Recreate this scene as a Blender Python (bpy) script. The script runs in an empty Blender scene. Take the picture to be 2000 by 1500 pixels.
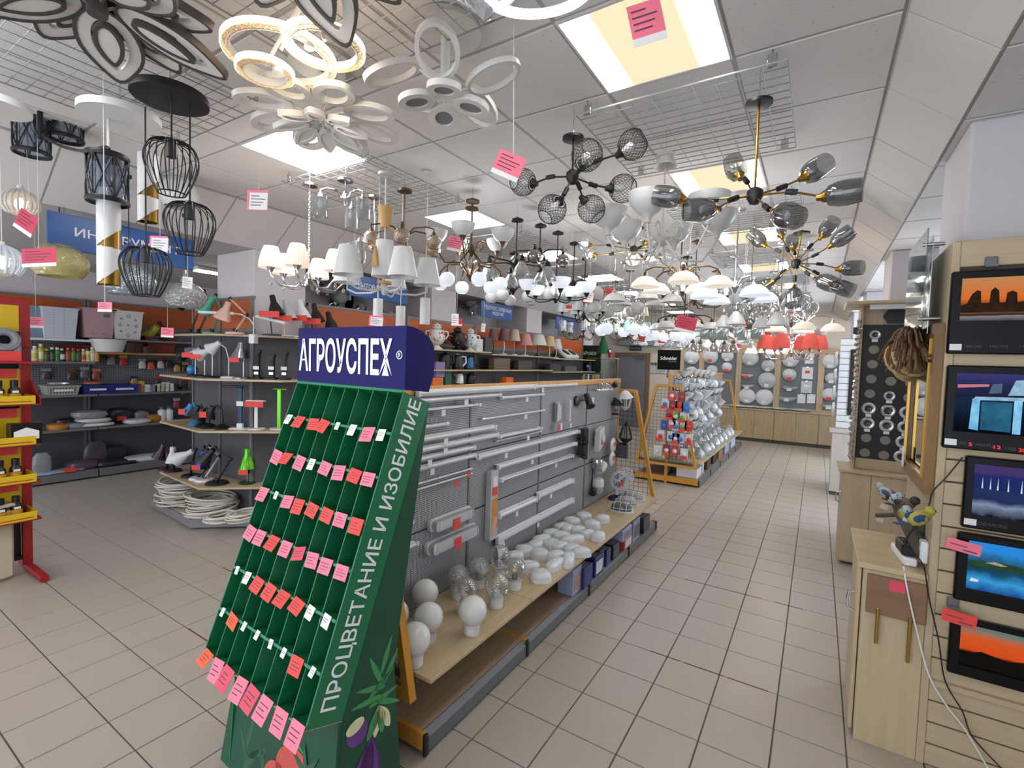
import bpy, math, random
from mathutils import Vector, Matrix, Euler
PI = math.pi
random.seed(7)
SC = bpy.context.scene
COL = SC.collection
R = math.radians

# ---------------------------------------------------------------- camera
CAM_H = 1.79
FPX = 949.0                       # focal length in pixels of the 2000 x 1500 frame
RW = Matrix(((0.8455, -0.0509, 0.5315), (0.5325, 0.0233, -0.8461), (0.0307, 0.9984, 0.0468)))
def _cdir(px, py): return Vector(((px - 1000) / FPX, -(py - 750) / FPX, -1.0))
_vy = _cdir(1597, 724).normalized()
_vx = -_cdir(-512, 658); _vx = (_vx - _vy * _vx.dot(_vy)).normalized()
_vz = _vx.cross(_vy)
RW = Matrix((_vx, _vy, _vz))
CAM = Vector((0, 0, CAM_H))
cam_d = bpy.data.cameras.new('camera'); cam_o = bpy.data.objects.new('camera', cam_d)
COL.objects.link(cam_o); SC.camera = cam_o
cam_d.sensor_width = 36.0; cam_d.lens = FPX / 2000 * 36.0
cam_d.clip_start = 0.02; cam_d.clip_end = 200
cam_o.matrix_world = Matrix.Translation(CAM) @ RW.to_4x4()
def _ray(px, py): return RW @ _cdir(px, py)
def onz(px, py, z=0.0): r = _ray(px, py); return CAM + r * ((z - CAM_H) / r.z)
def ony(px, py, y): r = _ray(px, py); return CAM + r * (y / r.y)
def onx(px, py, x): r = _ray(px, py); return CAM + r * (x / r.x)

# ---------------------------------------------------------------- world, daylight, exposure
W = bpy.data.worlds.new('daylight'); SC.world = W; W.use_nodes = True
W.node_tree.nodes['Background'].inputs[0].default_value = (0.80, 0.89, 1.0, 1)
W.node_tree.nodes['Background'].inputs[1].default_value = 1.0
def area_light(name, loc, rot, sx, sy, power, col):
    l = bpy.data.lights.new(name, 'AREA'); l.shape = 'RECTANGLE'; l.size = sx; l.size_y = sy
    l.energy = power; l.color = col
    o = bpy.data.objects.new(name, l); COL.objects.link(o); o.location = loc; o.rotation_euler = rot
    return o
# daylight through the windows of the right-hand wall
area_light('window_daylight', (2.35, 6.6, 1.75), (0, R(90), 0), 1.7, 1.8, 75, (0.80, 0.90, 1.0))
area_light('window_daylight', (2.35, 10.4, 1.75), (0, R(90), 0), 1.7, 2.6, 120, (0.80, 0.90, 1.0))
# added soft frontal fill behind the photographer; no shop front is modelled
area_light('added_front_fill', (-3.6, -2.3, 1.7), (R(90), 0, 0), 9.0, 2.6, 130, (0.92, 0.96, 1.0))
SC.view_settings.view_transform = 'Standard'; SC.view_settings.look = 'None'
SC.view_settings.gamma = 1.0; SC.view_settings.exposure = 0.18
SC.view_settings.use_curve_mapping = False
SC.cycles.caustics_reflective = False; SC.cycles.caustics_refractive = False
SC.cycles.max_bounces = 7; SC.cycles.diffuse_bounces = 3; SC.cycles.glossy_bounces = 3
SC.cycles.transparent_max_bounces = 12; SC.cycles.sample_clamp_indirect = 6.0

# ---------------------------------------------------------------- materials
def lin(c):
    c = c / 255.0
    return c / 12.92 if c <= 0.04045 else ((c + 0.055) / 1.055) ** 2.4
def rgb(c):
    if isinstance(c, str): c = tuple(int(c[i:i + 2], 16) for i in (0, 2, 4))
    return (lin(c[0]), lin(c[1]), lin(c[2]), 1.0)
MATS = {}
def mat(key, c, rough=0.5, metal=0.0, var=0.08, scale=6.0, bump=0.0, bscale=60.0, spec=0.5, coat=0.0, sub=0.0):
    """plain procedural surface: base colour with slight noise, optional fine bump"""
    if key in MATS: return MATS[key]
    m = bpy.data.materials.new(key); m.use_nodes = True; MATS[key] = m
    nt = m.node_tree; b = nt.nodes['Principled BSDF']
    b.inputs['Roughness'].default_value = rough; b.inputs['Metallic'].default_value = metal
    b.inputs['Specular IOR Level'].default_value = spec
    if coat: b.inputs['Coat Weight'].default_value = coat; b.inputs['Coat Roughness'].default_value = 0.15
    base = rgb(c)
    tc = nt.nodes.new('ShaderNodeTexCoord')
    if var > 0:
        n = nt.nodes.new('ShaderNodeTexNoise'); n.inputs['Scale'].default_value = scale; n.inputs['Detail'].default_value = 3
        nt.links.new(tc.outputs['Object'], n.inputs['Vector'])
        mx = nt.nodes.new('ShaderNodeMix'); mx.data_type = 'RGBA'
        mx.inputs[6].default_value = tuple(base[i] * (1 - var) for i in range(3)) + (1,)
        mx.inputs[7].default_value = tuple(min(1, base[i] * (1 + var)) for i in range(3)) + (1,)
        nt.links.new(n.outputs['Fac'], mx.inputs[0]); nt.links.new(mx.outputs[2], b.inputs['Base Color'])
    else: b.inputs['Base Color'].default_value = base
    if bump > 0:
        n2 = nt.nodes.new('ShaderNodeTexNoise'); n2.inputs['Scale'].default_value = bscale
        nt.links.new(tc.outputs['Object'], n2.inputs['Vector'])
        bp = nt.nodes.new('ShaderNodeBump'); bp.inputs['Strength'].default_value = bump; bp.inputs['Distance'].default_value = 0.01
        nt.links.new(n2.outputs['Fac'], bp.inputs['Height']); nt.links.new(bp.outputs['Normal'], b.inputs['Normal'])
    return m
def emis(key, c, strength=1.0, c2=None, scale=3.0):
    if key in MATS: return MATS[key]
    m = bpy.data.materials.new(key); m.use_nodes = True; MATS[key] = m
    nt = m.node_tree; nt.nodes.clear()
    o = nt.nodes.new('ShaderNodeOutputMaterial'); e = nt.nodes.new('ShaderNodeEmission')
    e.inputs[0].default_value = rgb(c); e.inputs[1].default_value = strength
    if c2:
        n = nt.nodes.new('ShaderNodeTexNoise'); n.inputs['Scale'].default_value = scale
        tc = nt.nodes.new('ShaderNodeTexCoord'); nt.links.new(tc.outputs['Object'], n.inputs['Vector'])
        mx = nt.nodes.new('ShaderNodeMix'); mx.data_type = 'RGBA'; mx.inputs[6].default_value = rgb(c); mx.inputs[7].default_value = rgb(c2)
        nt.links.new(n.outputs['Fac'], mx.inputs[0]); nt.links.new(mx.outputs[2], e.inputs[0])
    nt.links.new(e.outputs[0], o.inputs[0]); return m
def glow(key, c, strength, mixc='ffffff', rough=0.4):
    """a lit translucent shade: diffuse surface that also gives off light"""
    if key in MATS: return MATS[key]
    m = mat(key, mixc, rough, var=0.0); b = m.node_tree.nodes['Principled BSDF']
    b.inputs['Emission Color'].default_value = rgb(c); b.inputs['Emission Strength'].default_value = strength
    return m
def glass(key, tint='ffffff', opac=0.08, rough=0.03, refl=1.0, bump=0.0, bscale=30.0, body=None, bodyw=0.0):
    """thin glass: tinted see-through mixed with a fresnel reflection"""
    if key in MATS: return MATS[key]
    m = bpy.data.materials.new(key); m.use_nodes = True; MATS[key] = m
    nt = m.node_tree; nt.nodes.clear()
    o = nt.nodes.new('ShaderNodeOutputMaterial'); t = nt.nodes.new('ShaderNodeBsdfTransparent'); g = nt.nodes.new('ShaderNodeBsdfGlossy')
    t.inputs[0].default_value = rgb(tint); g.inputs['Roughness'].default_value = rough
    lw = nt.nodes.new('ShaderNodeLayerWeight'); lw.inputs[0].default_value = 0.35
    mp = nt.nodes.new('ShaderNodeMapRange'); mp.inputs[3].default_value = opac; mp.inputs[4].default_value = min(1.0, opac + 0.75 * refl)
    nt.links.new(lw.outputs['Facing'], mp.inputs[0])
    mx = nt.nodes.new('ShaderNodeMixShader'); nt.links.new(mp.outputs[0], mx.inputs[0])
    src = t.outputs[0]
    if body:
        d = nt.nodes.new('ShaderNodeBsdfDiffuse'); d.inputs[0].default_value = rgb(body)
        m2 = nt.nodes.new('ShaderNodeMixShader'); m2.inputs[0].default_value = bodyw
        nt.links.new(t.outputs[0], m2.inputs[1]); nt.links.new(d.outputs[0], m2.inputs[2]); src = m2.outputs[0]
    nt.links.new(src, mx.inputs[1]); nt.links.new(g.outputs[0], mx.inputs[2]); nt.links.new(mx.outputs[0], o.inputs[0])
    if bump:
        tc = nt.nodes.new('ShaderNodeTexCoord'); n = nt.nodes.new('ShaderNodeTexNoise'); n.inputs['Scale'].default_value = bscale
        nt.links.new(tc.outputs['Object'], n.inputs['Vector'])
        bp = nt.nodes.new('ShaderNodeBump'); bp.inputs['Strength'].default_value = bump; bp.inputs['Distance'].default_value = 0.02
        nt.links.new(n.outputs['Fac'], bp.inputs['Height']); nt.links.new(bp.outputs[0], g.inputs['Normal']); nt.links.new(bp.outputs[0], lw.inputs['Normal'])
    return m
def wood(key, c1, c2, rough=0.45, axis='X', scale=3.0):
    """laminate board: long soft grain bands along an axis"""
    if key in MATS: return MATS[key]
    m = bpy.data.materials.new(key); m.use_nodes = True; MATS[key] = m
    nt = m.node_tree; b = nt.nodes['Principled BSDF']; b.inputs['Roughness'].default_value = rough
    tc = nt.nodes.new('ShaderNodeTexCoord'); mp = nt.nodes.new('ShaderNodeMapping')
    s = {'X': (0.6, 9, 9), 'Y': (9, 0.6, 9), 'Z': (9, 9, 0.6)}[axis]
    mp.inputs['Scale'].default_value = s
    n = nt.nodes.new('ShaderNodeTexNoise'); n.inputs['Scale'].default_value = scale; n.inputs['Detail'].default_value = 5; n.inputs['Distortion'].default_value = 0.6
    nt.links.new(tc.outputs['Object'], mp.inputs[0]); nt.links.new(mp.outputs[0], n.inputs['Vector'])
    rp = nt.nodes.new('ShaderNodeValToRGB'); rp.color_ramp.elements[0].position = 0.3; rp.color_ramp.elements[1].position = 0.75
    rp.color_ramp.elements[0].color = rgb(c1); rp.color_ramp.elements[1].color = rgb(c2)
    nt.links.new(n.outputs['Fac'], rp.inputs[0]); nt.links.new(rp.outputs[0], b.inputs['Base Color'])
    return m
def perf(key, c, hole, pu, pv, fu, fv, au=1, av=2, rough=0.5, metal=0.0, soft=0.0):
    """perforated sheet: regular rows of holes (pitch pu x pv, open share fu x fv) on axes au, av"""
    if key in MATS: return MATS[key]
    m = bpy.data.materials.new(key); m.use_nodes = True; MATS[key] = m
    nt = m.node_tree; b = nt.nodes['Principled BSDF']; b.inputs['Roughness'].default_value = rough; b.inputs['Metallic'].default_value = metal
    tc = nt.nodes.new('ShaderNodeTexCoord'); sp = nt.nodes.new('ShaderNodeSeparateXYZ'); nt.links.new(tc.outputs['Object'], sp.inputs[0])
    def band(ax, p, f):
        d = nt.nodes.new('ShaderNodeMath'); d.operation = 'DIVIDE'; d.inputs[1].default_value = p; nt.links.new(sp.outputs[ax], d.inputs[0])
        fr = nt.nodes.new('ShaderNodeMath'); fr.operation = 'FRACT'; nt.links.new(d.outputs[0], fr.inputs[0])
        g = nt.nodes.new('ShaderNodeMath'); g.operation = 'LESS_THAN'; g.inputs[1].default_value = f; nt.links.new(fr.outputs[0], g.inputs[0]); return g
    a = band(au, pu, fu); c_ = band(av, pv, fv)
    mu = nt.nodes.new('ShaderNodeMath'); mu.operation = 'MULTIPLY'; nt.links.new(a.outputs[0], mu.inputs[0]); nt.links.new(c_.outputs[0], mu.inputs[1])
    mx = nt.nodes.new('ShaderNodeMix'); mx.data_type = 'RGBA'; mx.inputs[6].default_value = rgb(c); mx.inputs[7].default_value = rgb(hole)
    nt.links.new(mu.outputs[0], mx.inputs[0]); nt.links.new(mx.outputs[2], b.inputs['Base Color']); return m

# ---------------------------------------------------------------- mesh builder
class B:
    def __init__(s): s.v = []; s.f = []
    def add(s, vs, fs, M=None):
        o = len(s.v)
        s.v += [tuple(M @ Vector(p)) for p in vs] if M is not None else [tuple(p) for p in vs]
        s.f += [tuple(i + o for i in f) for f in fs]; return s
    def box(s, x0, x1, y0, y1, z0, z1, M=None):
        return s.add([(x0, y0, z0), (x1, y0, z0), (x1, y1, z0), (x0, y1, z0), (x0, y0, z1), (x1, y0, z1), (x1, y1, z1), (x0, y1, z1)],
                     [(3, 2, 1, 0), (4, 5, 6, 7), (0, 1, 5, 4), (1, 2, 6, 5), (2, 3, 7, 6), (3, 0, 4, 7)], M)
    def cbox(s, x0, x1, y0, y1, z0, z1, c=0.004, M=None):
        """box with chamfered edges"""
        c = min(c, (x1 - x0) * .45, (y1 - y0) * .45, (z1 - z0) * .45)
        P = {}; vs = []
        for i, x in enumerate((x0, x1)):
            for j, y in enumerate((y0, y1)):
                for k, z in enumerate((z0, z1)):
                    sx = c if i == 0 else -c; sy = c if j == 0 else -c; sz = c if k == 0 else -c
                    for a, p in enumerate(((x, y + sy, z + sz), (x + sx, y, z + sz), (x + sx, y + sy, z))):
                        P[(i, j, k, a)] = len(vs); vs.append(p)
        q = lambda i, j, k, a: P[(i, j, k, a)]
        fs = [[q(0, 0, 0, 0), q(0, 0, 1, 0), q(0, 1, 1, 0), q(0, 1, 0, 0)], [q(1, 0, 0, 0), q(1, 1, 0, 0), q(1, 1, 1, 0), q(1, 0, 1, 0)],
              [q(0, 0, 0, 1), q(1, 0, 0, 1), q(1, 0, 1, 1), q(0, 0, 1, 1)], [q(0, 1, 0, 1), q(0, 1, 1, 1), q(1, 1, 1, 1), q(1, 1, 0, 1)],
              [q(0, 0, 0, 2), q(0, 1, 0, 2), q(1, 1, 0, 2), q(1, 0, 0, 2)], [q(0, 0, 1, 2), q(1, 0, 1, 2), q(1, 1, 1, 2), q(0, 1, 1, 2)]]
        for i in (0, 1):
            for j in (0, 1):
                fs.append([q(i, j, 0, 0), q(i, j, 1, 0), q(i, j, 1, 1), q(i, j, 0, 1)])
                fs.append([q(i, 0, j, 0), q(i, 1, j, 0), q(i, 1, j, 2), q(i, 0, j, 2)])
                fs.append([q(0, i, j, 1), q(1, i, j, 1), q(1, i, j, 2), q(0, i, j, 2)])
                for k in (0, 1): fs.append([q(i, j, k, 0), q(i, j, k, 1), q(i, j, k, 2)])
        return s.add(vs, fs, M)
    def prism(s, poly, z0, z1, M=None):
        n = len(poly)
        return s.add([(x, y, z0) for x, y in poly] + [(x, y, z1) for x, y in poly],
                     [tuple(range(n - 1, -1, -1)), tuple(range(n, 2 * n))] + [(i, (i + 1) % n, n + (i + 1) % n, n + i) for i in range(n)], M)
    def lathe(s, prof, n=16, M=None, a0=0.0, a1=2 * PI, close=True):
        full = abs(a1 - a0 - 2 * PI) < 1e-6; m = n if full else n + 1
        vs = []; fs = []
        for r, z in prof:
            for i in range(m):
                a = a0 + (a1 - a0) * i / n; vs.append((r * math.cos(a), r * math.sin(a), z))
        for k in range(len(prof) - 1):
            for i in range(n):
                j = (i + 1) % m if full else i + 1
                fs.append((k * m + i, k * m + j, (k + 1) * m + j, (k + 1) * m + i))
        if close and full:
            if prof[0][0] > 1e-5: fs.append(tuple(range(m - 1, -1, -1)))
            if prof[-1][0] > 1e-5: fs.append(tuple((len(prof) - 1) * m + i for i in range(m)))
        return s.add(vs, fs, M)
    def cyl(s, p0, p1, r0, r1=None, n=10):
        p0 = Vector(p0); p1 = Vector(p1); d = p1 - p0; L = d.length
        if L < 1e-6: return s
        M = Matrix.Translation(p0) @ d.to_track_quat('Z', 'Y').to_matrix().to_4x4()
        return s.lathe([(r0, 0), (r0 if r1 is None else r1, L)], n, M)
    def tube(s, pts, r, n=6, closed=False):
        pts = [Vector(p) for p in pts]; N = len(pts); vs = []; fs = []
        rr = r if isinstance(r, (list, tuple)) else [r] * N
        up = None
        for i, p in enumerate(pts):
            a = pts[i - 1] if (i > 0 or closed) else p; b = pts[(i + 1) % N] if (i < N - 1 or closed) else p
            t = (b - a)
            t = t.normalized() if t.length > 1e-9 else Vector((0, 0, 1))
            if up is None: up = Vector((0, 0, 1)) if abs(t.z) < 0.9 else Vector((1, 0, 0))
            x = t.cross(up)
            if x.length < 1e-4: x = t.orthogonal()
            x.normalize(); y = x.cross(t).normalized(); up = y
            for k in range(n):
                an = 2 * PI * k / n; vs.append(p + x * (rr[i] * math.cos(an)) + y * (rr[i] * math.sin(an)))
        for i in range(N if closed else N - 1):
            j = (i + 1) % N
            for k in range(n): fs.append((i * n + k, j * n + k, j * n + (k + 1) % n, i * n + (k + 1) % n))
        if not closed: fs.append(tuple(range(n))); fs.append(tuple((N - 1) * n + k for k in range(n - 1, -1, -1)))
        return s.add(vs, fs)
    def torus(s, Rr, r, M=None, n=24, m=6, sx=1.0, sy=1.0, rz=None):
        vs = []; fs = []; rz = rz or r
        for i in range(n):
            a = 2 * PI * i / n; c, q = math.cos(a), math.sin(a)
            for k in range(m):
                b = 2 * PI * k / m; rad = Rr + r * math.cos(b)
                vs.append((rad * c * sx, rad * q * sy, rz * math.sin(b)))
        for i in range(n):
            for k in range(m): fs.append((i * m + k, ((i + 1) % n) * m + k, ((i + 1) % n) * m + (k + 1) % m, i * m + (k + 1) % m))
        return s.add(vs, fs, M)
    def band(s, outer, inner, z0, z1, M=None):
        """flat ring between two outlines of the same count"""
        n = len(outer); vs = [(x, y, z0) for x, y in outer] + [(x, y, z0) for x, y in inner] + [(x, y, z1) for x, y in outer] + [(x, y, z1) for x, y in inner]
        fs = []
        for i in range(n):
            j = (i + 1) % n
            fs += [(i, n + i, n + j, j), (2 * n + i, 2 * n + j, 3 * n + j, 3 * n + i), (i, j, 2 * n + j, 2 * n + i), (n + j, n + i, 3 * n + i, 3 * n + j)]
        return s.add(vs, fs, M)
    def sphere(s, c, r, n=14, m=8, sz=1.0, M=None):
        pr = [(max(r * math.sin(PI * k / m), 1e-6), -r * sz * math.cos(PI * k / m)) for k in range(m + 1)]
        T = Matrix.Translation(c)
        return s.lathe(pr, n, (M @ T) if M is not None else T)
    def quad(s, a, b, c, d): return s.add([a, b, c, d], [(0, 1, 2, 3)])
def mesh(name, b, m, smooth=True, ang=38):
    me = bpy.data.meshes.new(name); me.from_pydata(b.v, [], b.f)
    if m: me.materials.append(m)
    if smooth:
        me.polygons.foreach_set('use_smooth', [True] * len(me.polygons)); me.set_sharp_from_angle(angle=R(ang))
    return me
def O(name, b, m, parent=None, loc=None, rot=None, smooth=True, label=None, kind=None):
    """one mesh object; b is a builder or ready mesh data"""
    me = mesh(name, b, m, smooth) if isinstance(b, B) else b
    o = bpy.data.objects.new(name, me); COL.objects.link(o)
    if parent is not None: o.parent = parent
    if loc is not None: o.location = loc
    if rot is not None: o.rotation_euler = rot
    if label: o['label'] = label
    if kind: o['kind'] = kind
    return o
def T(name, label, cat, loc=(0, 0, 0), rz=0.0, group=None, rot=None):
    o = bpy.data.objects.new(name, None); COL.objects.link(o); o.empty_display_size = 0.05
    o.location = loc; o.rotation_euler = rot if rot else (0, 0, rz)
    o['label'] = label; o['category'] = cat
    if group: o['group'] = group
    return o
def tag(o, label, cat, group=None):
    o['label'] = label; o['category'] = cat
    if group: o['group'] = group
    return o
def S(name, b, m, parent=None, **k):
    o = O(name, b, m, parent, **k)
    if parent is None: o['kind'] = 'structure'
    return o
KIDS = {}
def copy_tree(o, loc=None, rz=None, label=None, rot=None, group=None, scale=None, parent=None):
    c = o.copy(); COL.objects.link(c)
    if parent is not None: c.parent = parent
    for ch in o.children: copy_tree(ch, parent=c)
    if loc is not None: c.location = loc
    if rz is not None: c.rotation_euler = (0, 0, rz)
    if rot is not None: c.rotation_euler = rot
    if scale is not None: c.scale = (scale,) * 3
    if label: c['label'] = label
    if group: c['group'] = group
    return c
def RX(a): return Matrix.Rotation(a, 4, 'X')
def RY(a): return Matrix.Rotation(a, 4, 'Y')
def RZ(a): return Matrix.Rotation(a, 4, 'Z')
def TR(*p): return Matrix.Translation(p if len(p) == 3 else p[0])
def text_mesh(s, size=0.1, ext=0.0, bold=0.0, align='LEFT', sx=1.0):
    """flat lettering as mesh data in its own XY plane"""
    cu = bpy.data.curves.new('lettering', 'FONT'); cu.body = s; cu.size = size; cu.extrude = ext; cu.offset = bold
    cu.align_x = align; cu.align_y = 'CENTER'; cu.resolution_u = 3
    ob = bpy.data.objects.new('lettering', cu); COL.objects.link(ob)
    bpy.context.view_layer.update()
    me = bpy.data.meshes.new_from_object(ob.evaluated_get(bpy.context.evaluated_depsgraph_get()))
    bpy.data.objects.remove(ob); bpy.data.curves.remove(cu)
    if sx != 1.0:
        for v in me.vertices: v.co.x *= sx
    return me
def text_fit(s, w, h, m, bold=0.0, ext=0.0):
    """lettering scaled to fill w x h, centred on its origin"""
    me = text_mesh(s, 0.1, ext, bold)
    xs = [v.co.x for v in me.vertices]; ys = [v.co.y for v in me.vertices]
    x0, x1, y0, y1 = min(xs), max(xs), min(ys), max(ys)
    for v in me.vertices:
        v.co.x = (v.co.x - (x0 + x1) / 2) * w / (x1 - x0); v.co.y = (v.co.y - (y0 + y1) / 2) * h / (y1 - y0)
    me.materials.clear(); me.materials.append(m); me.name = 'lettering'
    return me

# shared palette
ORDW = ['first', 'second', 'third', 'fourth', 'fifth', 'sixth', 'seventh', 'eighth', 'ninth', 'tenth', 'eleventh', 'twelfth', 'thirteenth', 'fourteenth']
WHITE = mat('white_paint', 'd6d3d3', 0.5, var=0.04)
WHITEP = mat('white_plastic', 'dfe1e4', 0.35, var=0.02)
BLACKP = mat('black_plastic', '17171a', 0.4, var=0.1)
BLACKM = mat('black_metal', '1b1b1e', 0.45, metal=0.3, var=0.1)
CHROME = mat('chrome', 'd0d2d6', 0.12, metal=1.0, var=0.03)
STEEL = mat('grey_steel', '6f7073', 0.45, metal=0.4, var=0.06)
DGREY = mat('dark_grey_panel', '4a4b50', 0.55, var=0.06)
GOLD = mat('brass', 'b08a45', 0.25, metal=1.0, var=0.1)
BEECH = wood('beech_laminate', 'b39c79', 'c6b291', 0.4, 'Y')
BEECHX = wood('beech_laminate_cross', 'b39c79', 'c6b291', 0.4, 'X')
BEECHZ = wood('beech_laminate_upright', 'ad9878', 'c2af90', 0.4, 'Z')
YELLOW = wood('yellow_enamel', 'c98a2a', 'd39735', 0.4, 'Z')
REDT = mat('red_card', 'e2463f', 0.6, var=0.05)
PINKT = mat('pink_card', 'f2788e', 0.6, var=0.05)
CRIMT = mat('crimson_card', 'c23a55', 0.6, var=0.05)
CARD = mat('white_card', 'e6e6e6', 0.6, var=0.03)
INK = mat('dark_print', '55404a', 0.7, var=0.0)
STRING = mat('white_string', 'dcd8d2', 0.7, var=0.0)
# ================================================================ THE ROOM
TILE = mat('floor_tile', 'aaa196', 0.32, var=0.07, scale=2.5, spec=0.5)
GROUT = mat('grout', '5d5148', 0.8, var=0.1)
floor = S('floor', B().box(-9.0, 2.6, -2.4, 13.9, -0.05, -0.004), GROUT)
def tile_b(b, x, y):
    p = 0.3; g = 0.0024; c = 0.002
    x0, x1, y0, y1 = x + g, x + p - g, y + g, y + p - g
    return b.add([(x0, y0, -0.006), (x1, y0, -0.006), (x1, y1, -0.006), (x0, y1, -0.006), (x0 + c, y0 + c, 0), (x1 - c, y0 + c, 0), (x1 - c, y1 - c, 0), (x0 + c, y1 - c, 0)],
                 [(4, 5, 6, 7), (0, 1, 5, 4), (1, 2, 6, 5), (2, 3, 7, 6), (3, 0, 4, 7)])
def proj(p):
    c = RW.transposed() @ (Vector(p) - CAM)
    return (1000 + FPX * c.x / -c.z, 750 - FPX * c.y / -c.z, -c.z)
cand = []; rest = []
for i in range(-30, 9):
    for j in range(-8, 46):
        x, y = -0.094 + 0.3 * i, 0.005 + 0.3 * j
        if x < -8.9 or x > 2.3: continue
        hidden = (-2.5 < x < -1.5 and 1.5 < y < 5.1) or (-2.5 < x < -1.5 and 7.5 < y) or x > 0.3 or (x < -4.4 and y > 2.6 and x > -8) or x < -8.3 or (-1.95 < x < -1.45 and 0.9 < y < 1.5)
        q = proj((x + .15, y + .15, 0))
        if q[2] > 0.3 and -60 < q[0] < 2060 and q[1] < 1600 and not hidden: cand.append((-q[2], x, y))
        else: rest.append((x, y))
cand.sort(reverse=True)
tile_me = mesh('floor_tile', tile_b(B(), 0, 0), TILE, smooth=False)
for d, x, y in cand[:295]: O('floor_tile', tile_me, None, floor, loc=(x, y, 0))
bb = B()
for x, y in rest + [(x, y) for d, x, y in cand[295:]]: tile_b(bb, x, y)
O('floor_tiles_far', bb, TILE, floor, smooth=False, kind='stuff')
WORN = mat('worn_joint', '6d2f2c', 0.7, var=0.3, scale=30)
for x0, x1, y in [(-0.80, -0.62, 3.005), (-0.59, -0.37, 3.005), (-0.35, -0.14, 3.005), (-0.86, -0.28, 4.205), (-0.19, 0.0, 4.205), (-3.35, -3.1, 1.505), (-4.1, -3.85, 2.105)]:
    O('joint_strip', B().box(x0, x1, y - 0.004, y + 0.004, -0.004, 0.0012), WORN, floor)

# suspended ceiling of 0.6 m panels
def ceil_mat():
    m = mat('ceiling_panel', 'dddbdb', 0.9, var=0.05, scale=3.0, bump=0.25, bscale=120)
    nt = m.node_tree; b = nt.nodes['Principled BSDF']; src = b.inputs['Base Color'].links[0].from_socket
    tc = nt.nodes['Texture Coordinate']; v = nt.nodes.new('ShaderNodeTexVoronoi'); v.inputs['Scale'].default_value = 22
    nt.links.new(tc.outputs['Object'], v.inputs['Vector'])
    l = nt.nodes.new('ShaderNodeMath'); l.operation = 'LESS_THAN'; l.inputs[1].default_value = 0.09; nt.links.new(v.outputs['Distance'], l.inputs[0])
    mu = nt.nodes.new('ShaderNodeMath'); mu.operation = 'MULTIPLY'; mu.inputs[1].default_value = 0.35; nt.links.new(l.outputs[0], mu.inputs[0])
    mx = nt.nodes.new('ShaderNodeMix'); mx.data_type = 'RGBA'; mx.inputs[7].default_value = rgb('5c5a58')
    nt.links.new(mu.outputs[0], mx.inputs[0]); nt.links.new(src, mx.inputs[6]); nt.links.new(mx.outputs[2], b.inputs['Base Color'])
    return m
CEIL = ceil_mat()
BAR = mat('ceiling_bar', 'b4b1b0', 0.7, var=0.04)
ceiling = S('ceiling', B().box(-4.56, 0.23, -2.4, 13.9, 3.206, 3.26), BAR)
XL = [-4.55, -4.0, -3.4, -2.8, -2.2, -1.6, -1.0, -0.4, 0.222]
LIGHTS = {}
YP = 0.605; Y0 = 1.84
pan_cache = {}
def panel_me(w, h):
    k = (round(w, 3), round(h, 3))
    if k not in pan_cache:
        g = 0.011
        pan_cache[k] = mesh('ceiling_panel', B().cbox(g, w - g, g, h - g, 0.002, 0.012, 0.002), CEIL, smooth=False)
    return pan_cache[k]
for j in range(-7, 20):
    for i in range(8):
        y = Y0 + YP * j
        if j % 3 == 0 and i in (2, 6) and y > -1: LIGHTS[(i, j)] = (XL[i], y); continue
        O('ceiling_panel', panel_me(XL[i + 1] - XL[i], YP), None, ceiling, loc=(XL[i], y, 3.198))
# recessed light panels: warm prismatic sheet with two brighter tube strips
def troffer_mat(strip):
    m = bpy.data.materials.new('light_diffuser_' + ('strip' if strip else 'plain')); m.use_nodes = True; nt = m.node_tree; nt.nodes.clear()
    o = nt.nodes.new('ShaderNodeOutputMaterial'); e = nt.nodes.new('ShaderNodeEmission'); nt.links.new(e.outputs[0], o.inputs[0])
    tc = nt.nodes.new('ShaderNodeTexCoord'); sp = nt.nodes.new('ShaderNodeSeparateXYZ'); nt.links.new(tc.outputs['Object'], sp.inputs[0])
    a = nt.nodes.new('ShaderNodeMath'); a.operation = 'SUBTRACT'; a.inputs[1].default_value = 0.30; nt.links.new(sp.outputs[0], a.inputs[0])
    ab = nt.nodes.new('ShaderNodeMath'); ab.operation = 'ABSOLUTE'; nt.links.new(a.outputs[0], ab.inputs[0])
    mr = nt.nodes.new('ShaderNodeMapRange'); mr.interpolation_type = 'SMOOTHSTEP'; mr.inputs[1].default_value = 0.15; mr.inputs[2].default_value = 0.27
    mr.inputs[3].default_value = 0.0; mr.inputs[4].default_value = 1.0; nt.links.new(ab.outputs[0], mr.inputs[0])
    mx = nt.nodes.new('ShaderNodeMix'); mx.data_type = 'RGBA'
    mx.inputs[6].default_value = (0.95, 0.84, 0.56, 1) if strip else (0.97, 0.98, 1, 1); mx.inputs[7].default_value = (1, 0.99, 0.95, 1)
    st = nt.nodes.new('ShaderNodeMapRange'); st.inputs[3].default_value = 0.92 if strip else 11.0; st.inputs[4].default_value = 30.0 if strip else 13.0
    nt.links.new(mr.outputs[0], st.inputs[0]); nt.links.new(mr.outputs[0], mx.inputs[0])
    nt.links.new(mx.outputs[2], e.inputs[0]); nt.links.new(st.outputs[0], e.inputs[1]); return m
TROF_S = troffer_mat(True); TROF_P = troffer_mat(False)
WHERE = {0: 'nearest', 3: 'second', 6: 'third', 9: 'fourth', 12: 'fifth', 15: 'sixth', 18: 'farthest'}
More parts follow.
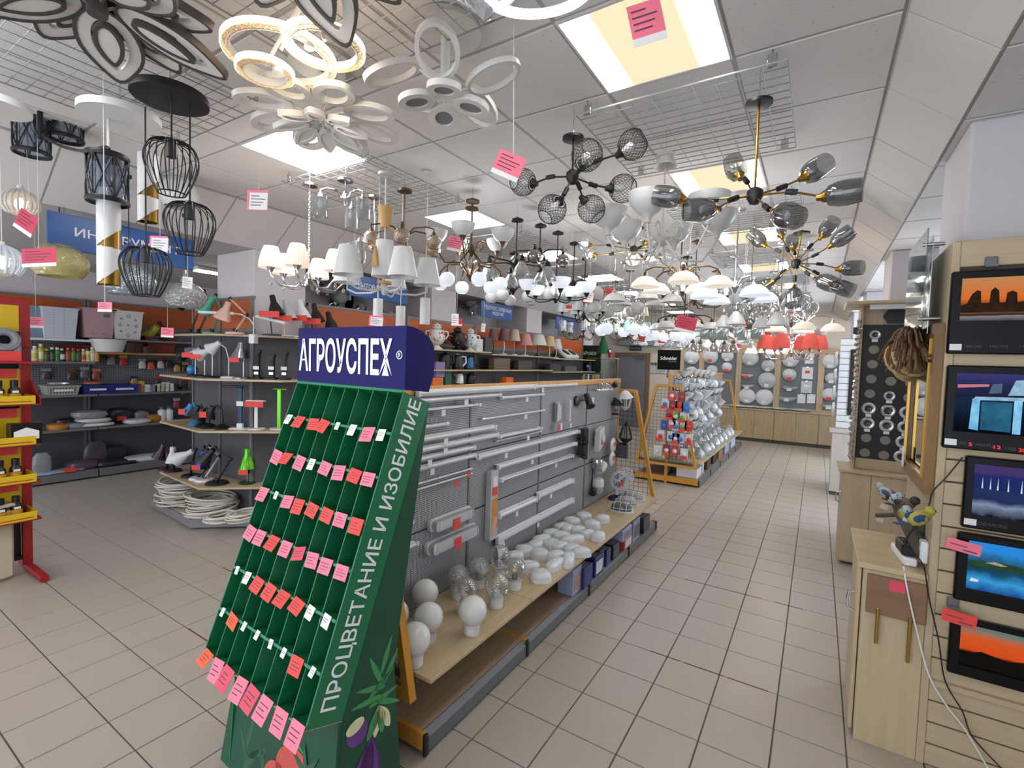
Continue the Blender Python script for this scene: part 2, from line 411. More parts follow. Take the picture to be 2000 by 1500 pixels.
for (i, j), (x, y) in LIGHTS.items():
    side = 'right' if i == 6 else 'left'
    t = T('ceiling_light', f'square recessed ceiling light, {WHERE.get(j, "overhead")} of the {side} hand row' if j >= 0 else f'square recessed ceiling light of the {side} hand row overhead', 'ceiling light', (x, y, 3.198), group='recessed light panels in the ceiling')
    w = XL[i + 1] - XL[i]; o_ = [(0, 0), (w, 0), (w, YP), (0, YP)]; q = 0.012
    O('frame', B().band(o_, [(q, q), (w - q, q), (w - q, YP - q), (q, YP - q)], -0.004, 0.012), WHITE, t)
    O('diffuser', B().box(q, w - q, q, YP - q, 0.0, 0.008), TROF_S if i == 6 else TROF_P, t, smooth=False)

# sloping panelled soffits on both sides
def soffit(name, xa, za, xb, zb, y0, y1, m):
    d = Vector((xb - xa, 0, zb - za)); L = d.length; u = d.normalized(); n = Vector((-u.z, 0, u.x))
    if n.z < 0: n = -n
    s = S(name, B().add([(xa, y0, za), (xb, y0, zb), (xb, y1, zb), (xa, y1, za)] + [tuple(Vector(p) + n * 0.03) for p in ((xa, y0, za), (xb, y0, zb), (xb, y1, zb), (xa, y1, za))],
                         [(0, 1, 2, 3), (4, 7, 6, 5), (0, 4, 5, 1), (2, 6, 7, 3), (1, 5, 6, 2), (3, 7, 4, 0)]), BAR, smooth=False)
    y = y0
    k = 0
    while y < y1 - 0.1:
        g = 0.008; h = min(YP, y1 - y)
        pts = []
        for off in (-0.006, 0.002):
            for (t, yy) in ((0.012, y + g), (L - 0.004, y + g), (L - 0.004, y + h - g), (0.012, y + h - g)):
                p = Vector((xa, yy, za)) + u * t + n * off; pts.append(tuple(p))
        O('soffit_panel', B().add(pts, [(0, 1, 2, 3), (0, 4, 5, 1), (1, 5, 6, 2), (2, 6, 7, 3), (3, 7, 4, 0)]), m, s, smooth=False)
        y += YP; k += 1
    return s
SOFM = mat('soffit_panel', 'd9d6d3', 0.85, var=0.05, scale=3)
SOFL = mat('soffit_panel_left', 'dbd6d7', 0.85, var=0.04, scale=2)
soffit('ceiling_soffit', 0.222, 3.2, 0.505, 2.967, Y0 - 7 * YP, 13.75, SOFM)
soffit('ceiling_soffit', -4.55, 3.2, -5.0, 2.868, Y0 - 7 * YP, 13.75, SOFL)
low_r = S('ceiling', B().box(0.50, 2.6, -2.4, 13.9, 2.975, 3.26), BAR)
for j in range(-7, 20):
    for i, (xa, xb) in enumerate(((0.505, 1.105), (1.105, 1.705), (1.705, 2.5))):
        O('ceiling_panel', panel_me(xb - xa, YP), None, low_r, loc=(xa, Y0 + YP * j, 2.967))
S('ceiling', B().box(-9.0, -4.99, -2.4, 13.9, 2.872, 3.26), mat('painted_ceiling', 'bdb8b9', 0.85, var=0.03))
S('ceiling', B().box(-9.0, 2.6, -2.4, 13.9, 3.262, 3.3), BAR)

# annex strip lights; the two out of frame are added to brighten the left
for k, (x, y) in enumerate(((-6.9, -.4), (-6.75, 3.45), (-8.1, -.4))):
    u = 1 if k == 1 else 2.4
    t = T('strip_light', f'{["nearest", "farther", "innermost added unseen"][k]} strip light on the low annex ceiling', 'ceiling light', (x, y, 2.87), 0, group='strip lights in the annex')
    O('housing', B().cbox(-.09, .09, -.35 * u, .35 * u, -.045, 0, .006), WHITE, t); O('diffuser', B().cbox(-.07, .07, -.33 * u, .33 * u, -.062, -.045, .006), emis('strip_diffuser', 'f4f6ff', 16.0), t)
# walls
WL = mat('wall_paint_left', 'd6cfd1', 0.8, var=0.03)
WBK = mat('wall_paint_back', 'd8cebf', 0.8, var=0.03)
WRT = mat('wall_paint_right', 'cbc6cc', 0.7, var=0.02)
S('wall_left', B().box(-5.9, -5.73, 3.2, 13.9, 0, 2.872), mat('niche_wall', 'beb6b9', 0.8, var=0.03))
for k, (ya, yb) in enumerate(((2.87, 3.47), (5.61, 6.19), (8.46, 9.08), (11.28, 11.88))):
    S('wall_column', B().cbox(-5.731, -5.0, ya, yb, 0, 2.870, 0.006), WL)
S('wall_left_annex', B().box(-9.0, -8.86, -2.4, 4.8, 0, 2.872), WL)
S('wall_annex_end', B().box(-8.87, -5.73, 4.6, 4.75, 0, 2.872), WL)
S('wall_back', B().box(-5.9, 2.6, 13.75, 13.9, 0, 3.25), WBK)
# right wall with two window openings
b = B()
b.box(2.5, 2.6, -2.4, 5.7, 0, 2.97); b.box(2.5, 2.6, 7.5, 9.1, 0, 2.97); b.box(2.5, 2.6, 11.7, 13.8, 0, 2.97)
for ya, yb in ((5.7, 7.5), (9.1, 11.7)): b.box(2.5, 2.6, ya, yb, 0, 0.9); b.box(2.5, 2.6, ya, yb, 2.6, 2.97)
S('wall_right', b, WRT, smooth=False)
for n, (ya, yb) in enumerate(((5.7, 7.5), (9.1, 11.7))):
    w = S(f'window_{n + 1}', B().band([(0, 0), (yb - ya, 0), (yb - ya, 1.7), (0, 1.7)], [(.06, .06), (yb - ya - .06, .06), (yb - ya - .06, 1.64), (.06, 1.64)], -0.03, 0.03,
          Matrix(((0, 0, 1, 2.55), (1, 0, 0, ya), (0, 1, 0, 0.9), (0, 0, 0, 1)))), WHITEP)
    O('mullion', B().box(2.53, 2.57, (ya + yb) / 2 - .03, (ya + yb) / 2 + .03, .95, 2.55), WHITEP, w)
for ya, yb in ((3.06, 3.62), (5.93, 6.5), (8.8, 9.4), (11.7, 12.3)):
    S('wall_pillar', B().cbox(0.543, 1.16, ya, yb, 0, 2.968, 0.012), WRT)
# door in the back wall
FR = wood('door_frame_wood', '7a5a3e', '8d6b4c', 0.5, 'Z')
d0 = S('door_1', B().box(-4.96, -4.10, 13.70, 13.74, 0.0, 2.06), mat('door_grey', '7a7c82', 0.4, var=0.05, scale=1.5))
b = B(); b.box(-5.04, -4.96, 13.67, 13.75, 0, 2.14); b.box(-4.10, -4.02, 13.67, 13.75, 0, 2.14); b.box(-4.96, -4.10, 13.67, 13.75, 2.06, 2.14)
O('door_frame', b, FR, d0)
O('door_handle', B().cyl((-4.17, 13.66, 1.0), (-4.17, 13.70, 1.0), 0.015).cyl((-4.17, 13.66, 1.0), (-4.29, 13.66, 1.0), 0.01), CHROME, d0)
O('door_closer', B().cbox(-4.42, -4.14, 13.64, 13.70, 1.96, 2.02, .005), STEEL, d0)
# ================================================================ THE LONG GONDOLA
GX = -1.89
MESHY = perf('mesh_panel', 'aaabaf', '1d1e21', 0.0115, 0.0115, 0.58, 0.58, 1, 2, 0.5)
KICK = mat('grey_kick_plate', '6d6f74', 0.4, metal=0.3, var=0.08, scale=8)
LOWB = wood('brown_board', '9c8369', 'ae957a', 0.5, 'Y')
def trapezoid_grid(parent, cx, y, front=True, zt=1.515, zb=0.28):
    """yellow trapezoid frame filled with dark wire"""
    tw, bw = 0.20, 0.46
    corners = [(cx - bw, zb), (cx + bw, zb), (cx + tw, zt), (cx - tw, zt)]
    M = Matrix(((1, 0, 0, 0), (0, 0, 1, y), (0, 1, 0, 0), (0, 0, 0, 1)))
    i_ = [(cx - bw + .045, zb + .035), (cx + bw - .045, zb + .035), (cx + tw - .034, zt - .035), (cx - tw + .034, zt - .035)]
    fr = O('grid_frame', B().band(corners, i_, -0.02, 0.02, M), YELLOW, parent, smooth=False)
    b = B(); r = 0.0018
    z = zb + 0.05
    while z < zt - 0.03:
        t = (z - zb) / (zt - zb); h = bw + (tw - bw) * t - 0.03
        b.cyl((cx - h, y, z), (cx + h, y, z), r, n=4); z += 0.052
    x = -0.416
    while x < 0.43:
        ze = zt - 0.03 if abs(x) < tw - .03 else zb + (bw - .03 - abs(x)) / (bw - tw) * (zt - zb)
        if ze > zb + 0.1: b.cyl((cx + x, y + .003, zb + .03), (cx + x, y + .003, ze), r, n=4)
        x += 0.052
    O('wire_grid', b, BLACKM, parent, smooth=False)
    return fr
def gondola(label, x_c, ys, front=0.49, zs=0.345, top=1.62, both=True):
    g = T('gondola_shelf', label, 'shelving', (0, 0, 0), group='metal gondola shelving in the hall')
    y0, y1 = ys[0], ys[-1]
    xf = x_c + front; xb = x_c - front
    zrows = ((0.13, 0.36), (0.362, 0.80), (0.802, 1.19), (1.192, top - 0.02))
    for a, c in zip(ys[:-1], ys[1:]):
        for za, zb in zrows:
            O('mesh_panel', B().cbox(x_c - .015, x_c + .015, a + .012, c - .012, za + .003, zb - .003, .003), MESHY, g, smooth=False)
        for sx in (1, -1):
            xe = xf if sx > 0 else xb
            poly = [(0.0, 0.018), (0.0, 0.082), (0.028, 0.105), (0.034, 0.105), (0.034, 0.018)]
            pts = [((xe - sx * p), z) for p, z in poly]
            M = Matrix(((1, 0, 0, 0), (0, 0, 1, 0), (0, 1, 0, 0), (0, 0, 0, 1)))
            O('kick_plate', B().prism(pts, a + .012, c - .012, M), KICK, g, smooth=False)
            O('base_board', B().box(min(xe - sx * .034, x_c + sx * .015), max(xe - sx * .034, x_c + sx * .015), a + .01, c - .01, .095, .11), LOWB, g, smooth=False)
    for k, y in enumerate(ys):
        O('upright', B().cbox(x_c - .02, x_c + .02, y - .012, y + .012, 0.0, top, .003), YELLOW if k in (0, len(ys) - 1) else STEEL, g, smooth=False)
        for sx in (1, -1):
            xe = xf if sx > 0 else xb
            lo, hi = min(x_c + sx * .02, xe), max(x_c + sx * .02, xe)
            O('base_bracket', B().cbox(lo, hi - (.012 if sx > 0 else 0), y - .012, y + .012, .03, .112, .002), YELLOW, g, smooth=False)
            O('end_cap', B().cbox(xe - .008, xe + .008, y - .013, y + .013, .01, .108, .003), BLACKP, g)
            lo2, hi2 = sorted((x_c + sx * .016, x_c + sx * (front - .06)))
            O('shelf_bracket', B().prism([(lo2, zs - .07 if sx > 0 else zs - .02), (hi2, zs - .02 if sx > 0 else zs - .07), (hi2, zs), (lo2, zs)], y - .003, y + .003, Matrix(((1, 0, 0, 0), (0, 0, 1, 0), (0, 1, 0, 0), (0, 0, 0, 1)))), STEEL, g, smooth=False)
    for a, c in ((y0, ys[1]), (ys[1], ys[-2]), (ys[-2], y1)):
        O('shelf_board', B().cbox(x_c + .016, xf + .02, a + .002, c - .002, zs, zs + .02, .002), BEECH, g, smooth=False)
        O('shelf_board', B().cbox(xb - .02, x_c - .016, a + .002, c - .002, zs, zs + .02, .002), BEECH, g, smooth=False)
    O('top_rail', B().cbox(x_c - .028, x_c + .028, y0 - .01, y1 + .01, top - .035, top + .012, .004), YELLOW, g, smooth=False)
    trapezoid_grid(g, x_c, y0 - .055); trapezoid_grid(g, x_c, y1 + .055)
    return g
gondola('long grey mesh gondola with yellow top rail and beech shelf', GX, [1.60, 2.50, 3.44, 4.365, 5.265])
FX = GX + 0.017          # front face of the mesh panels
SZ = 0.366               # top of the beech shelf

# ---- linear lamps hooked on the mesh
LEDM = mat('lamp_diffuser', 'd9dade', 0.35, var=0.03)
def small_tag(parent, x, y, z, w, h, m=CARD, face='X', tilt=0.0):
    b = B().box(0, 0.0015, -w / 2, w / 2, -h, 0) if face == 'X' else B().box(-w / 2, w / 2, -0.0015, 0, -h, 0)
    o = O('price_tag', b, m, parent, loc=(x, y, z), rot=(tilt if face == 'X' else 0, 0 if face == 'X' else tilt, 0), smooth=False)
    return o
def linear_lamp(px0, py0, px1, py1, th, kind, label, tagat=None, tagm=CARD):
    a = onx(px0, py0, FX + .02); c = onx(px1, py1, FX + .02); z = (a.z + c.z) / 2
    ym = (a.y + c.y) / 2; dep = 0.531 * 1.87 + 0.846 * ym; h = th / FPX * dep
    y0, y1 = a.y, c.y
    t = T('linear_lamp', label, 'lamp', (FX, y0, z), group='white linear lamps hooked on the mesh wall')
    L = y1 - y0
    if kind == 'tube':
        O('tube', B().cyl((.018, .02, 0), (.018, L - .02, 0), h / 2, n=10), LEDM, t)
        for e in (0, L - .03): O('end_socket', B().cyl((.018, e, 0), (.018, e + .03, 0), h * .62, n=10), WHITEP, t)
    elif kind == 'open':
        O('body', B().cbox(0.0, .022, 0, L, -h * .35, h * .35, .003), WHITEP, t)
        O('tube', B().cyl((.036, .03, 0), (.036, L - .03, 0), max(.008, h * .3), n=10), LEDM, t)
        for e in (0, L - .025): O('end_socket', B().cbox(0.0, .05, e, e + .025, -h * .5, h * .5, .003), WHITEP, t)
    else:
        O('body', B().cbox(0.0, .02, 0, L, -h / 2, h / 2, .003), WHITEP, t)
        q = h * .42
        O('diffuser', B().prism([(.02, -q), (.036, -q * .8), (.042, 0), (.036, q * .8), (.02, q)], .02, L - .02, Matrix(((1, 0, 0, 0), (0, 0, 1, 0), (0, 1, 0, 0), (0, 0, 0, 1)))), LEDM, t)
        for e in (0, L - .02): O('end_cap', B().cbox(0.0, .044, e, e + .02, -h / 2, h / 2, .004), WHITEP, t)
    O('hook', B().tube([(0, L * .5, h * .8), (.03, L * .5, h * .8), (.03, L * .5, h * .3)], .0015, 4), CHROME, t)
    if tagat is not None: small_tag(t, .047, L * tagat, -h * .35, .035, .035, tagm)
    return t
N_, F_ = 'near mesh panel', 'middle mesh panels'
for a in [
    (812, 768, 1042, 756, 12, 'box', 'widest white linear lamp right under the yellow gondola rail', None),
    (1045, 757, 1126, 749.5, 6, 'tube', 'thin white tube lamp under the far half of the yellow rail', .1),
    (815, 782, 975, 772, 9, 'box', 'white linear lamp in the second row below the yellow rail', .5),
    (979, 776, 1062, 771, 6, 'tube', 'short white tube lamp right of the second row lamp', .5),
    (812, 802, 934, 790, 7, 'open', 'open white tube lamp third from top beside the green stand', .35),
    (942, 819, 1064, 801, 4, 'tube', 'thin slanting white tube lamp in the middle of the mesh wall', .6),
    (805, 838, 876, 827, 7, 'tube', 'short white tube lamp fourth from top beside the green stand', None),
    (795, 863, 966, 834, 11, 'box', 'upper of the two longest white batten lamps on the near mesh', .35),
    (790, 884, 970, 850, 11, 'box', 'lower of the two longest white batten lamps on the near mesh', .35),
    (971, 854, 1055, 835, 6, 'open', 'short open white lamp above the thinnest tube', None),
    (970, 862, 1058, 842, 2.6, 'tube', 'thinnest white tube on the middle mesh', .6),
    (930, 895, 1130, 842, 9, 'box', 'very long white lamp reaching to the black floodlights', .2),
    (785, 906, 925, 871, 10, 'box', 'white batten lamp sixth row beside the green stand', .3),
    (780, 927, 926, 887, 10, 'box', 'white batten lamp seventh row beside the green stand', .35),
    (970, 912, 1124, 867, 9, 'box', 'white lamp with a dark square end below the longest one', .35),
    (974, 938, 1116, 890, 7, 'open', 'white open lamp starting behind the hanging package', .7),
    (770, 955, 922, 918, 4, 'tube', 'upper bare white tube with red price card', .9),
    (768, 969, 922, 926, 4, 'tube', 'lower bare white tube with red price card', .72),
    (752, 1038, 804, 1016, 9, 'box', 'upper short batten end beside the lettered green strip', None),
    (752, 1088, 814, 1058, 10, 'box', 'lower short batten end beside the lettered green strip', None),
    (972, 1006, 1046, 976, 12, 'box', 'near half of the grey white flat lamp above the bulkheads', .4),
    (1048, 970, 1118, 938, 12, 'box', 'far half of the grey white flat lamp above the bulkheads', .3),
    (968, 1054, 1118, 978, 14, 'box', 'lowest wide bluish white lamp just above the bulkheads', .45)]:
    red = 'red price' in a[6]
    linear_lamp(*a, tagm=REDT if red else CARD)
# two bulky emergency lamps
CLEARP = glass('clear_cover', 'f4f6f8', 0.12, 0.08, 0.8, body='e4e6e8', bodyw=0.35)
for px0, py0, px1, py1, h, lab in ((842, 1028, 922, 1000, .036, 'upper emergency lamp with clear ribbed cover'), (836, 1072, 931, 1034, .040, 'lower emergency lamp with clear ribbed cover and rounded ends')):
    a = onx(px0, py0, FX + .03); c = onx(px1, py1, FX + .03); L = c.y - a.y
    t = T('emergency_lamp', lab, 'lamp', (FX, a.y, (a.z + c.z) / 2), group='emergency lamps on the mesh wall')
    def rr(L0, L1, hh, r, n=5):
        p = []
        for cx, cz, a0 in ((L1 - r, hh - r, 0), (L0 + r, hh - r, 90), (L0 + r, -hh + r, 180), (L1 - r, -hh + r, 270)):
            for k in range(n + 1): p.append((cx + r * math.cos(R(a0 + 90 * k / n)), cz + r * math.sin(R(a0 + 90 * k / n))))
        return p
    MX = Matrix(((0, 0, 1, 0), (1, 0, 0, 0), (0, 1, 0, 0), (0, 0, 0, 1)))
    O('base', B().prism(rr(0, L, h, h * .7), 0, .022, MX), WHITEP, t)
    O('reflector', B().prism(rr(.05, L - .05, h * .6, h * .2), .022, .026, MX), LEDM, t)
    cv = O('cover', B().prism(rr(.015, L - .015, h * .86, h * .6), .022, .06, MX), CLEARP, t)
    b = B()
    for k in range(6): b.box(.06, .0618, .05, L - .05, -h * .6 + h * 1.2 * k / 5 - .0016, -h * .6 + h * 1.2 * k / 5 + .0016)
    for yy in (.045, L - .05): b.box(.06, .062, yy, yy + .005, -h * .8, h * .8)
    O('ribs', b, LEDM, cv)
    small_tag(t, .064, L * .5, h * .35, .065, .07, REDT)
# hanging blister package with a hand holding a lamp pictured on it
t = T('hanging_package', 'tall narrow grey package with orange picture hung on mesh', 'package', onx(955, 985, FX))
O('box', B().cbox(0, .045, -.045, .045, -.24, .24, .003), mat('grey_print_card', 'b9bbc0', .5), t)
O('picture_panel', B().box(.0452, .046, -.03, .04, -.16, .05), mat('orange_print', 'c98b4a', .5, var=.5, scale=40), t)
O('hand_print', B().prism([(-.03, -.2), (.0, -.21), (.03, -.14), (.038, -.09), (.015, -.075), (-.01, -.12), (-.03, -.15)], .0462, .0468, Matrix(((0, 0, 1, 0), (1, 0, 0, 0), (0, 1, 0, 0), (0, 0, 0, 1)))), mat('skin_print', 'd8a78f', .6), t)
O('window_panel', B().box(.0452, .0475, -.025, .03, .12, .2), WHITEP, t)
small_tag(t, .049, .0, .13, .055, .06, REDT)
O('hanger', B().tube([(0, 0, .26), (.06, 0, .26), (.06, 0, .275)], .002, 4), CHROME, t)
# framed notice behind the globes
t = T('notice_card', 'small white notice in a dark red frame behind glass globes', 'notice', onz(937, 1082, SZ) + Vector((0, 0, 0)), rot=(0, R(-12), 0))
t.location.x = FX + .035; t.location.z = SZ + .02
O('frame', B().cbox(0, .006, -.06, .06, -.015, .15, .002), mat('dark_red_frame', '4a1a1f', .5), t); O('sheet', B().box(.0062, .007, -.05, .05, .0, .14), CARD, t)
O('print', B().box(.0071, .0074, -.035, .035, .085, .09).box(.0071, .0074, -.03, .03, .07, .074), INK, t)

# ---- globes on the shelf
OPAL = mat('opal_glass', 'dcdcdb', 0.25, var=0.02, spec=.6)
CLR = glass('clear_glass', 'eef1f2', 0.10, 0.03, 0.9, body='c9cdd0', bodyw=0.10)
CRK = glass('crackled_glass', 'e6e8ea', 0.16, 0.06, 0.9, bump=0.8, bscale=220, body='b6b8ba', bodyw=0.22)
def globe_proto(kind):
    t = T('globe_lamp', 'x', 'lamp', (0, 0, 0), group='globe lamps on the beech shelf')
    O('socket', B().lathe([(.040, 0), (.042, .004), (.042, .045), (.046, .058), (.036, .062), (.0, .062)], 20), WHITEP, t)
    c = .122
    if kind == 'opal':
        O('globe', B().lathe([(.034, .056)] + [(.074 * math.sin(PI * k / 14), c - .074 * math.cos(PI * k / 14)) for k in range(3, 15)], 28), OPAL, t)
    elif kind == 'rib':
        pr = []
        for k in range(6, 61):
            r = .070 * math.sin(PI * k / 60) + (.0018 * math.cos(k * 2.1) if 12 < k < 50 else 0); pr.append((max(r, .0005), c - .076 * math.cos(PI * k / 60)))
        O('globe', B().lathe(pr, 28), CLR, t); O('bulb_holder', B().lathe([(.018, .06), (.02, .09), (.016, .10), (.0, .10)], 12), WHITEP, t)
    elif kind == 'tall':
        pr = []
        for k in range(0, 41):
            z = .058 + .14 * k / 40; r = .052 + .006 * math.sin(PI * k / 40) + .0016 * math.cos(k * 2.4)
            if k > 34: r *= math.sqrt(max(0, 1 - ((k - 34) / 6.2) ** 2))
            pr.append((max(r, .0005), z))
        O('globe', B().lathe(pr, 24), CLR, t); O('bulb_holder', B().lathe([(.018, .06), (.02, .09), (.016, .10), (.0, .10)], 12), WHITEP, t)
    else:
        O('globe', B().lathe([(.034, .056)] + [(.070 * math.sin(PI * k / 14), c - .070 * math.cos(PI * k / 14)) for k in range(3, 15)], 28), CRK if kind == 'crk' else CLR, t)
        O('bulb_holder', B().lathe([(.018, .06), (.02, .088), (.014, .098), (.0, .098)], 12), mat('socket_brown', '5b5048', .5), t)
    O('sticker', B().lathe([(.0425, .012), (.0425, .038)], 4, None, R(-40), R(10), close=False), CARD, t)
    return t
GP = {}
for kind, px, py, lab in (('opal', 830, 1158, 'white opal globe against the mesh, rearmost of the white ones'), ('opal', 770, 1200, 'white opal globe half hidden behind the yellow frame'),
                          ('opal', 837, 1206, 'white opal globe in the middle with a sticker on top'), ('opal', 810, 1248, 'white opal globe nearest the yellow frame and shelf front'),
                          ('opal', 923, 1192, 'white opal globe on a white socket standing alone by shelf edge'), ('crk', 894, 1126, 'crackled clear globe against the mesh left of the others'),
                          ('crk', 934, 1110, 'crackled clear globe in front of the framed notice'), ('tall', 976, 1088, 'tall ribbed jar shaped glass lamp at the back'),
                          ('rib', 908, 1154, 'ribbed clear globe just behind the lone white globe'), ('rib', 970, 1144, 'ribbed clear globe at the shelf joint'),
                          ('clr', 1006, 1112, 'smooth clear globe next to the white bulkheads')):
    p = onz(px, py, SZ + .122); p.z = SZ; p.x = max(p.x, FX + .09)
    if kind not in GP: GP[kind] = globe_proto(kind); o = GP[kind]; o.location = p; o['label'] = lab
    else: copy_tree(GP[kind], p, random.uniform(-1, 1), lab)
# ---- white bulkhead lamps
def bulk_proto(kind):
    t = T('bulkhead_lamp', 'x', 'lamp', (0, 0, 0), group='white bulkhead lamps on the beech shelf')
    a, c_ = (.076, .052) if kind == 'oval' else ((.07, .07) if kind == 'round' else (.115, .045))
    def el(s, n=20, e=2.6):
        return [(s * a * math.copysign(abs(math.cos(2 * PI * k / n)) ** (2 / e), math.cos(2 * PI * k / n)), s * c_ * math.copysign(abs(math.sin(2 * PI * k / n)) ** (2 / e), math.sin(2 * PI * k / n))) for k in range(n)]
    O('base', B().prism(el(1.0), 0, .02), WHITEP, t)
    b = B(); n = 20; rings = [(.97, .02), (.97, .034), (.90, .047), (.72, .056), (.4, .061)]
    vs = []; fs = []
    for s, z in rings: vs += [(x, y, z) for x, y in el(s)]
    for k in range(len(rings) - 1):
        for i in range(n): fs.append((k * n + i, k * n + (i + 1) % n, (k + 1) * n + (i + 1) % n, (k + 1) * n + i))
    fs.append(tuple((len(rings) - 1) * n + i for i in range(n)))
    b.add(vs, fs); O('cover', b, mat('bulkhead_cover', 'd3d8dd', .22, var=.02, spec=.6), t)
    O('price_tag', B().box(-.012, .012, -.008, .008, .0612, .0618), CARD, t)
    return t
BP = {k: None for k in ('oval', 'round', 'long')}
BK = [(790, 555, 'round'), (860, 500, 'long'), (735, 510, 'oval'), (655, 460, 'oval'), (698, 428, 'round'), (785, 448, 'round'), (865, 458, 'oval'), (925, 472, 'long'), (988, 440, 'oval'), (942, 425, 'oval'),
      (885, 412, 'oval'), (765, 405, 'oval'), (845, 400, 'round'), (760, 372, 'oval'), (805, 378, 'oval'), (945, 378, 'long'), (1070, 360, 'oval'), (1018, 350, 'oval'), (830, 345, 'oval'), (890, 360, 'oval'),
      (875, 312, 'oval'), (922, 327, 'oval'), (970, 332, 'oval'), (943, 288, 'round'), (1040, 302, 'round'), (1000, 262, 'round'), (1092, 276, 'oval')]
BROW = {0: [], 1: [], 2: []}
for q in BK:
    p = onz(740 + .4 * q[0], 900 + .4 * q[1] + 4, SZ + .02); BROW[0 if p.x > -1.55 else 1 if p.x > -1.69 else 2].append((p.y, q))
BLAB = {q: (ORDW[i], ['front', 'middle', 'back'][r]) for r, L in BROW.items() for i, (y, q) in enumerate(sorted(L))}
for k, (cx, cy, kind) in enumerate(BK):
    p = onz(740 + .4 * cx, 900 + .4 * cy + 4, SZ + .02); p.z = SZ; p.x = max(p.x, FX + .1)
    rz = random.uniform(-.5, .5) + (PI / 2 if kind == 'long' else 1.2)
    o_, r_ = BLAB[(cx, cy, kind)]; lab = f'white {kind} bulkhead lamp on the beech shelf, {o_} from the globes in the {r_} row'
    if BP[kind] is None: BP[kind] = bulk_proto(kind); o = BP[kind]; o.location = p; o.rotation_euler.z = rz; o['label'] = lab
    else: copy_tree(BP[kind], p, rz, lab)
# ---- caged bulkheads at the far shelf end
for k, (px, py) in enumerate(((1213, 998), (1224, 986), (1237, 975))):
    p = onz(px, py, SZ); p.z = SZ
    t = T('caged_lamp', ['nearest caged bulkhead lamp with dark glass, white wire guard', 'middle caged bulkhead lamp with grey glass dome', 'farthest caged bulkhead lamp with grey glass dome'][k], 'lamp', p, R(8), group='caged bulkhead lamps at the shelf end')
    def ov(s, n=20): return [(s * .115 * math.cos(2 * PI * i / n), s * .075 * math.sin(2 * PI * i / n)) for i in range(n)]
    O('base', B().prism(ov(1.05), 0, .015), WHITEP, t)
    b = B(); vs = []; fs = []; rg = [(.9, .015), (.88, .04), (.75, .065), (.45, .078)]
    for s, z in rg: vs += [(x, y, z) for x, y in ov(s)]
    for q in range(3):
        for i in range(20): fs.append((q * 20 + i, q * 20 + (i + 1) % 20, (q + 1) * 20 + (i + 1) % 20, (q + 1) * 20 + i))
    fs.append(tuple(60 + i for i in range(20))); b.add(vs, fs)
    O('glass_dome', b, mat('dark_dome' if k == 0 else 'grey_dome', '5c5f63' if k == 0 else 'a9adb1', .2, var=.05), t)
    b = B()
    for xx in (-.06, 0, .06):
        h = math.sqrt(max(0, 1 - (xx / .118) ** 2)) * .078
        b.tube([(xx, -h, .012), (xx, -h * .98, .045), (xx, -h * .6, .078), (xx, 0, .084), (xx, h * .6, .078), (xx, h * .98, .045), (xx, h, .012)], .0028, 5)
    b.tube([(-.118, 0, .012), (-.112, 0, .045), (-.07, 0, .08), (0, 0, .087), (.07, 0, .08), (.112, 0, .045), (.118, 0, .012)], .0028, 5)
    b.tube([(x * 1.02, y * 1.02, .04) for x, y in ov(.96)], .0028, 5, closed=True)
    O('wire_guard', b, WHITEP, t)
# ---- two desk fans
for px, py, blade, base, lab, sc, rz in ((1160, 966, '2f5f9c', '1b2350', 'small clip fan with blue blades on a navy base', 1.0, .9), (1205, 964, 'dfe3e6', 'd9dcdf', 'white desk fan with red card on its base', 1.05, .6)):
    p = onz(px, py, SZ); p.z = SZ; p.x = max(p.x, FX + .14)
    t = T('desk_fan', lab, 'fan', p, rz, group='desk fans at the shelf end')
    O('base', B().lathe([(.085, 0), (.088, .01), (.07, .03), (.03, .045), (.0, .048)], 20, Matrix.Diagonal((1.2, .85, 1, 1))), mat('fan_base_' + base, base, .15, var=.03), t)
    O('neck', B().tube([(0, 0, .04), (0, .015, .09), (0, .02, .15)], [.018, .014, .018], 8), WHITEP, t)
    Mh = TR(0, -.02, .205) @ RX(R(90))
    O('motor', B().lathe([(.02, -.05), (.032, -.045), (.032, 0.0), (.0, .01)], 14, Mh), WHITEP, t)
    b = B()
    for r_, z in ((.095, 0), (.095, .03), (.07, .042), (.045, .047), (.02, .05), (.07, -.012)): b.torus(r_, .0022 if r_ < .09 else .004, Mh @ TR(0, 0, z), 26, 5)
    for k in range(18):
        a = 2 * PI * k / 18; c, s = math.cos(a), math.sin(a)
        pts = [Mh @ Vector((r_ * c, r_ * s, z)) for r_, z in ((.02, .05), (.06, .045), (.095, .03), (.095, 0), (.06, -.014), (.03, -.02))]
        b.tube(pts, .0012, 4)
    O('guard', b, WHITEP, t)
    b = B()
    for k in range(3):
        a = 2 * PI * k / 3; pts = []
        for rr_, w, tw in ((.015, .25, .0), (.045, .55, .004), (.078, .5, .006)): pts += [(rr_ * math.cos(a - w), rr_ * math.sin(a - w), .012 - tw), (rr_ * math.cos(a + w), rr_ * math.sin(a + w), .018 + tw)]
        b.add(pts, [(0, 2, 3, 1), (2, 4, 5, 3)], Mh)
    O('blades', b, mat('fan_blade_' + blade, blade, .3), t)
    small_tag(t, 0, -.075, .2, .05, .045, REDT, 'Y') if blade != 'dfe3e6' else small_tag(t, 0.02, -.08, .06, .06, .04, REDT, 'Y', .2)
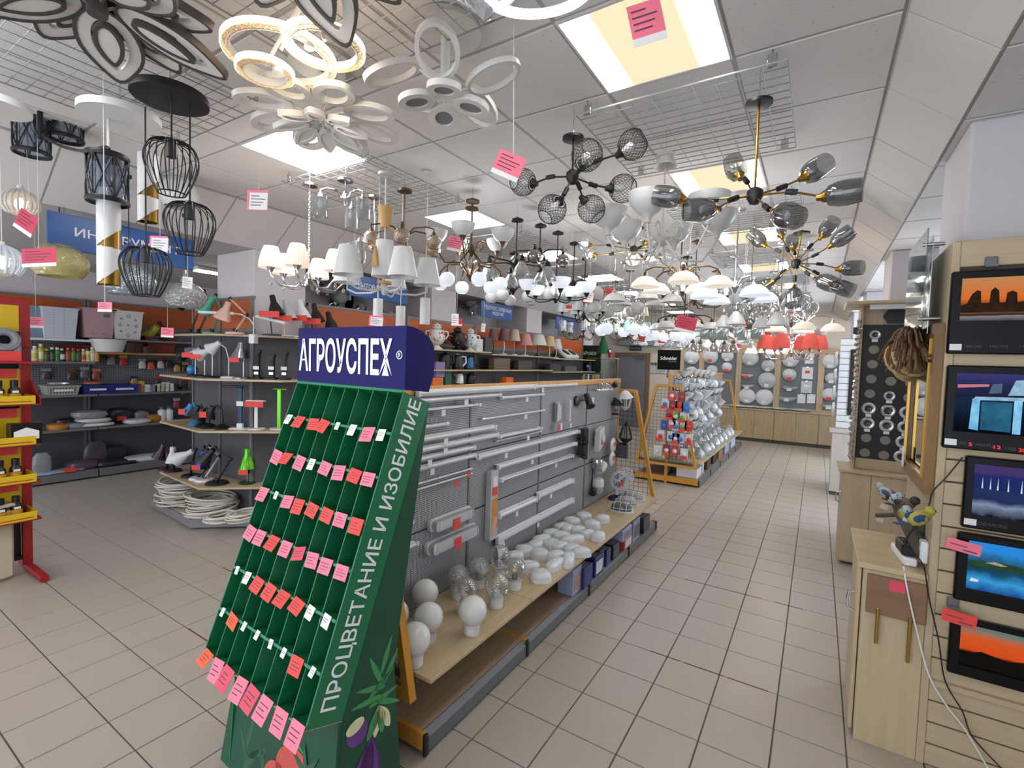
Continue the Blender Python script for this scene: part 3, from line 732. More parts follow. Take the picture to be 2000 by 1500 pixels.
# ---- black and white outdoor lamps at the far mesh bays
def wall_item(px, py, off=.03): return onx(px, py, FX + off)
t = T('spot_lamp', 'black swivel wall spot lamp high on the mesh', 'lamp', wall_item(1125, 783, 0))
O('rose', B().lathe([(.05, 0), (.05, .015), (.03, .025), (.0, .025)], 18, RY(R(90))), BLACKP, t); O('stem', B().cyl((.02, 0, 0), (.05, .12, .01), .008), BLACKP, t)
Ms = TR(.06, .15, 0) @ RX(R(-25)) @ RY(R(150))
O('head', B().lathe([(.0, -.07), (.028, -.068), (.03, -.02), (.036, .05), (.046, .07), (.04, .07), (.0, .05)], 18, Ms), BLACKP, t); small_tag(t, .1, .16, .03, .045, .05)
for k, (px, py) in enumerate(((1143, 851), (1141, 880))):
    p = wall_item(px, py, .06)
    t = T('floodlight', ['upper black floodlight hung on the mesh', 'lower black floodlight hung on the mesh'][k], 'floodlight', p, R(25), group='black floodlights on the mesh')
    O('body', B().cbox(-.02, .03, -.075, .075, -.07, .07, .008), BLACKP, t); O('lens', B().cbox(.03, .034, -.035, .045, -.045, .045, .004), CARD, t)
    O('bracket', B().tube([(-.06, -.085, 0), (0, -.085, 0), (0, -.085, -.03), (-.07, 0, -.03)], .006, 5), BLACKM, t)
    b = B()
    for q in range(5): b.box(-.045, -.02, -.06 + q * .028, -.05 + q * .028, -.06, .06)
    O('fins', b, BLACKM, t); small_tag(t, .036, .04, .08, .03, .04)
for px, py, w, h, kind, lab in ((1170, 857, .10, .17, 'bag', 'wall lamp wrapped in a white bag with a red card'), (1196, 869, .06, .0, 'disc', 'upper white round dish with red card on the mesh'), (1194, 896, .06, .0, 'disc', 'lower white round dish with red card on the mesh'),
                            (1170, 906, .09, .1, 'glassjar', 'clear glass jar lamp wrapped in film on the mesh'), (1168, 945, .07, .1, 'can', 'white cup shaped outdoor lamp with frosted lower half')):
    p = wall_item(px, py, .05); t = T('sconce_lamp', lab, 'lamp', p, 0)
    if kind == 'disc':
        O('dish', B().lathe([(.072, 0), (.078, .01), (.06, .022), (.0, .028)], 22, RY(R(90))), WHITEP, t); small_tag(t, .032, .0, .035, .055, .045, REDT)
    elif kind == 'bag':
        O('bag', B().prism([(-.07, -.12), (.05, -.07), (.07, .12), (-.05, .10)], -.02, .03, Matrix(((0, 0, 1, 0), (1, 0, 0, 0), (0, 1, 0, 0), (0, 0, 0, 1)))), mat('plastic_wrap', 'd7dadd', .25, bump=.6, bscale=40), t)
        O('shade', B().lathe([(.03, 0), (.06, .1)], 14, TR(0, .1, -.03) @ RX(R(60))), WHITEP, t); small_tag(t, .034, .01, .0, .05, .06, REDT)
    elif kind == 'glassjar':
        O('cap', B().lathe([(.06, 0), (.055, .03), (.0, .04)], 16, TR(0, -.05, .03)), CHROME, t); O('jar', B().lathe([(.055, 0), (.06, -.05), (.045, -.09), (.0, -.09)], 16, TR(0, -.05, .03)), CLR, t)
        O('wrap', B().lathe([(.04, 0), (.055, .06), (.05, .12), (.0, .13)], 12, TR(0, .0, -.07) @ RX(R(-70))), mat('plastic_wrap', 'd7dadd', .25), t)
    else:
        O('cup', B().lathe([(.0, .06), (.05, .055), (.06, .03), (.06, -.02)], 18), WHITEP, t); O('frosted_glass', B().lathe([(.055, -.02), (.052, -.08), (.04, -.095), (.0, -.095)], 18), mat('frosted', 'aeb2b6', .3), t)
        O('sensor', B().cbox(-.03, .02, -.14, -.07, -.10, -.03, .01), BLACKP, t); O('arm', B().cyl((-.04, -.09, -.1), (-.03, -.07, .17), .006), BLACKM, t)
# carriage lantern on the far grid frame
t = T('garden_lantern', 'black carriage wall lantern on the far wire grid', 'lantern', ony(1222, 845, 5.24))
O('cap', B().lathe([(.0, .13), (.012, .11), (.02, .08), (.035, .07), (.0, .07)], 6), BLACKM, t)
b = B()
for k in range(6):
    a = PI / 3 * k; b.cyl((.035 * math.cos(a), .035 * math.sin(a), .07), (.075 * math.cos(a), .075 * math.sin(a), -.06), .006, n=5)
O('ribs', b, BLACKM, t); O('bowl', B().lathe([(.078, -.055), (.075, -.07), (.03, -.11), (.012, -.13), (.0, -.15)], 6), BLACKM, t)
O('panes', B().lathe([(.034, .068), (.072, -.055)], 6, close=False), CLR, t); O('wall_plate', B().cbox(-.14, -.12, -.03, .03, -.1, .0, .006), BLACKM, t); O('arm', B().tube([(-.12, 0, -.06), (-.08, 0, -.12), (0, 0, -.13)], .008, 6), BLACKM, t)
t = T('garden_lantern', 'black hooded round lantern under the chrome rack', 'lantern', ony(1203, 790, 5.1))
O('hood', B().lathe([(.0, .07), (.03, .05), (.09, .0), (.085, -.005)], 18), BLACKM, t); O('globe', B().sphere((0, 0, -.03), .05, 16, 10), CLR, t); O('wall_plate', B().lathe([(.04, 0), (.04, .02), (.0, .03)], 14, TR(-.16, -.05, .02) @ RY(R(90))), BLACKM, t); O('arm', B().tube([(-.15, -.05, .02), (-.1, -.03, .07), (0, 0, .07)], .006, 6), BLACKM, t)
O('base_plate', B().cbox(-.09, .05, -.05, .05, -.11, -.095, .004), BLACKM, t)
t = T('spotlight_rack', 'chrome bar with spotlights at the top far corner of the mesh', 'lamp', wall_item(1180, 760, .06))
O('bar', B().cbox(-.02, .02, -.2, .2, -.015, .005, .004), CHROME, t)
for y in (-.15, -.03, .07):
    h = O('spot_ring', B().torus(.035, .004, TR(.03, y, .04) @ RY(R(60)), 20, 5), CHROME, t)
O('spot_head', B().lathe([(.0, 0), (.025, .01), (.035, .06), (.0, .05)], 14, TR(.03, .15, .02) @ RY(R(50))), BLACKP, t); small_tag(t, .05, .2, .05, .05, .06, REDT)
t = T('garden_lantern', 'white lantern hung at the top far corner of the gondola', 'lantern', ony(1222, 772, 5.15))
O('hood', B().lathe([(.0, .06), (.04, .04), (.09, -.02), (.08, -.025)], 6, RX(R(15))), WHITEP, t)
b = B()
for k in range(6):
    a = PI / 3 * k; b.cyl((.07 * math.cos(a), .07 * math.sin(a), -.02), (.045 * math.cos(a), .045 * math.sin(a), -.13), .006, n=5)
O('ribs', b, WHITEP, t); O('foot', B().lathe([(.05, -.13), (.03, -.15), (.0, -.17)], 6), WHITEP, t)
t = T('junction_box', 'clear plastic junction box on the far wire grid', 'box', ony(1215, 881, 5.26)); O('box', B().cbox(-.075, .075, -.02, .03, -.08, .08, .01), glass('smoky_plastic', '9aa3b5', .25, .1, .6, body='6d7486', bodyw=.4), t); O('lid', B().cbox(-.07, .07, -.025, -.02, -.075, .075, .004), glass('smoky_plastic', '9aa3b5'), t)
t = T('tube_sample', 'small white compact lamp sample with red card on mesh', 'lamp', wall_item(1088, 808, .02))
O('plate', B().cbox(0, .004, -.035, .03, -.07, .1, .001), mat('clear_blister', '9a9ca0', .3), t); O('tube', B().cyl((.015, -.012, -.06), (.015, -.012, .09), .012).cyl((.015, .02, -.05), (.015, .02, .07), .012), WHITEP, t); small_tag(t, .03, -.02, -.09, .05, .045, REDT); small_tag(t, .03, .03, -.08, .03, .06)
t = T('tube_sample', 'slim upright white tube lamp beside the spot lamp', 'lamp', wall_item(1110, 800, .02)); O('tube', B().cyl((.015, 0, -.085), (.015, 0, .085), .01), WHITEP, t); O('cap', B().cyl((.015, 0, -.1), (.015, 0, -.085), .013), WHITEP, t); small_tag(t, .03, 0, -.12, .03, .04)

# ---- boxes under the shelf
def carton(name, label, px, py, w, d, h, m, face=None, z=.112, rz=0.0, grp='boxes on the gondola base'):
    p = onz(px, py, z); p.z = z
    t = T(name, label, 'box', p, rz, group=grp)
    O('carton', B().cbox(-d, 0, 0, w, 0, h, .003), m, t, smooth=False)
    if face:
        O('printed_panel', B().box(.0003, .001, w * .12, w * .88, h * .15, h * .75), mat('print_' + face, face, .5, var=.45, scale=45), t, smooth=False)
        O('top_flap', B().box(-d * .9, -d * .1, w * .1, w * .9, h + .0003, h + .0012), mat('flap_grey', '6f7072', .5, var=.3, scale=20), t, smooth=False)
    return t
NAVY = mat('navy_carton', '232f63', .45, var=.12, scale=15); LAV = mat('lavender_carton', '9a9fbf', .45, var=.15, scale=18)
BLKC = mat('black_carton', '1f2026', .4, var=.2, scale=20); REDC = mat('red_carton', 'b04038', .45, var=.15, scale=15)
carton('lamp_box', 'pale lavender carton with pictures under the shelf', 1118, 1166, .15, .12, .19, LAV, 'a8897a')
carton('lamp_box', 'nearest navy blue carton next to the lavender one', 1140, 1153, .16, .15, .155, NAVY, '2c3a7a')
carton('lamp_box', 'second navy blue carton under the shelf', 1162, 1130, .17, .16, .16, NAVY, 'cfd2dc')
carton('lamp_box', 'black carton with a white lamp picture under the shelf', 1170, 1118, .10, .15, .17, BLKC, 'd6d6d6')
carton('lamp_box', 'small navy carton before the black floodlight', 1184, 1108, .10, .14, .14, NAVY, '3b4a8c')
carton('lamp_box', 'black floodlight box lying at the second base joint', 1197, 1096, .16, .16, .13, BLKC, '4a4a4e')
carton('lamp_box', 'red carton at the third base joint', 1219, 1077, .22, .22, .12, REDC, 'd8d8d8')
carton('lamp_box', 'grey carton with pictures stacked on the red one', 1216, 1060, .24, .2, .1, LAV, '7f7a86', z=.2325)
carton('lamp_box', 'grey printed carton beyond the red one', 1236, 1060, .2, .2, .2, LAV, '6b6670')
carton('lamp_box', 'upper black carton near the gondola end', 1257, 1033, .2, .2, .1, BLKC, '3c3c40', z=.193)
carton('lamp_box', 'lower black carton near the gondola end', 1257, 1044, .2, .2, .078, BLKC, '3c3c40')
# ================================================================ GREEN SEED STAND
GREEN = mat('green_card', '187048', 0.4, var=0.08, scale=5); GREEND = mat('green_card_inside', '1a7a50', 0.5, var=0.08)
NAVYH = mat('indigo_header', '17155a', 0.6, var=0.06, scale=3, spec=.2); LETTER = mat('white_lettering', 'f2f2f4', 0.5, var=0.0)
XR, XLE = -1.35, -2.072; WID = XR - XLE
v_ = Vector((0, .3396, .9406)); w_ = Vector((0, .9406, -.3396)); O0 = Vector((XLE, .955, .566)); LV, DW = 1.163, .15
MV = Matrix(((1, 0, 0, O0.x), (0, v_.y, w_.y, O0.y), (0, v_.z, w_.z, O0.z), (0, 0, 0, 1)))   # (u across, v up the slope, w back) -> world
st = T('seed_stand', 'green cardboard seed stand with blue lettered header and many pockets', 'display stand', (0, 0, 0))
RS = TR(XR, .955, 0) @ RZ(R(-2.8)) @ TR(-XR, -.955, 0); st.matrix_basis = RS
O('back_panel', B().box(0, WID, 0, LV, DW - .004, DW, MV), GREEND, st, smooth=False)
for u0, u1 in ((0, .006), (WID - .006, WID)): O('side_panel', B().box(u0, u1, 0, LV, 0, DW, MV), GREEN, st, smooth=False)
NC, NR = 8, 7
for c in range(1, NC):
    u = WID * c / NC; O('divider', B().box(u - .0022, u + .0022, 0, LV, .002, DW - .004, MV), GREEN, st, smooth=False)
for r in range(NR + 1):
    v = LV * r / NR
    O('shelf', B().box(.006, WID - .006, max(0, v - .004), min(LV, v + .004) if r < NR else LV, 0, DW - .004, MV), GREEN, st, smooth=False)
    if 0 < r: O('front_lip', B().box(.006, WID - .006, v - .004, v + (.006 if r < NR else .02), -.002, .0, MV), mat('green_lip', '1f7a54', .4, var=.05), st, smooth=False)
# header
hp = [(1.348, 1.668), (1.352, 1.912)] + [(1.352 + .155 * math.sin(R(a)), 1.912 - .105 * (1 - math.cos(R(a)))) for a in range(15, 91, 15)] + [(1.502, 1.72), (1.478, 1.655)]
MH = Matrix(((0, 0, 1, 0), (1, 0, 0, 0), (0, 1, 0, 0), (0, 0, 0, 1)))
O('header', B().prism(hp, XLE + .005, XR + .004, MH), NAVYH, st, smooth=False)
def place_text(s, w, h, M, parent, m=LETTER, bold=0.0, name='lettering'):
    me = text_fit(s, w, h, m, bold); me.transform(M); return O(name, me, None, parent)
place_text('АГРОУСПЕХ', WID * .88, .15, TR(XLE + WID * .465, 1.347, 1.79) @ RX(R(90)), st, bold=.0022)
place_text('R', .013, .017, TR(XR - .028, 1.347, 1.80) @ RX(R(90)), st, bold=.001)
O('lettering_ring', B().torus(.015, .002, TR(XR - .028, 1.347, 1.80) @ RX(R(90)), 22, 5), LETTER, st)
# lettering along the sloping side strip
MT = Matrix.Identity(4)
ux, uy, uz = v_, -w_, Vector((1, 0, 0))
MT = Matrix(((ux.x, uy.x, uz.x, XR + .0012), (ux.y, uy.y, uz.y, 0), (ux.z, uy.z, uz.z, 0), (0, 0, 0, 1)))
ctr = Vector((0, O0.y, O0.z)) + v_ * (LV * .515) + w_ * (DW * .5)
place_text('ПРОЦВЕТАНИЕ И ИЗОБИЛИЕ', LV * .95, .078, TR(0, ctr.y, ctr.z) @ MT, st, bold=.0012)
# base
yb = 1.10
fb = [(XLE - .005, .52), (XR, .505), (XR, .0), (XLE - .075, .0)]
BASEG = mat('dark_green_print', '0e4a33', .45, var=.35, scale=4)
O('base_front', B().add([(XLE, yb, .52), (XR, yb, .505), (XR, yb - .05, 0), (XLE - .07, yb - .05, 0), (XLE, yb + .006, .52), (XR, yb + .006, .505), (XR, yb - .044, 0), (XLE - .07, yb - .044, 0)],
                        [(0, 3, 2, 1), (4, 5, 6, 7), (0, 1, 5, 4), (1, 2, 6, 5), (2, 3, 7, 6), (3, 0, 4, 7)]), BASEG, st, smooth=False)
side = [(1.08, .50), (1.05, .0), (1.385, .0), (1.33, .60), (1.485, 1.60), (1.46, 1.60)]
O('base_side', B().prism(side, XR - .008, XR - .002, MH), BASEG, st, smooth=False)
O('base_side', B().prism(side, XLE + .002, XLE + .008, MH), GREEN, st, smooth=False)
O('tray_edge', B().box(0, WID, -.003, 0, 0, DW, MV), mat('cardboard_edge', '9c8f6d', .7), st, smooth=False)
# printed vegetables and flowers on the base (flat print)
def petal_poly(cx, cz, rx, rz, rot=0, n=18, tip=0.0):
    p = []
    for k in range(n):
        a = 2 * PI * k / n; x = rx * math.cos(a); z = rz * math.sin(a) * (1 - tip * max(0, math.cos(a))); p.append((cx + x * math.cos(rot) - z * math.sin(rot), cz + x * math.sin(rot) + z * math.cos(rot)))
    return p
def fprint(poly, m, k, name='print'):   # on the front panel (x, z)
    sl = .05 / .51
    b = B(); n = len(poly); e = .0008 * (k + 1)
    vs = [(x, yb - (.51 - z) * sl - e, z) for x, z in poly]; b.add(vs, [tuple(range(n))]); return O(name, b, m, st, smooth=False)
def sprint(poly, m, k, name='print'):   # on the side panel (y, z)
    b = B(); n = len(poly); e = .0008 * (k + 1); b.add([(XR - .002 + e, y, z) for y, z in poly], [tuple(range(n))]); return O(name, b, m, st, smooth=False)
LEAF = mat('print_leaf', '3f8f55', .45, var=.3, scale=30); LEAFD = mat('print_dark_leaf', '2a5a40', .45, var=.3, scale=30); TOM = mat('print_tomato', 'c8554c', .4, var=.12, scale=14)
PUR = mat('print_purple', '4c2a6a', .45, var=.3, scale=25); PURL = mat('print_violet', '6b3a86', .4, var=.35, scale=25); CRM = mat('print_cream', 'd8d7a8', .5, var=.2, scale=30)
for k in range(11):
    fprint(petal_poly(XLE + .05 + .055 * math.cos(k * 1.3) * .6, .40 + .05 * math.sin(k * 1.7), .034, .03, k), PUR, 1 + k % 3, 'printed_blossom')
for k, (x, z, rx, rz, r) in enumerate(((-1.93, .2, .09, .012, 1.3), (-1.86, .16, .08, .014, .6), (-1.97, .15, .07, .012, 2.2), (-1.9, .12, .09, .02, .9), (-1.80, .1, .1, .02, 1.9), (-1.55, .28, .09, .014, -.6), (-1.48, .24, .07, .016, .5))):
    fprint(petal_poly(x, z, rx, rz, r, tip=.4), LEAFD if k < 5 else LEAF, 0, 'printed_leaf')
for x, z, r in ((-1.60, .19, .125), (-1.70, .11, .10), (-1.42, .13, .12)): fprint(petal_poly(x, z, r, r * .9, 0, 26), TOM, 3, 'printed_tomato')
for k in range(7): fprint(petal_poly(-1.53 + .045 * math.cos(k * .9), .24 + .05 * math.sin(k * .9), .06, .012, k * .9, tip=.6), LEAFD, 5, 'printed_calyx')
for k in range(5): sprint(petal_poly(1.20 + .012 * (k - 2), .20 + .05, .045, .13 - .012 * abs(k - 2), -.25 + .12 * (k - 2), tip=.5), PURL if k % 2 else PUR, 1 + k % 2, 'printed_tulip')
sprint(petal_poly(1.16, .43, .045, .05, .4), PURL, 1, 'printed_tulip'); sprint(petal_poly(1.15, .46, .04, .025, .2), CRM, 2, 'printed_tulip')
for k in range(4): sprint(petal_poly(1.26 + .018 * (k - 1.5), .42, .02, .06, (k - 1.5) * .3, tip=.4), CRM if k % 2 else LEAF, 2, 'printed_bloom')
for k, (y, z, r) in enumerate(((1.27, .56, .5), (1.24, .62, 2.0), (1.29, .66, 1.2), (1.22, .56, 2.8), (1.28, .5, .1), (1.31, .6, 1.0), (1.2, .52, 3.0), (1.30, .47, -.5))):
    sprint(petal_poly(y, z, .07, .012, r, tip=.5), LEAF, 0, 'printed_leaf')
# price cards on the shelf lips
TAGS = ['WRRRwWPW', 'PRPWPPRP', 'PwPRRRPR', 'PPRPDPPP', 'wWRRRRWW', 'wOwwwwRw', 'OPDPDPPP']
ORG = mat('orange_card', 'e85c38', .6); TM = {'W': CARD, 'w': CARD, 'R': REDT, 'P': PINKT, 'D': mat('rose_card', 'd9485f', .6), 'O': ORG}
random.seed(11)
for r, row in enumerate(TAGS):
    for c, ch in enumerate(row):
        w = .024 if ch == 'w' else (.040 if ch == 'W' else .068); h = .028 if ch == 'w' else (.042 if ch == 'W' else random.uniform(.046, .056))
        if r == 6 and ch in 'PD': w, h = .072, .075
        u = WID * (c + .5) / NC + random.uniform(-.008, .008); v = LV * (1 - (r + 1) / NR) + .008
        rz = random.uniform(-.14, .14) * (2 if ch in 'OD' else 1); fl = random.uniform(.0, .5) if ch in 'RO' else random.uniform(0, .25)
        M = MV @ TR(u, v, -.004) @ RZ(rz) @ RX(fl)
        t = O('price_card', B().box(-w / 2, w / 2, -h, .004, -.0012, 0, M), TM[ch], st, smooth=False)
        b = B()
        for k in range(3 if ch not in 'wW' else 2): b.box(-w * .38, w * random.uniform(.1, .38), -h * (.3 + .2 * k), -h * (.26 + .2 * k), -.0018, -.0013, M)
        O('print_lines', b, INK, t, smooth=False)
# seed packets left in the pockets
SEEDM = [mat('seed_packet_' + c, c, .35, var=.5, scale=35) for c in ('b84a30', 'd8dcd8', '7f9a4c', 'cfd6d0', 'a8b07a')]
for k, (r, c, mi) in enumerate(((6, 7, 0), (6, 6, 0), (6, 5, 1), (6, 3, 1), (5, 7, 2), (5, 6, 1), (5, 3, 4), (4, 6, 4), (4, 5, 2), (4, 3, 4), (3, 7, 2), (3, 5, 3), (2, 6, 2), (2, 7, 4), (2, 3, 3), (2, 4, 3), (1, 6, 3), (1, 7, 3), (0, 4, 3), (0, 7, 2), (0, 5, 4), (1, 1, 4))):
    u = WID * (c + .82) / NC; v = LV * r / NR + .006
    M = MV @ TR(u, v, .03) @ RZ(R(random.uniform(2, 9)))
    o = O('seed_packet', B().cbox(-.003, .003, 0, .135, 0, .09, .001, M), SEEDM[mi], None, smooth=False)
    o.matrix_basis = RS
    tag(o, f'{["red", "white", "green", "pale grey", "olive"][mi]} seed packet in the {ORDW[6 - r]} pocket row of the green stand, {ORDW[c]} column', 'seed packet', 'seed packets in the green stand')
# ================================================================ LEFT SIDE: WALL SHELVES OF THE ANNEX
ORANGE = mat('orange_panel', 'b4561d', 0.45, var=0.08, scale=3); SHELFG = mat('grey_shelf', '77787a', 0.45, metal=.2, var=.05)
PEG = perf('peg_board', '7b7d82', '2a2b2e', 0.03, 0.03, 0.42, 0.42, 1, 2, .5)
SHB = mat('shelf_back_grey', '56575c', .55, var=.06)
XB, XF = -8.82, -8.35
def shelf_unit(label, y0, y1, shelves, peg_from=None, tops=()):
    u = T('goods_shelving', label, 'shelving', (0, 0, 0), group='grey wall shelving with orange fascia')
    O('back_panel', B().box(XB, XB + .02, y0, y1, .1, 1.2), SHB, u, smooth=False)
    O('peg_panel', B().box(XB, XB + .02, y0, y1, 1.2, 2.1), PEG, u, smooth=False)
    O('fascia', B().cbox(XB, XB + .03, y0 + .005, y1 - .005, 2.13, 2.44, .003), ORANGE, u, smooth=False)
    O('fascia_frame', B().box(XB, XB + .034, y0, y1, 2.44, 2.47).box(XB, XB + .034, y0, y1, 2.1, 2.13), SHELFG, u, smooth=False)
    for y in (y0 + .015, y1 - .015): O('upright', B().box(XB + .02, XB + .06, y - .015, y + .015, 0, 2.47), SHELFG, u, smooth=False)
    O('base', B().cbox(XB + .02, XF, y0 + .003, y1 - .003, .02, .125, .004), SHELFG, u, smooth=False)
    for z, m, d in shelves:
        O('shelf', B().cbox(XB + .02, XB + d, y0 + .004, y1 - .004, z - .03, z, .004), m, u, smooth=False)
    return u
shelf_unit('near bay of the grey wall shelving behind the red stand', 1.25, 2.62, ((.70, SHELFG, .47), (1.16, SHELFG, .47), (1.60, SHELFG, .40), (1.90, WHITEP, .40)))
shelf_unit('far bay of the grey wall shelving with the pegboard', 2.63, 4.35, ((.70, SHELFG, .47), (1.16, SHELFG, .45), (1.74, wood('shelf_edge_wood', 'b5854a', 'c4965a', .5, 'Y'), .36), (1.93, SHELFG, .40)))
def shelf_pos(px, py, z, x=-8.52): p = onx(px, py, x); p.z = z; return p
def bucket(name, label, px, py, z, w0, w1, h, m, depth=.8, x=-8.55, cat='basket', grp=None, deco=None, rnd=False):
    p = shelf_pos(px, py, z, x); t = T(name, label, cat, p, 0, group=grp)
    def rect(w, n=1): return [(-w * depth / 2, -w / 2), (w * depth / 2, -w / 2), (w * depth / 2, w / 2), (-w * depth / 2, w / 2)]
    if rnd:
        O('body', B().lathe([(0, .002), (w0 / 2, 0), (w1 / 2, h), (w1 / 2 - .008, h), (w0 / 2 - .01, .01), (0, .01)], 24), m, t)
        O('rim', B().torus(w1 / 2, .008, TR(0, 0, h), 24, 6), m, t)
    else:
        b = B(); lo = rect(w0); hi = rect(w1); li = rect(w0 - .012); hi2 = rect(w1 - .012)
        vs = [(x_, y_, 0) for x_, y_ in lo] + [(x_, y_, h) for x_, y_ in hi] + [(x_, y_, h) for x_, y_ in hi2] + [(x_, y_, .01) for x_, y_ in li]
        fs = [(3, 2, 1, 0)] + [(i, (i + 1) % 4, 4 + (i + 1) % 4, 4 + i) for i in range(4)] + [(4 + i, 4 + (i + 1) % 4, 8 + (i + 1) % 4, 8 + i) for i in range(4)] + [(8 + i, 8 + (i + 1) % 4, 12 + (i + 1) % 4, 12 + i) for i in range(4)] + [(12, 13, 14, 15)]
        O('body', b.add(vs, fs), m, t, smooth=False)
        O('rim', B().band(rect(w1 + .02), rect(w1 - .005), h - .012, h + .004), m, t, smooth=False)
    if deco: deco(t, w0, w1, h, depth)
    return t
LB = mat('pale_blue_plastic', 'c7ced8', .4); PK = mat('dusty_pink_plastic', 'b9959a', .4); WT = mat('white_tub', 'd4d3cf', .4); BRN = mat('terracotta_plastic', '6f2a20', .5, var=.1); DBR = mat('dark_brown_pot', '3f211a', .5)
def holes(t, w0, w1, h, d):
    b = B()
    for c in (-.22, .12):
        for k in range(11):
            z = h * (.1 + .08 * k); x = (w0 + (w1 - w0) * z / h) * d / 2 + .0008; b.box(x - .002, x + .0006, w0 * c - .006, w0 * c + .006, z, z + .007)
    O('slots', b, mat('slot_shadow', '6a6d74', .7), t, smooth=False)
def handle(t, w0, w1, h, d):
    O('hand_slot', B().box(w1 * d / 2 - .008, w1 * d / 2 + .001, w1 * .12, w1 * .32, h * .72, h * .85), mat('slot_shadow', '6a6d74', .7), t, smooth=False)
    O('slits', B().box(w0 * d / 2 - .002, w0 * d / 2 + .006, -w0 * .35, -w0 * .1, h * .14, h * .155).box(w0 * d / 2 - .002, w0 * d / 2 + .006, w0 * .1, w0 * .35, h * .14, h * .155), mat('slot_shadow', '6a6d74', .7), t, smooth=False)
def flower(t, w0, w1, h, d):
    b = B()
    for yy, zz, r in ((0, .82, .02), (-.28, .72, .012), (.28, .7, .012), (-.33, .5, .017), (0, .5, .012), (.33, .48, .017), (-.28, .28, .012), (.28, .26, .012), (0, .15, .02)):
        x = (w0 + (w1 - w0) * zz) * d / 2 + .001; b.torus(r, .004, TR(x, yy * w0, h * zz) @ RY(R(90)), 12, 4)
    O('flower_holes', b, mat('slot_shadow', '6a6d74', .7), t)
bucket('laundry_basket', 'pale white laundry basket with two rows of slots', 112, 660, 1.902, .30, .36, .40, LB, deco=holes)
bucket('laundry_basket', 'dusty pink laundry basket with hand slot', 187, 660, 1.932, .30, .36, .40, PK, deco=handle)
bucket('laundry_basket', 'white laundry basket with flower shaped holes', 243, 662, 1.932, .30, .36, .40, WT, deco=flower)
bucket('laundry_basket', 'narrow blue grey basket at the left end', 68, 660, 1.902, .12, .15, .40, mat('blue_grey_plastic', '7d8fa0', .4))
t = T('paper_roll', 'white paper roll behind the flower basket', 'roll', shelf_pos(227, 640, 2.05, -8.75)); O('roll', B().cyl((0, 0, -.1), (0, 0, .32), .05, n=16), CARD, t); O('core', B().cyl((0, 0, .3201), (0, 0, .322), .02, n=12), DBR, t)
bucket('basin', 'white plastic basin on the wooden shelf', 212, 689, 1.742, .32, .42, .17, WT, rnd=True, cat='basin', x=-8.5)
bucket('flower_box', 'long terracotta flower box behind the bottles', 158, 692, 1.602, .40, .48, .22, BRN, depth=.4, x=-8.7, cat='flower pot', grp='brown flower pots')
bucket('flower_box', 'large terracotta flower box under a pink card', 310, 686, 1.742, .34, .42, .25, BRN, depth=.5, x=-8.6, cat='flower pot', grp='brown flower pots')
bucket('flower_pot', 'dark brown flower pot right of the white basin', 255, 688, 1.742, .30, .34, .14, DBR, rnd=True, cat='flower pot', grp='brown flower pots')
bucket('flower_pot', 'small dark brown pot between the larger brown pots', 288, 688, 1.742, .2, .24, .09, DBR, rnd=True, cat='flower pot', grp='brown flower pots', x=-8.5)
GB = mat('grey_basket', 'a09d97', .5); BB = mat('blue_basket', '1d2f80', .4)
def weave(t, w0, w1, h, d):
    b = B(); n = 9
    for r_ in range(3):
        for k in range(n):
            z = h * (.2 + .22 * r_); y = -w0 * .4 + w0 * .8 * k / (n - 1); x = (w0 + (w1 - w0) * z / h) * d / 2; b.box(x - .002, x + .0035, y - .007, y + .007, z, z + h * .12)
    O('slots', b, mat('slot_dark', '2a2d38', .7), t, smooth=False); O('price_tag', B().box(w1 * d / 2 - .01, w1 * d / 2 + .003, -w0 * .3, w0 * .35, h * .4, h * .62), CARD, t, smooth=False)
bucket('storage_basket', 'grey lattice basket holding foil packs', 117, 772, 1.162, .30, .34, .12, GB, deco=weave, x=-8.48)
bucket('storage_basket', 'nearer dark blue lattice basket on the shelf', 184, 769, 1.162, .28, .31, .12, BB, deco=weave, x=-8.48)
bucket('storage_basket', 'farther dark blue lattice basket on the shelf', 235, 767, 1.162, .32, .34, .12, BB, deco=weave, x=-8.48)
def pack(name, label, px, py, z, w, d, h, m, x=-8.5, rz=0, cat='package', grp=None, soft=True):
    p = shelf_pos(px, py, z, x); t = T(name, label, cat, p, rz, group=grp)
    if soft:
        n = 14; vs = []; fs = []
        for s, zz in ((.85, 0), (1.0, h * .35), (.9, h * .8), (.5, h)):
            for k in range(n):
                a = 2 * PI * k / n; e = .55
                vs.append((s * d / 2 * math.copysign(abs(math.cos(a)) ** e, math.cos(a)) * random.uniform(.92, 1.05), s * w / 2 * math.copysign(abs(math.sin(a)) ** e, math.sin(a)) * random.uniform(.92, 1.05), zz))
        for q in range(3):
            for k in range(n): fs.append((q * n + k, q * n + (k + 1) % n, (q + 1) * n + (k + 1) % n, (q + 1) * n + k))
        fs += [tuple(range(n - 1, -1, -1)), tuple(3 * n + k for k in range(n))]
        O('bag', B().add(vs, fs), m, t)
    else: O('box', B().cbox(-d / 2, d / 2, -w / 2, w / 2, 0, h, .004), m, t, smooth=False)
    return t
FOIL = mat('foil', 'b9bcc0', .2, metal=.6, var=.3, scale=20, bump=.5, bscale=30); CLOTHG = mat('grey_film', '8d8f92', .3, var=.3, scale=14, bump=.5, bscale=30); AMB = mat('amber_bag', 'b9772e', .35, var=.4, scale=15)
DARKB = mat('dark_film_bag', '2c2a30', .3, var=.4, scale=14, bump=.4, bscale=25); WBAG = mat('white_film_bag', 'cfd0d0', .35, var=.15, scale=14, bump=.4, bscale=25); PURB = mat('purple_print_bag', '5a4a58', .3, var=.5, scale=18)
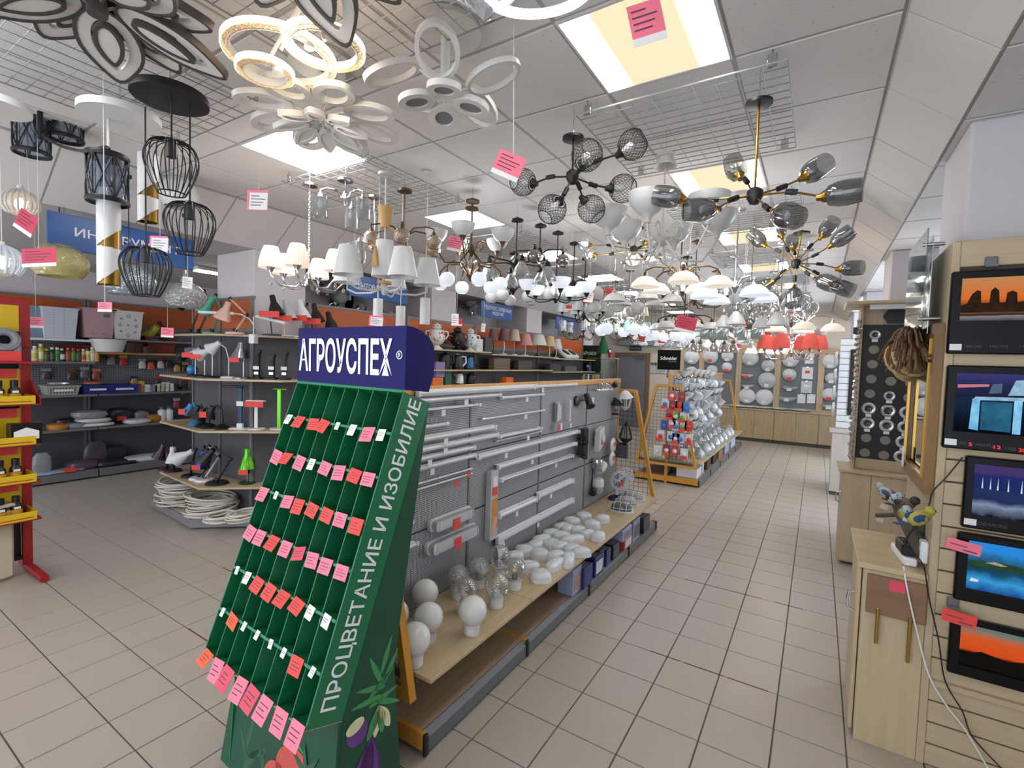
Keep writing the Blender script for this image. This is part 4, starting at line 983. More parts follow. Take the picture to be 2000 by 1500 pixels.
for a in (('foil_pack', 'silver foil packs lying in the grey basket', 115, 756, 1.285, .24, .2, .05, FOIL, -8.48), ('foil_pack', 'red and yellow packets in the nearer blue basket', 180, 752, 1.285, .2, .18, .04, mat('mixed_packets', 'b8654a', .4, var=.6, scale=25), -8.48),
          ('plastic_bag', 'amber bag at the left of the third shelf', 112, 838, .702, .22, .2, .08, AMB, -8.45), ('plastic_bag', 'dark film bag behind the amber bag', 132, 830, .702, .3, .2, .12, DARKB, -8.66), ('plastic_bag', 'grey film pack right of the amber bag', 145, 836, .702, .26, .2, .07, CLOTHG, -8.48),
          ('plastic_bag', 'bottom grey white folded sheet pack of the pile', 187, 832, .702, .40, .3, .06, WBAG, -8.5), ('plastic_bag', 'middle grey white folded sheet pack of the pile', 182, 824, .765, .38, .3, .06, WBAG, -8.5), ('plastic_bag', 'top grey film sheet pack of the pile', 174, 815, .828, .40, .3, .10, CLOTHG, -8.52),
          ('plastic_bag', 'black bag with red card on the third shelf', 232, 812, .702, .36, .2, .22, DARKB, -8.68), ('plastic_bag', 'cream film pack on the third shelf', 267, 826, .702, .34, .26, .07, WBAG, -8.48), ('plastic_bag', 'grey boxes of film beside the cream pack', 275, 815, .702, .22, .16, .16, CLOTHG, -8.68),
          ('plastic_bag', 'brown packet near the white bottles', 302, 822, .702, .2, .16, .11, AMB, -8.52),
          ('plastic_bag', 'clear bag standing at the left of the lowest shelf', 82, 905, .127, .2, .1, .28, CLOTHG, -8.5), ('plastic_bag', 'blue and white flat pack on the lowest shelf', 92, 926, .127, .3, .25, .03, mat('blue_white_pack', '8fa5c0', .4, var=.5, scale=12), -8.46),
          ('plastic_bag', 'flat pack with red card on the lowest shelf', 130, 920, .127, .4, .25, .04, CLOTHG, -8.46), ('plastic_bag', 'purple printed bag on the lowest shelf', 160, 912, .127, .36, .3, .12, PURB, -8.52), ('plastic_bag', 'upright clear bag with dark purple print', 186, 895, .127, .28, .1, .34, PURB, -8.66),
          ('plastic_bag', 'black film pack with white edge on the lowest shelf', 215, 908, .127, .42, .3, .08, DARKB, -8.5), ('plastic_bag', 'black boxy bag behind the film pack', 222, 890, .127, .34, .16, .24, DARKB, -8.7), ('plastic_bag', 'dark flat pack right of the black bag', 245, 902, .127, .36, .3, .06, DARKB, -8.5),
          ('plastic_bag', 'white cloth bundle at the right of the lowest shelf', 287, 898, .127, .62, .3, .09, WBAG, -8.5)):
    t = pack(*a[:9], x=a[9], grp='bagged goods on the wall shelves')
    if 'red card' in a[1]: O('price_tag', B().box(a[6] / 2 + .003, a[6] / 2 + .006, -.06, .06, a[7] * .2, a[7] * .2 + .06), REDT, t, smooth=False)
def bottle(label, px, py, z, h, r, body, cap, x=-8.47, label_m=None, grp='bottles on the wall shelf'):
    t = T('bottle', label, 'bottle', shelf_pos(px, py, z, x), 0, group=grp)
    O('body', B().lathe([(r * .95, 0), (r, .006), (r, h * .68), (r * .8, h * .76), (r * .42, h * .82), (r * .42, h * .86)], 14), body, t)
    O('cap', B().lathe([(r * .55, h * .84), (r * .55, h), (r * .4, h), (0, h)], 12), cap, t)
    if label_m: O('paper_label', B().lathe([(r * 1.015, h * .15), (r * 1.015, h * .55)], 14, close=False), label_m, t)
    return t
cm = lambda c: mat('plastic_' + c, c, .35, var=.12, scale=20)
for px, c, cap, lb, h, lab in ((68, 'c9c2a0', 'd8d8d0', 'b9a94e', .19, 'cream bottle with yellow label'), (80, 'b8a440', 'd9d2a8', 'd6cfa0', .22, 'yellow bottle with pale cap'), (91, '2f4a2c', 'c8b43c', '3a5a38', .16, 'dark green bottle with yellow cap'), (102, '2c2a24', 'c9c9c9', '4a4a40', .18, 'dark bottle with white cap'),
                              (112, '3c8a3e', 'cfd6cf', '2a6a30', .18, 'bright green bottle'), (121, '26282a', 'b9b9b9', 'd0d0d0', .17, 'black bottle with round white label'), (133, '8a3a22', 'b84a30', '9a4a2a', .18, 'rust brown bottle behind a red card'), (143, '4a6a34', 'a03a2c', '5a7a40', .18, 'olive green bottle'),
                              (153, '2e4a30', '9a3030', '3c5a3c', .17, 'dark green bottle next to the olive one'), (163, 'c8a85a', 'd8d0b0', 'b0462c', .17, 'ochre bottle'), (171, 'd8d8d4', '2c3a80', 'c9b040', .18, 'white bottle with navy cap'), (180, 'c9b86a', 'd8d8d0', 'd0d0cc', .2, 'pale yellow bottle'), (188, 'b8a878', 'd0d0c8', 'c8a040', .17, 'tan bottle at the shelf end')):
    bottle(lab + ' on the wall shelf', px, 706, 1.602, h, .033, cm(c), cm(cap), label_m=cm(lb))
for px in (316, 330): bottle(['left', 'right'][px > 320] + ' of two white jug bottles by the pegboard', px, 826, .702, .22, .055, WHITEP, cm('4a6a50'), x=-8.5)
random.seed(3)
for k, (px, w, h, c, lab) in enumerate(((266, .1, .13, 'a05a7a', 'purple lidded jar'), (276, .05, .16, 'c8a030', 'slim yellow box'), (284, .09, .11, 'dfe3df', 'white jar with green lid'), (297, .10, .1, '8a8a8c', 'grey printed jar'), (306, .08, .11, 'c9c9c4', 'pale small box'), (315, .08, .12, 'b9b29a', 'beige small box'), (324, .08, .14, 'cfcfc8', 'taller pale box'), (332, .07, .12, 'd8d4c8', 'cream box at the shelf end'))):
    pack('small_box', lab + ' on the shelf right of the blue baskets', px, 764, 1.162, w, .1, h, mat('smallbox_' + c, c, .4, var=.35, scale=25), x=-8.46, cat='box', grp='small boxes on the wall shelf', soft=False)
for k, (px, py, c, c2, lab) in enumerate(((217, 700, 'd84038', '9aa09a', 'red header card pack'), (241, 702, 'd8b040', 'c83830', 'red and yellow card pack'), (278, 708, '8fa08f', 'd8d8d8', 'white brush head pack'), (295, 710, '2a2422', 'd85a38', 'black pack with orange label'), (314, 708, 'a02030', 'c8c8c8', 'dark red narrow pack'), (330, 706, '4a4c50', '2a2a2c', 'grey tool pack'),
                                    (346, 715, '2c2a26', 'b89a40', 'black and yellow pliers'), (362, 715, 'b8a050', '2c2a26', 'pliers with yellow grips'), (262, 742, '24406a', 'd8a030', 'pair of blue and yellow gloves'), (310, 742, 'c83830', '3a3a3c', 'row of red topped fittings'), (356, 745, 'd84038', '444448', 'red headed packs by the lamps'), (343, 757, '28282a', '3a3a3c', 'black gadget on the pegboard'), (361, 760, '2c2c2e', '48484c', 'second black gadget on the pegboard'), (373, 750, 'c84038', '606066', 'red pack above the blue lamp'),
                                    (90, 728, '9a9aa0', '5a4a48', 'clear pack hanging under the bottles'), (140, 730, '8a4a34', '4a3a34', 'brown pack hanging under the bottles'), (165, 725, 'a8aaac', '6a6c70', 'white framed pack hanging under the bottles'), (188, 728, 'c87a58', 'a04a38', 'orange pack hanging under the bottles'), (345, 785, 'd0d0cc', 'c84a44', 'white and red fittings below the gadgets'))):
    p = onx(px, py, -8.74); t = T('hanging_pack', lab + ' on the wall shelving', 'package', p, 0, group='packs hung on the pegboard')
    O('header', B().box(0, .006, -.05, .05, .02, .06), cm(c), t, smooth=False); O('pouch', B().lathe([(.045, -.09), (.05, -.03), (.03, .02), (.0, .02)], 8, Matrix.Diagonal((.5, 1, 1, 1))), cm(c2), t); O('hook', B().cyl((-.05, 0, .05), (.03, 0, .05), .003, n=5), CHROME, t)

# ---------------------------------------------------------------- red glue stand at the left edge
RED = mat('red_enamel', '9c1f22', .4, var=.06); YEL = mat('yellow_tray', 'd8b21e', .4, var=.08); 
rs = T('glue_stand', 'red metal stand with yellow trays of black glue bottles', 'display stand', (-5.3, 1.2, 0), R(90))
RM = TR(-5.3, 1.2, 0) @ RZ(R(90))
for x in (0, -.78): O('post', B().cbox(x - .03, x + .03, -.02, .02, .04, 2.16, .004), RED, rs, smooth=False)
for x in (0, -.78): O('foot', B().tube([(x, .12, .03), (x, -.1, .03), (x, -.42, .03)], .03, 8), RED, rs)
O('foot_bar', B().box(-.78, 0, -.015, .015, .09, .12), BLACKM, rs, smooth=False); O('back_sheet', B().box(-.75, -.03, .025, .035, .1, 2.1), BLACKP, rs, smooth=False)
O('top_sign', B().cbox(-.80, .03, -.03, .03, 1.78, 2.16, .004), RED, rs, smooth=False)
O('sign_face', B().box(-.75, -.035, -.034, -.031, 1.90, 2.10), YEL, rs, smooth=False)
O('sign_house', B().prism([(-.75, 1.82), (-.2, 1.86), (-.2, 2.02), (-.4, 2.07), (-.75, 2.07)], -.037, -.034, Matrix(((1, 0, 0, 0), (0, 0, 1, 0), (0, 1, 0, 0), (0, 0, 0, 1)))), CARD, rs, smooth=False)
O('sign_stripe', B().prism([(-.75, 1.84), (-.2, 1.78), (-.2, 1.80), (-.75, 1.86)], -.039, -.037, Matrix(((1, 0, 0, 0), (0, 0, 1, 0), (0, 1, 0, 0), (0, 0, 0, 1)))), RED, rs, smooth=False)
O('sign_dark', B().box(-.2, -.03, -.036, -.031, 1.80, 1.90), BLACKP, rs, smooth=False)
place_text('МОМЕНТ', .50, .085, TR(-.50, -.0395, 1.945) @ RX(R(90)), rs, mat('crimson_letter', '8a2238', .5), bold=.006)
O('top_shelf', B().box(-.8, .03, -.2, .0, 1.655, 1.67), RED, rs, smooth=False)
O('side_wing', B().prism([(0, 1.34), (-.26, 1.34), (-.26, 1.39), (0, 1.55)], .025, .031, Matrix(((0, 0, 1, 0), (1, 0, 0, 0), (0, 1, 0, 0), (0, 0, 0, 1)))), RED, rs, smooth=False)
glue_p = None
random.seed(5)
GLUE = mat('glue_bottle', '1a1512', .3); GLY = mat('glue_label', 'd89a20', .4, var=.3, scale=30)
for k, z in enumerate((1.34, 1.03, .74, .45)):
    O('shelf', B().box(-.8, .03, -.25, .02, z, z + .012), RED, rs, smooth=False)
    for j, x in enumerate((-.62, -.36, -.12)):
        tr = O('tray', B().band([(x - .12, -.26), (x + .12, -.26), (x + .12, .0), (x - .12, .0)], [(x - .112, -.252), (x + .112, -.252), (x + .112, -.008), (x - .112, -.008)], z + .012, z + .075), YEL, rs, smooth=False)
        O('tray_back', B().box(x - .11, x + .11, -.012, -.006, z + .05, z + .27), YEL, tr, smooth=False); O('tray_print', B().box(x - .1, x + .1, -.2615, -.2605, z + .028, z + .034), RED, tr, smooth=False)
        if j: O('price_card', B().box(x - .06, x + .07, -.02, -.018, z + .2, z + .27), REDT, tr, smooth=False)
for k, z in enumerate((1.34, 1.03, .74, .45)):
    for j, x in enumerate((-.42, -.31, -.18, -.09) if k != 1 else (-.45, -.37, -.29)):
        p = RM @ Vector((x, -.16 + .02 * (j % 2), z + .0125))
        t = T('glue_bottle', f'black glue bottle with yellow label in the {["top", "second", "third", "lowest"][k]} yellow tray, {ORDW[j]} from left', 'bottle', p, R(90), group='glue bottles in the yellow trays')
        O('body', B().lathe([(.034, 0), (.036, .01), (.036, .10), (.02, .125), (.02, .13)], 12), GLUE, t); O('cap', B().lathe([(.024, .13), (.024, .175), (.0, .178)], 10), BLACKP, t); O('paper_label', B().lathe([(.0367, .02), (.0367, .075)], 12, close=False), GLY, t); O('emblem', B().box(-.018, .018, -.038, -.0365, .08, .098), CARD, t)
# clear packs between the sign and the trays
for x, lab in ((-.33, 'left'), (-.13, 'right')):
    p = RM @ Vector((x, -.1, 1.672))
    t = T('tape_pack', f'{lab} pack of tape with red card at the top of red stand', 'package', p, R(90), group='tape packs on the red stand')
    O('roll', B().torus(.065, .03, TR(0, 0, .16) @ RX(R(75)), 18, 8), mat('tape_grey', '8a8c94', .3, var=.3, scale=25), t); O('wrapper', B().cbox(-.09, .09, -.02, .03, .0, .13, .01), mat('tape_wrap', '9b9aa6', .3, var=.5, scale=22), t); O('price_card', B().box(-.08, .08, -.05, -.048, .0, .075), REDT, t, smooth=False)
p = RM @ Vector((-.07, -.2, 1.043))
t = T('tile_glue_box', 'black box with a white house emblem in the second yellow tray', 'box', p, R(90)); O('box', B().cbox(-.07, .11, -.05, .05, -.0, .16, .003), GLUE, t, smooth=False); O('emblem', B().prism([(-.05, .04), (.09, .04), (.09, .1), (.02, .13), (-.05, .1)], -.052, -.0505, Matrix(((1, 0, 0, 0), (0, 0, 1, 0), (0, 1, 0, 0), (0, 0, 0, 1)))), CARD, t, smooth=False)
# pale rounded counter end at the very left edge
t = T('counter_end', 'pale cream rounded counter end at the left edge of the frame', 'counter', onz(-30, 1150, 0), R(20))
O('panel', B().cbox(-.22, .0, -.25, .2, 0, .56, .03), mat('cream_laminate', 'c9bfa6', .4), t); O('top', B().cbox(-.24, .02, -.27, .22, .56, .59, .012), mat('cream_laminate', 'c9bfa6', .4), t)
# ================================================================ DESK LAMP CORNER
lu = T('lamp_shelving', 'grey corner shelving with beech shelves full of desk lamps', 'shelving', (0, 0, 0))
PB = [(-6.30, 2.84), (-6.32, 2.45), (-5.24, 2.37), (-4.62, 2.93), (-4.62, 3.45), (-4.97, 3.45), (-4.97, 2.84)]
PS = [(-6.22, 2.84), (-6.22, 2.50), (-5.20, 2.43), (-4.62, 2.95), (-4.62, 3.45), (-4.97, 3.45), (-4.97, 2.84)]
PT = [(-6.2, 2.84), (-6.15, 2.62), (-5.22, 2.55), (-4.70, 3.02), (-4.70, 3.45), (-4.97, 3.45), (-4.97, 2.84)]
O('base', B().prism(PB, .02, .105), mat('grey_base', '85868a', .45, metal=.2, var=.05), lu, smooth=False); O('base_board', B().prism([(x * .997, y + .02) for x, y in PB], .105, .112), BEECHX, lu, smooth=False)
LZ = (.42, .995, 1.52, 1.975)
for z, p in zip(LZ, (PS, PS, PS, PT)): O('shelf_board', B().prism(p, z - .02, z), BEECHX, lu, smooth=False)
BKP = mat('lamp_unit_back', '55555b', .6, var=.05)
for x0, x1 in ((-6.2, -5.6), (-5.6, -4.98)): O('back_panel', B().box(x0 + .003, x1 - .003, 2.845, 2.862, .1, 1.98), BKP, lu, smooth=False)
for y0, y1 in ((2.87, 3.45), (3.455, 4.2)): O('back_panel', B().box(-4.975, -4.96, y0, y1, .1, 1.98), BKP, lu, smooth=False)
for x in (-6.2, -5.6, -4.985): O('upright', B().box(x - .015, x + .015, 2.83, 2.85, 0, 2.36), SHELFG, lu, smooth=False)
for x0, x1 in ((-6.2, -5.62), (-5.6, -4.99)): O('fascia', B().cbox(x0 + .012, x1 - .012, 2.842, 2.866, 2.04, 2.35, .003), ORANGE, lu, smooth=False)
O('fascia_frame', B().box(-6.2, -4.96, 2.84, 2.866, 2.35, 2.38).box(-6.2, -4.96, 2.84, 2.866, 1.98, 2.04), SHELFG, lu, smooth=False)
PXM = .00506     # metres per photo pixel at the lamps
AX = R(32)       # lamps stand parallel to the picture plane
def lamp_at(name, label, px, py, z): 
    r = _ray(px, py); dd = .16 if z < 1.9 else .10; k = max((2.60 if z < 1.9 else 2.70) / r.y, (-5.28 - dd) / (.6675 * r.x - .7445 * r.y)); p = CAM + r * k; p.z = z
    return T(name, label, 'desk lamp', p, AX, group='desk lamps on the corner shelving')
def cone_head(t, x, z, dx, dz, m, L=.16, r=.075, neck=.03, y=0.0, inner=None):
    d = Vector((dx, 0, dz)).normalized(); M = TR(x, y, z) @ d.to_track_quat('Z', 'Y').to_matrix().to_4x4()
    h = O('head', B().lathe([(.0, -.012), (neck * .8, -.01), (neck, .0), (neck * 1.05, L * .3), (r * .72, L * .62), (r, L), (r - .004, L), (r * .68, L * .6), (neck * .8, L * .3)], 18, M, close=False), m, t)
    O('bulb', B().sphere((0, 0, L * .78), r * .45, 10, 6, M=M), inner or WHITEP, h); return h
def architect(label, px, py, z, elbow, head, hd, m, arm=None, base='disc', L=.16, r=.075, rb=.09, tagc=None, bm=None):
    """two-armed desk lamp; elbow and head given as offsets in metres (across, up)"""
    t = lamp_at('desk_lamp', label, px, py, z); arm = arm or m
    O('base', B().lathe([(rb, 0), (rb, .012), (rb * .9, .022), (0, .024)], 24), bm or m, t)
    for s in (-.012, .012): O('lower_arm', B().cyl((0, s, .02), (elbow[0], s, elbow[1]), .005, n=6), arm, t)
    O('joint', B().sphere((elbow[0], 0, elbow[1]), .02, 10, 6), BLACKP, t); O('base_joint', B().sphere((0, 0, .04), .022, 10, 6), BLACKP, t)
    for s in (-.012, .012): O('upper_arm', B().cyl((elbow[0], s, elbow[1]), (head[0], s, head[1]), .005, n=6), arm, t)
    O('head_joint', B().sphere((head[0], 0, head[1]), .018, 10, 6), BLACKP, t)
    cone_head(t, head[0] + hd[0] * .05, head[1] + hd[1] * .05 , hd[0], hd[1], m, L, r)
    if tagc: O('price_tag', B().box(head[0] + hd[0] * L - .05, head[0] + hd[0] * L + .04, -.09, -.088, head[1] + hd[1] * L - .05, head[1] + hd[1] * L), tagc, t, smooth=False)
    return t
MINT = mat('mint_enamel', '4fb79a', .3); PEACH = mat('peach_enamel', 'e3b7a4', .35); GREENM = mat('green_metallic', '5fae2c', .2, metal=.6); BLUEM = mat('blue_metallic', '1b3a9a', .18, metal=.6); LIME = mat('lime_enamel', 'b9b93a', .35); DPUR = mat('plum_enamel', '3a1226', .25); SKY = mat('sky_blue_plastic', '3a8ac2', .3); NAVYL = mat('navy_plastic', '16305c', .35); SILV = mat('silver_enamel', 'a8a9ac', .25, metal=.8)
z4 = LZ[3] + .001
architect('left of two black arm lamps on the top shelf', 372, 652, z4, (.1, .28), (.02, .45), (-.7, -.6), BLACKP)
architect('right of two black arm lamps on a navy base', 388, 652, z4, (.12, .30), (.06, .48), (-.6, -.6), BLACKP, bm=NAVYL)
architect('mint green desk lamp with its head above the orange band', 414, 651, z4, (.09, .26), (.04, .42), (-.55, -.75), MINT, arm=mat('mint_arm', '3f9c84', .35), L=.19, r=.085)
architect('peach pink desk lamp with crossed arms on a pink disc', 459, 652, z4, (.12, .20), (-.05, .36), (-.35, -.9), PEACH, L=.18, r=.085)
lime = architect('lime yellow desk lamp beside the corner shelving top', 316, 652, z4, (.08, .08), (.02, .16), (-.6, -.75), LIME, arm=BLACKP, L=.15, r=.075, bm=BLACKP)
lime.location = shelf_pos(308, 655, 1.932, -8.6); lime.scale = (1.7, 1.7, 1.7)
for px, zt, m, lab, red in ((531, .30, BLACKP, 'black conical lamp with a long red card', 1), (556, .27, mat('grey_white_enamel', 'b9babd', .3), 'grey white conical lamp beside the black one', 1), (585, .29, WHITEP, 'white conical lamp above the blue header', 1), (612, .27, BLACKP, 'black round headed lamp above the blue header', 1), (640, .2, BLACKP, 'low black domed lamp peeking over the blue header', 0)):
    p = onx(px, 655, -4.75); p.z = z4; t = T('desk_lamp', lab, 'desk lamp', p, AX, group='desk lamps on the corner shelving')
    O('base', B().lathe([(.09, 0), (.09, .012), (0, .02)], 20), BLACKP if m == BLACKP else m, t); O('stem', B().tube([(0, 0, .02), (-.02, 0, zt * .6), (.0, 0, zt)], .006, 6), BLACKP if m == BLACKP else PEACH, t)
    cone_head(t, 0, zt + .10, .25, -1, m, .2, .08, .028)
    if red: O('price_tag', B().box(-.08, .12, -.1, -.097, zt - .12, zt - .06), REDT, t, smooth=False)
t = lamp_at('tube_lamp', 'white clamp lamp with long tube head on the top shelf', 497, 660, z4 - .06)
O('clamp', B().cbox(-.03, .03, -.06, .02, -.03, .065, .006), WHITEP, t); O('arm', B().tube([(0, -.02, .06), (0, -.02, .16), (-.04, -.02, .22), (-.13, -.02, .265), (-.2, -.02, .27)], .006, 6), WHITEP, t)
O('head', B().cyl((-.2, -.02, .27), (-.56, -.02, .275), .016, n=10), WHITEP, t); O('arm', B().tube([(0, -.02, .16), (.0, -.02, .24), (.03, -.02, .25)], .006, 6), WHITEP, t); O('head', B().cyl((.03, -.02, .25), (.32, -.02, .19), .018, n=10), WHITEP, t)
z3 = LZ[2] + .001
def stem_lamp(label, px, py, z, path, hd, m, stem, bm, r=.075, L=.12, rb=.08, tagc=None):
    t = lamp_at('desk_lamp', label, px, py, z); O('base', B().lathe([(rb, 0), (rb, .012), (rb * .85, .02), (0, .022)], 22), bm, t)
    O('stem', B().tube([(x, 0, zz) for x, zz in path], .007, 7), stem, t); x, zz = path[-1]
    h = cone_head(t, x, zz, hd[0], hd[1], m, L, r)
    if tagc: O('price_tag', B().box(x + hd[0] * L - .05, x + hd[0] * L + .05, -.085, -.082, zz + hd[1] * L - .05, zz + hd[1] * L), tagc, t, smooth=False)
    return t
stem_lamp('white desk lamp with round head on a curved stem', 447, 733, z3, [(0, .02), (0, .2), (-.03, .31), (-.1, .36)], (-.6, -.45), WHITEP, SILV, WHITEP, r=.07)
stem_lamp('brushed silver dome lamp with red card', 470, 737, z3, [(0.03, .02), (.03, .25), (.0, .37)], (-.15, -1), SILV, SILV, SILV, r=.075, L=.15, tagc=REDT)
stem_lamp('left silver stemmed lamp with red card', 400, 733, z3, [(0, .02), (0, .25), (-.05, .3)], (-.7, -.4), SILV, SILV, BLACKP, tagc=REDT)
stem_lamp('second silver stemmed lamp with red card', 415, 733, z3, [(0, .02), (0, .24), (-.04, .28)], (-.7, -.35), WHITEP, SILV, BLACKP, tagc=REDT)
stem_lamp('black headed lamp at the far left of second shelf', 382, 730, z3, [(0, .02), (0, .2), (-.05, .27)], (-.75, -.35), BLACKP, SILV, BLACKP)
t = lamp_at('night_lamp', 'small round blue night lamp on second shelf', 376, 728, z3); O('ball', B().sphere((0, 0, .07), .055, 16, 10), SKY, t); O('base', B().lathe([(.04, 0), (.03, .02), (0, .02)], 14), BLACKP, t)
for px, h, lab in ((503, .30, 'tall black curved panel lamp nearest the silver dome'), (532, .27, 'middle black curved panel lamp'), (557, .3, 'right black curved panel lamp beside the header')):
    t = lamp_at('led_desk_lamp', lab, px, 740, z3); O('base', B().cbox(-.05, .05, -.05, .04, 0, .02, .005), BLACKP, t)
    O('body', B().tube([(0, 0, .02), (0, 0, .14)], .028, 8), BLACKP, t); O('neck', B().tube([(0, 0, .14), (0, 0, h * .7), (.02, -.01, h * .93), (.05, -.03, h)], [.026, .026, .022, .012], 8), BLACKP, t); O('sensor_plate', B().box(-.022, .022, -.031, -.0285, .05, .075), CHROME, t); O('price_tag', B().box(-.03, .03, -.034, -.032, .1, .135), CARD, t, smooth=False)
z2 = LZ[1] + .001
def goose(label, px, py, m, head_off, white=True, tagc=None, bm=None):
    t = lamp_at('desk_lamp', label, px, py, z2); O('base', B().lathe([(.075, 0), (.08, .01), (.06, .03), (.02, .05), (0, .05)], 18), bm or m, t)
    x, z = head_off; O('gooseneck', B().tube([(0, 0, .03), (0, 0, z * .55), (-.01, 0, z * .9), (x * .5, 0, z * 1.08), (x, 0, z)], .013, 8), m, t)
    cone_head(t, x, z, -.35, -.75, m, .11, .07, .03)
    if tagc: O('price_tag', B().box(x - .09, x - .02, -.075, -.072, z - .1, z - .04), tagc, t, smooth=False)
goose('light blue gooseneck lamp on the third shelf', 383, 822, SKY, (-.05, .22), tagc=REDT)
goose('left black gooseneck lamp with white inside', 397, 824, BLACKP, (-.05, .21)); goose('middle black gooseneck lamp', 408, 828, BLACKP, (-.06, .19)); goose('right black gooseneck lamp with red card', 434, 833, BLACKP, (-.1, .22), tagc=REDT)
t = lamp_at('led_desk_lamp', 'slim navy blue LED lamp with white foot', 469, 836, z2); O('foot', B().prism([(-.11, -.05), (.07, -.05), (.09, .06), (-.07, .06)], 0, .012), WHITEP, t); O('socket', B().cbox(-.03, .03, -.02, .02, .012, .06, .005), WHITEP, t); O('column', B().cbox(-.022, .022, -.008, .008, .06, .43, .004), NAVYL, t); O('head', B().cbox(-.2, .03, -.012, .012, .43, .45, .005), BLACKP, t); O('price_tag', B().box(-.035, .035, -.0105, -.009, .24, .29), CARD, t, smooth=False)
t = lamp_at('led_desk_lamp', 'white T shaped LED lamp with red card', 500, 836, z2); O('foot', B().lathe([(.09, 0), (.09, .01), (0, .014)], 24), WHITEP, t); O('column', B().cbox(-.018, .018, -.008, .008, .01, .29, .004), WHITEP, t); O('head', B().cbox(-.09, .1, -.05, .02, .29, .305, .006), WHITEP, t); O('price_tag', B().box(-.09, .1, -.055, -.051, .235, .295), REDT, t, smooth=False)
t = lamp_at('led_desk_lamp', 'bright green LED lamp mostly hidden by the green stand', 545, 836, z2); O('foot', B().lathe([(.09, 0), (.09, .01), (0, .014)], 24), WHITEP, t); O('column', B().cbox(-.022, .022, -.008, .008, .01, .42, .004), GREENM, t); O('head', B().cbox(-.05, .1, -.05, .02, .42, .435, .006), GREENM, t)
z1 = LZ[0] + .001
architect('white bell lamp at the left of the lowest beech shelf', 338, 925, z1, (.05, .16), (.0, .32), (.0, -1), WHITEP, arm=BLACKP, L=.17, r=.075, bm=DPUR)
architect('white lamp with long conical head and black arms', 372, 925, z1, (.03, .2), (.06, .30), (-.8, -.45), WHITEP, arm=BLACKP, L=.2, r=.08, bm=BLACKP)
architect('plum coloured lamp behind the white bell lamp', 326, 915, z1, (.02, .2), (-.02, .32), (-.3, -.8), DPUR, arm=BLACKP)
architect('metallic blue lamp with red card', 388, 934, z1, (.1, .13), (.06, .35), (-.15, -1), BLUEM, arm=BLACKP, L=.18, r=.07, tagc=REDT, bm=WHITEP)
architect('white armed lamp on a white disc', 399, 934, z1, (.16, .27), (.05, .37), (-.3, -.8), BLACKP, arm=WHITEP, bm=WHITEP, L=.1, r=.05)
architect('black arm lamp with large black base', 424, 944, z1, (.14, .26), (-.02, .38), (-.5, -.6), BLACKP, rb=.11)
t = stem_lamp('metallic green bell lamp with red card', 483, 945, z1, [(0, .02), (0, .12), (0, .2), (0, .36)], (0, -1), GREENM, GREENM, mat('dark_green_enamel', '2a3a24', .3), r=.085, L=.2, tagc=REDT)
O('joint', B().cbox(-.014, .014, -.014, .014, .1, .19, .004), BLACKP, t)
# coils of white cable on the base
CABLE = mat('white_cable', 'cbc7bd', .5, var=.06)
random.seed(21)
def coil(label, px, py, z, r, n, h, tail=None):
    p = onz(px, py, z); p.z = z; p.y = max(p.y, 2.40 + r * .75)
    t = T('cable_coil', label, 'cable', p, 0, group='coils of white cable on the shelf base')
    for k in range(n):
        rr = r * random.uniform(.72, 1.0); zz = .012 + h * k / n; tl = random.uniform(-.12, .12)
        M = TR(random.uniform(-.02, .02), random.uniform(-.02, .02), zz + abs(math.sin(tl)) * rr * .6) @ RX(tl) @ RY(random.uniform(-.12, .12))
        O('loop', B().torus(rr, .0085, M, 26, 5), CABLE, t)
    if tail: O('tail', B().tube([(-r, 0, .03)] + tail, .009, 6), CABLE, t)
    return t
coil('largest coil of white cable at the left end', 340, 985, .113, .27, 20, .26, [(-r_, -.1 - .03 * i, .03 - .0) for i, r_ in enumerate((.3, .42))]); coil('big coil of white cable in the middle', 415, 1000, .113, .25, 14, .17, [(-.3, -.12, .03), (-.44, -.16, .02)]); coil('small flat coil of white cable at the front', 425, 1018, .113, .17, 8, .05); coil('small flat coil of white cable by the green stand', 476, 1016, .113, .17, 9, .07)
# ================================================================ LEFT WALL: BLUE SIGNS, APPLIANCE SHELVES
BLUE = mat('blue_sign', '1a5aa6', .25, var=.1, scale=2.5)
MSX = Matrix(((0, 0, 1, 0), (1, 0, 0, 0), (0, 1, 0, 0), (0, 0, 0, 1)))      # text plane facing +X, reading along +Y
for y0, lines, lab in ((1.265, ['ИНСТРУМЕНТ'], 'blue hanging sign reading ИНСТРУМЕНТ behind the pendants'), (4.06, ['БЫТОВАЯ ТЕХНИКА'], 'blue hanging sign reading БЫТОВАЯ ТЕХНИКА'), (6.86, ['ЭЛЕКТРОУСТАНОВОЧНЫЕ', 'ИЗДЕЛИЯ'], 'blue hanging sign with two lines of white lettering'), (9.71, ['ВОДООЧИСТИТЕЛИ'], 'farthest blue hanging sign near the back corner')):
    t = T('department_sign', lab, 'sign', (-5.0, y0, 2.545), 0, group='blue department signs')
    O('panel', B().cbox(0, .02, 0, 1.02, 0, .275, .003), BLUE, t, smooth=False); O('hanger', B().cyl((.01, .1, .275), (.01, .1, .33), .003, n=5).cyl((.01, .92, .275), (.01, .92, .33), .003, n=5), STEEL, t)
    for k, s in enumerate(lines): place_text(s, {10: .74, 15: .78, 19: .90, 7: .36, 14: .78}.get(len(s), .7), .07, TR(.0215, .53, .15 if len(lines) == 1 else .18 - .09 * k) @ MSX, t, bold=.0012)
RB, RF = -4.97, -4.58
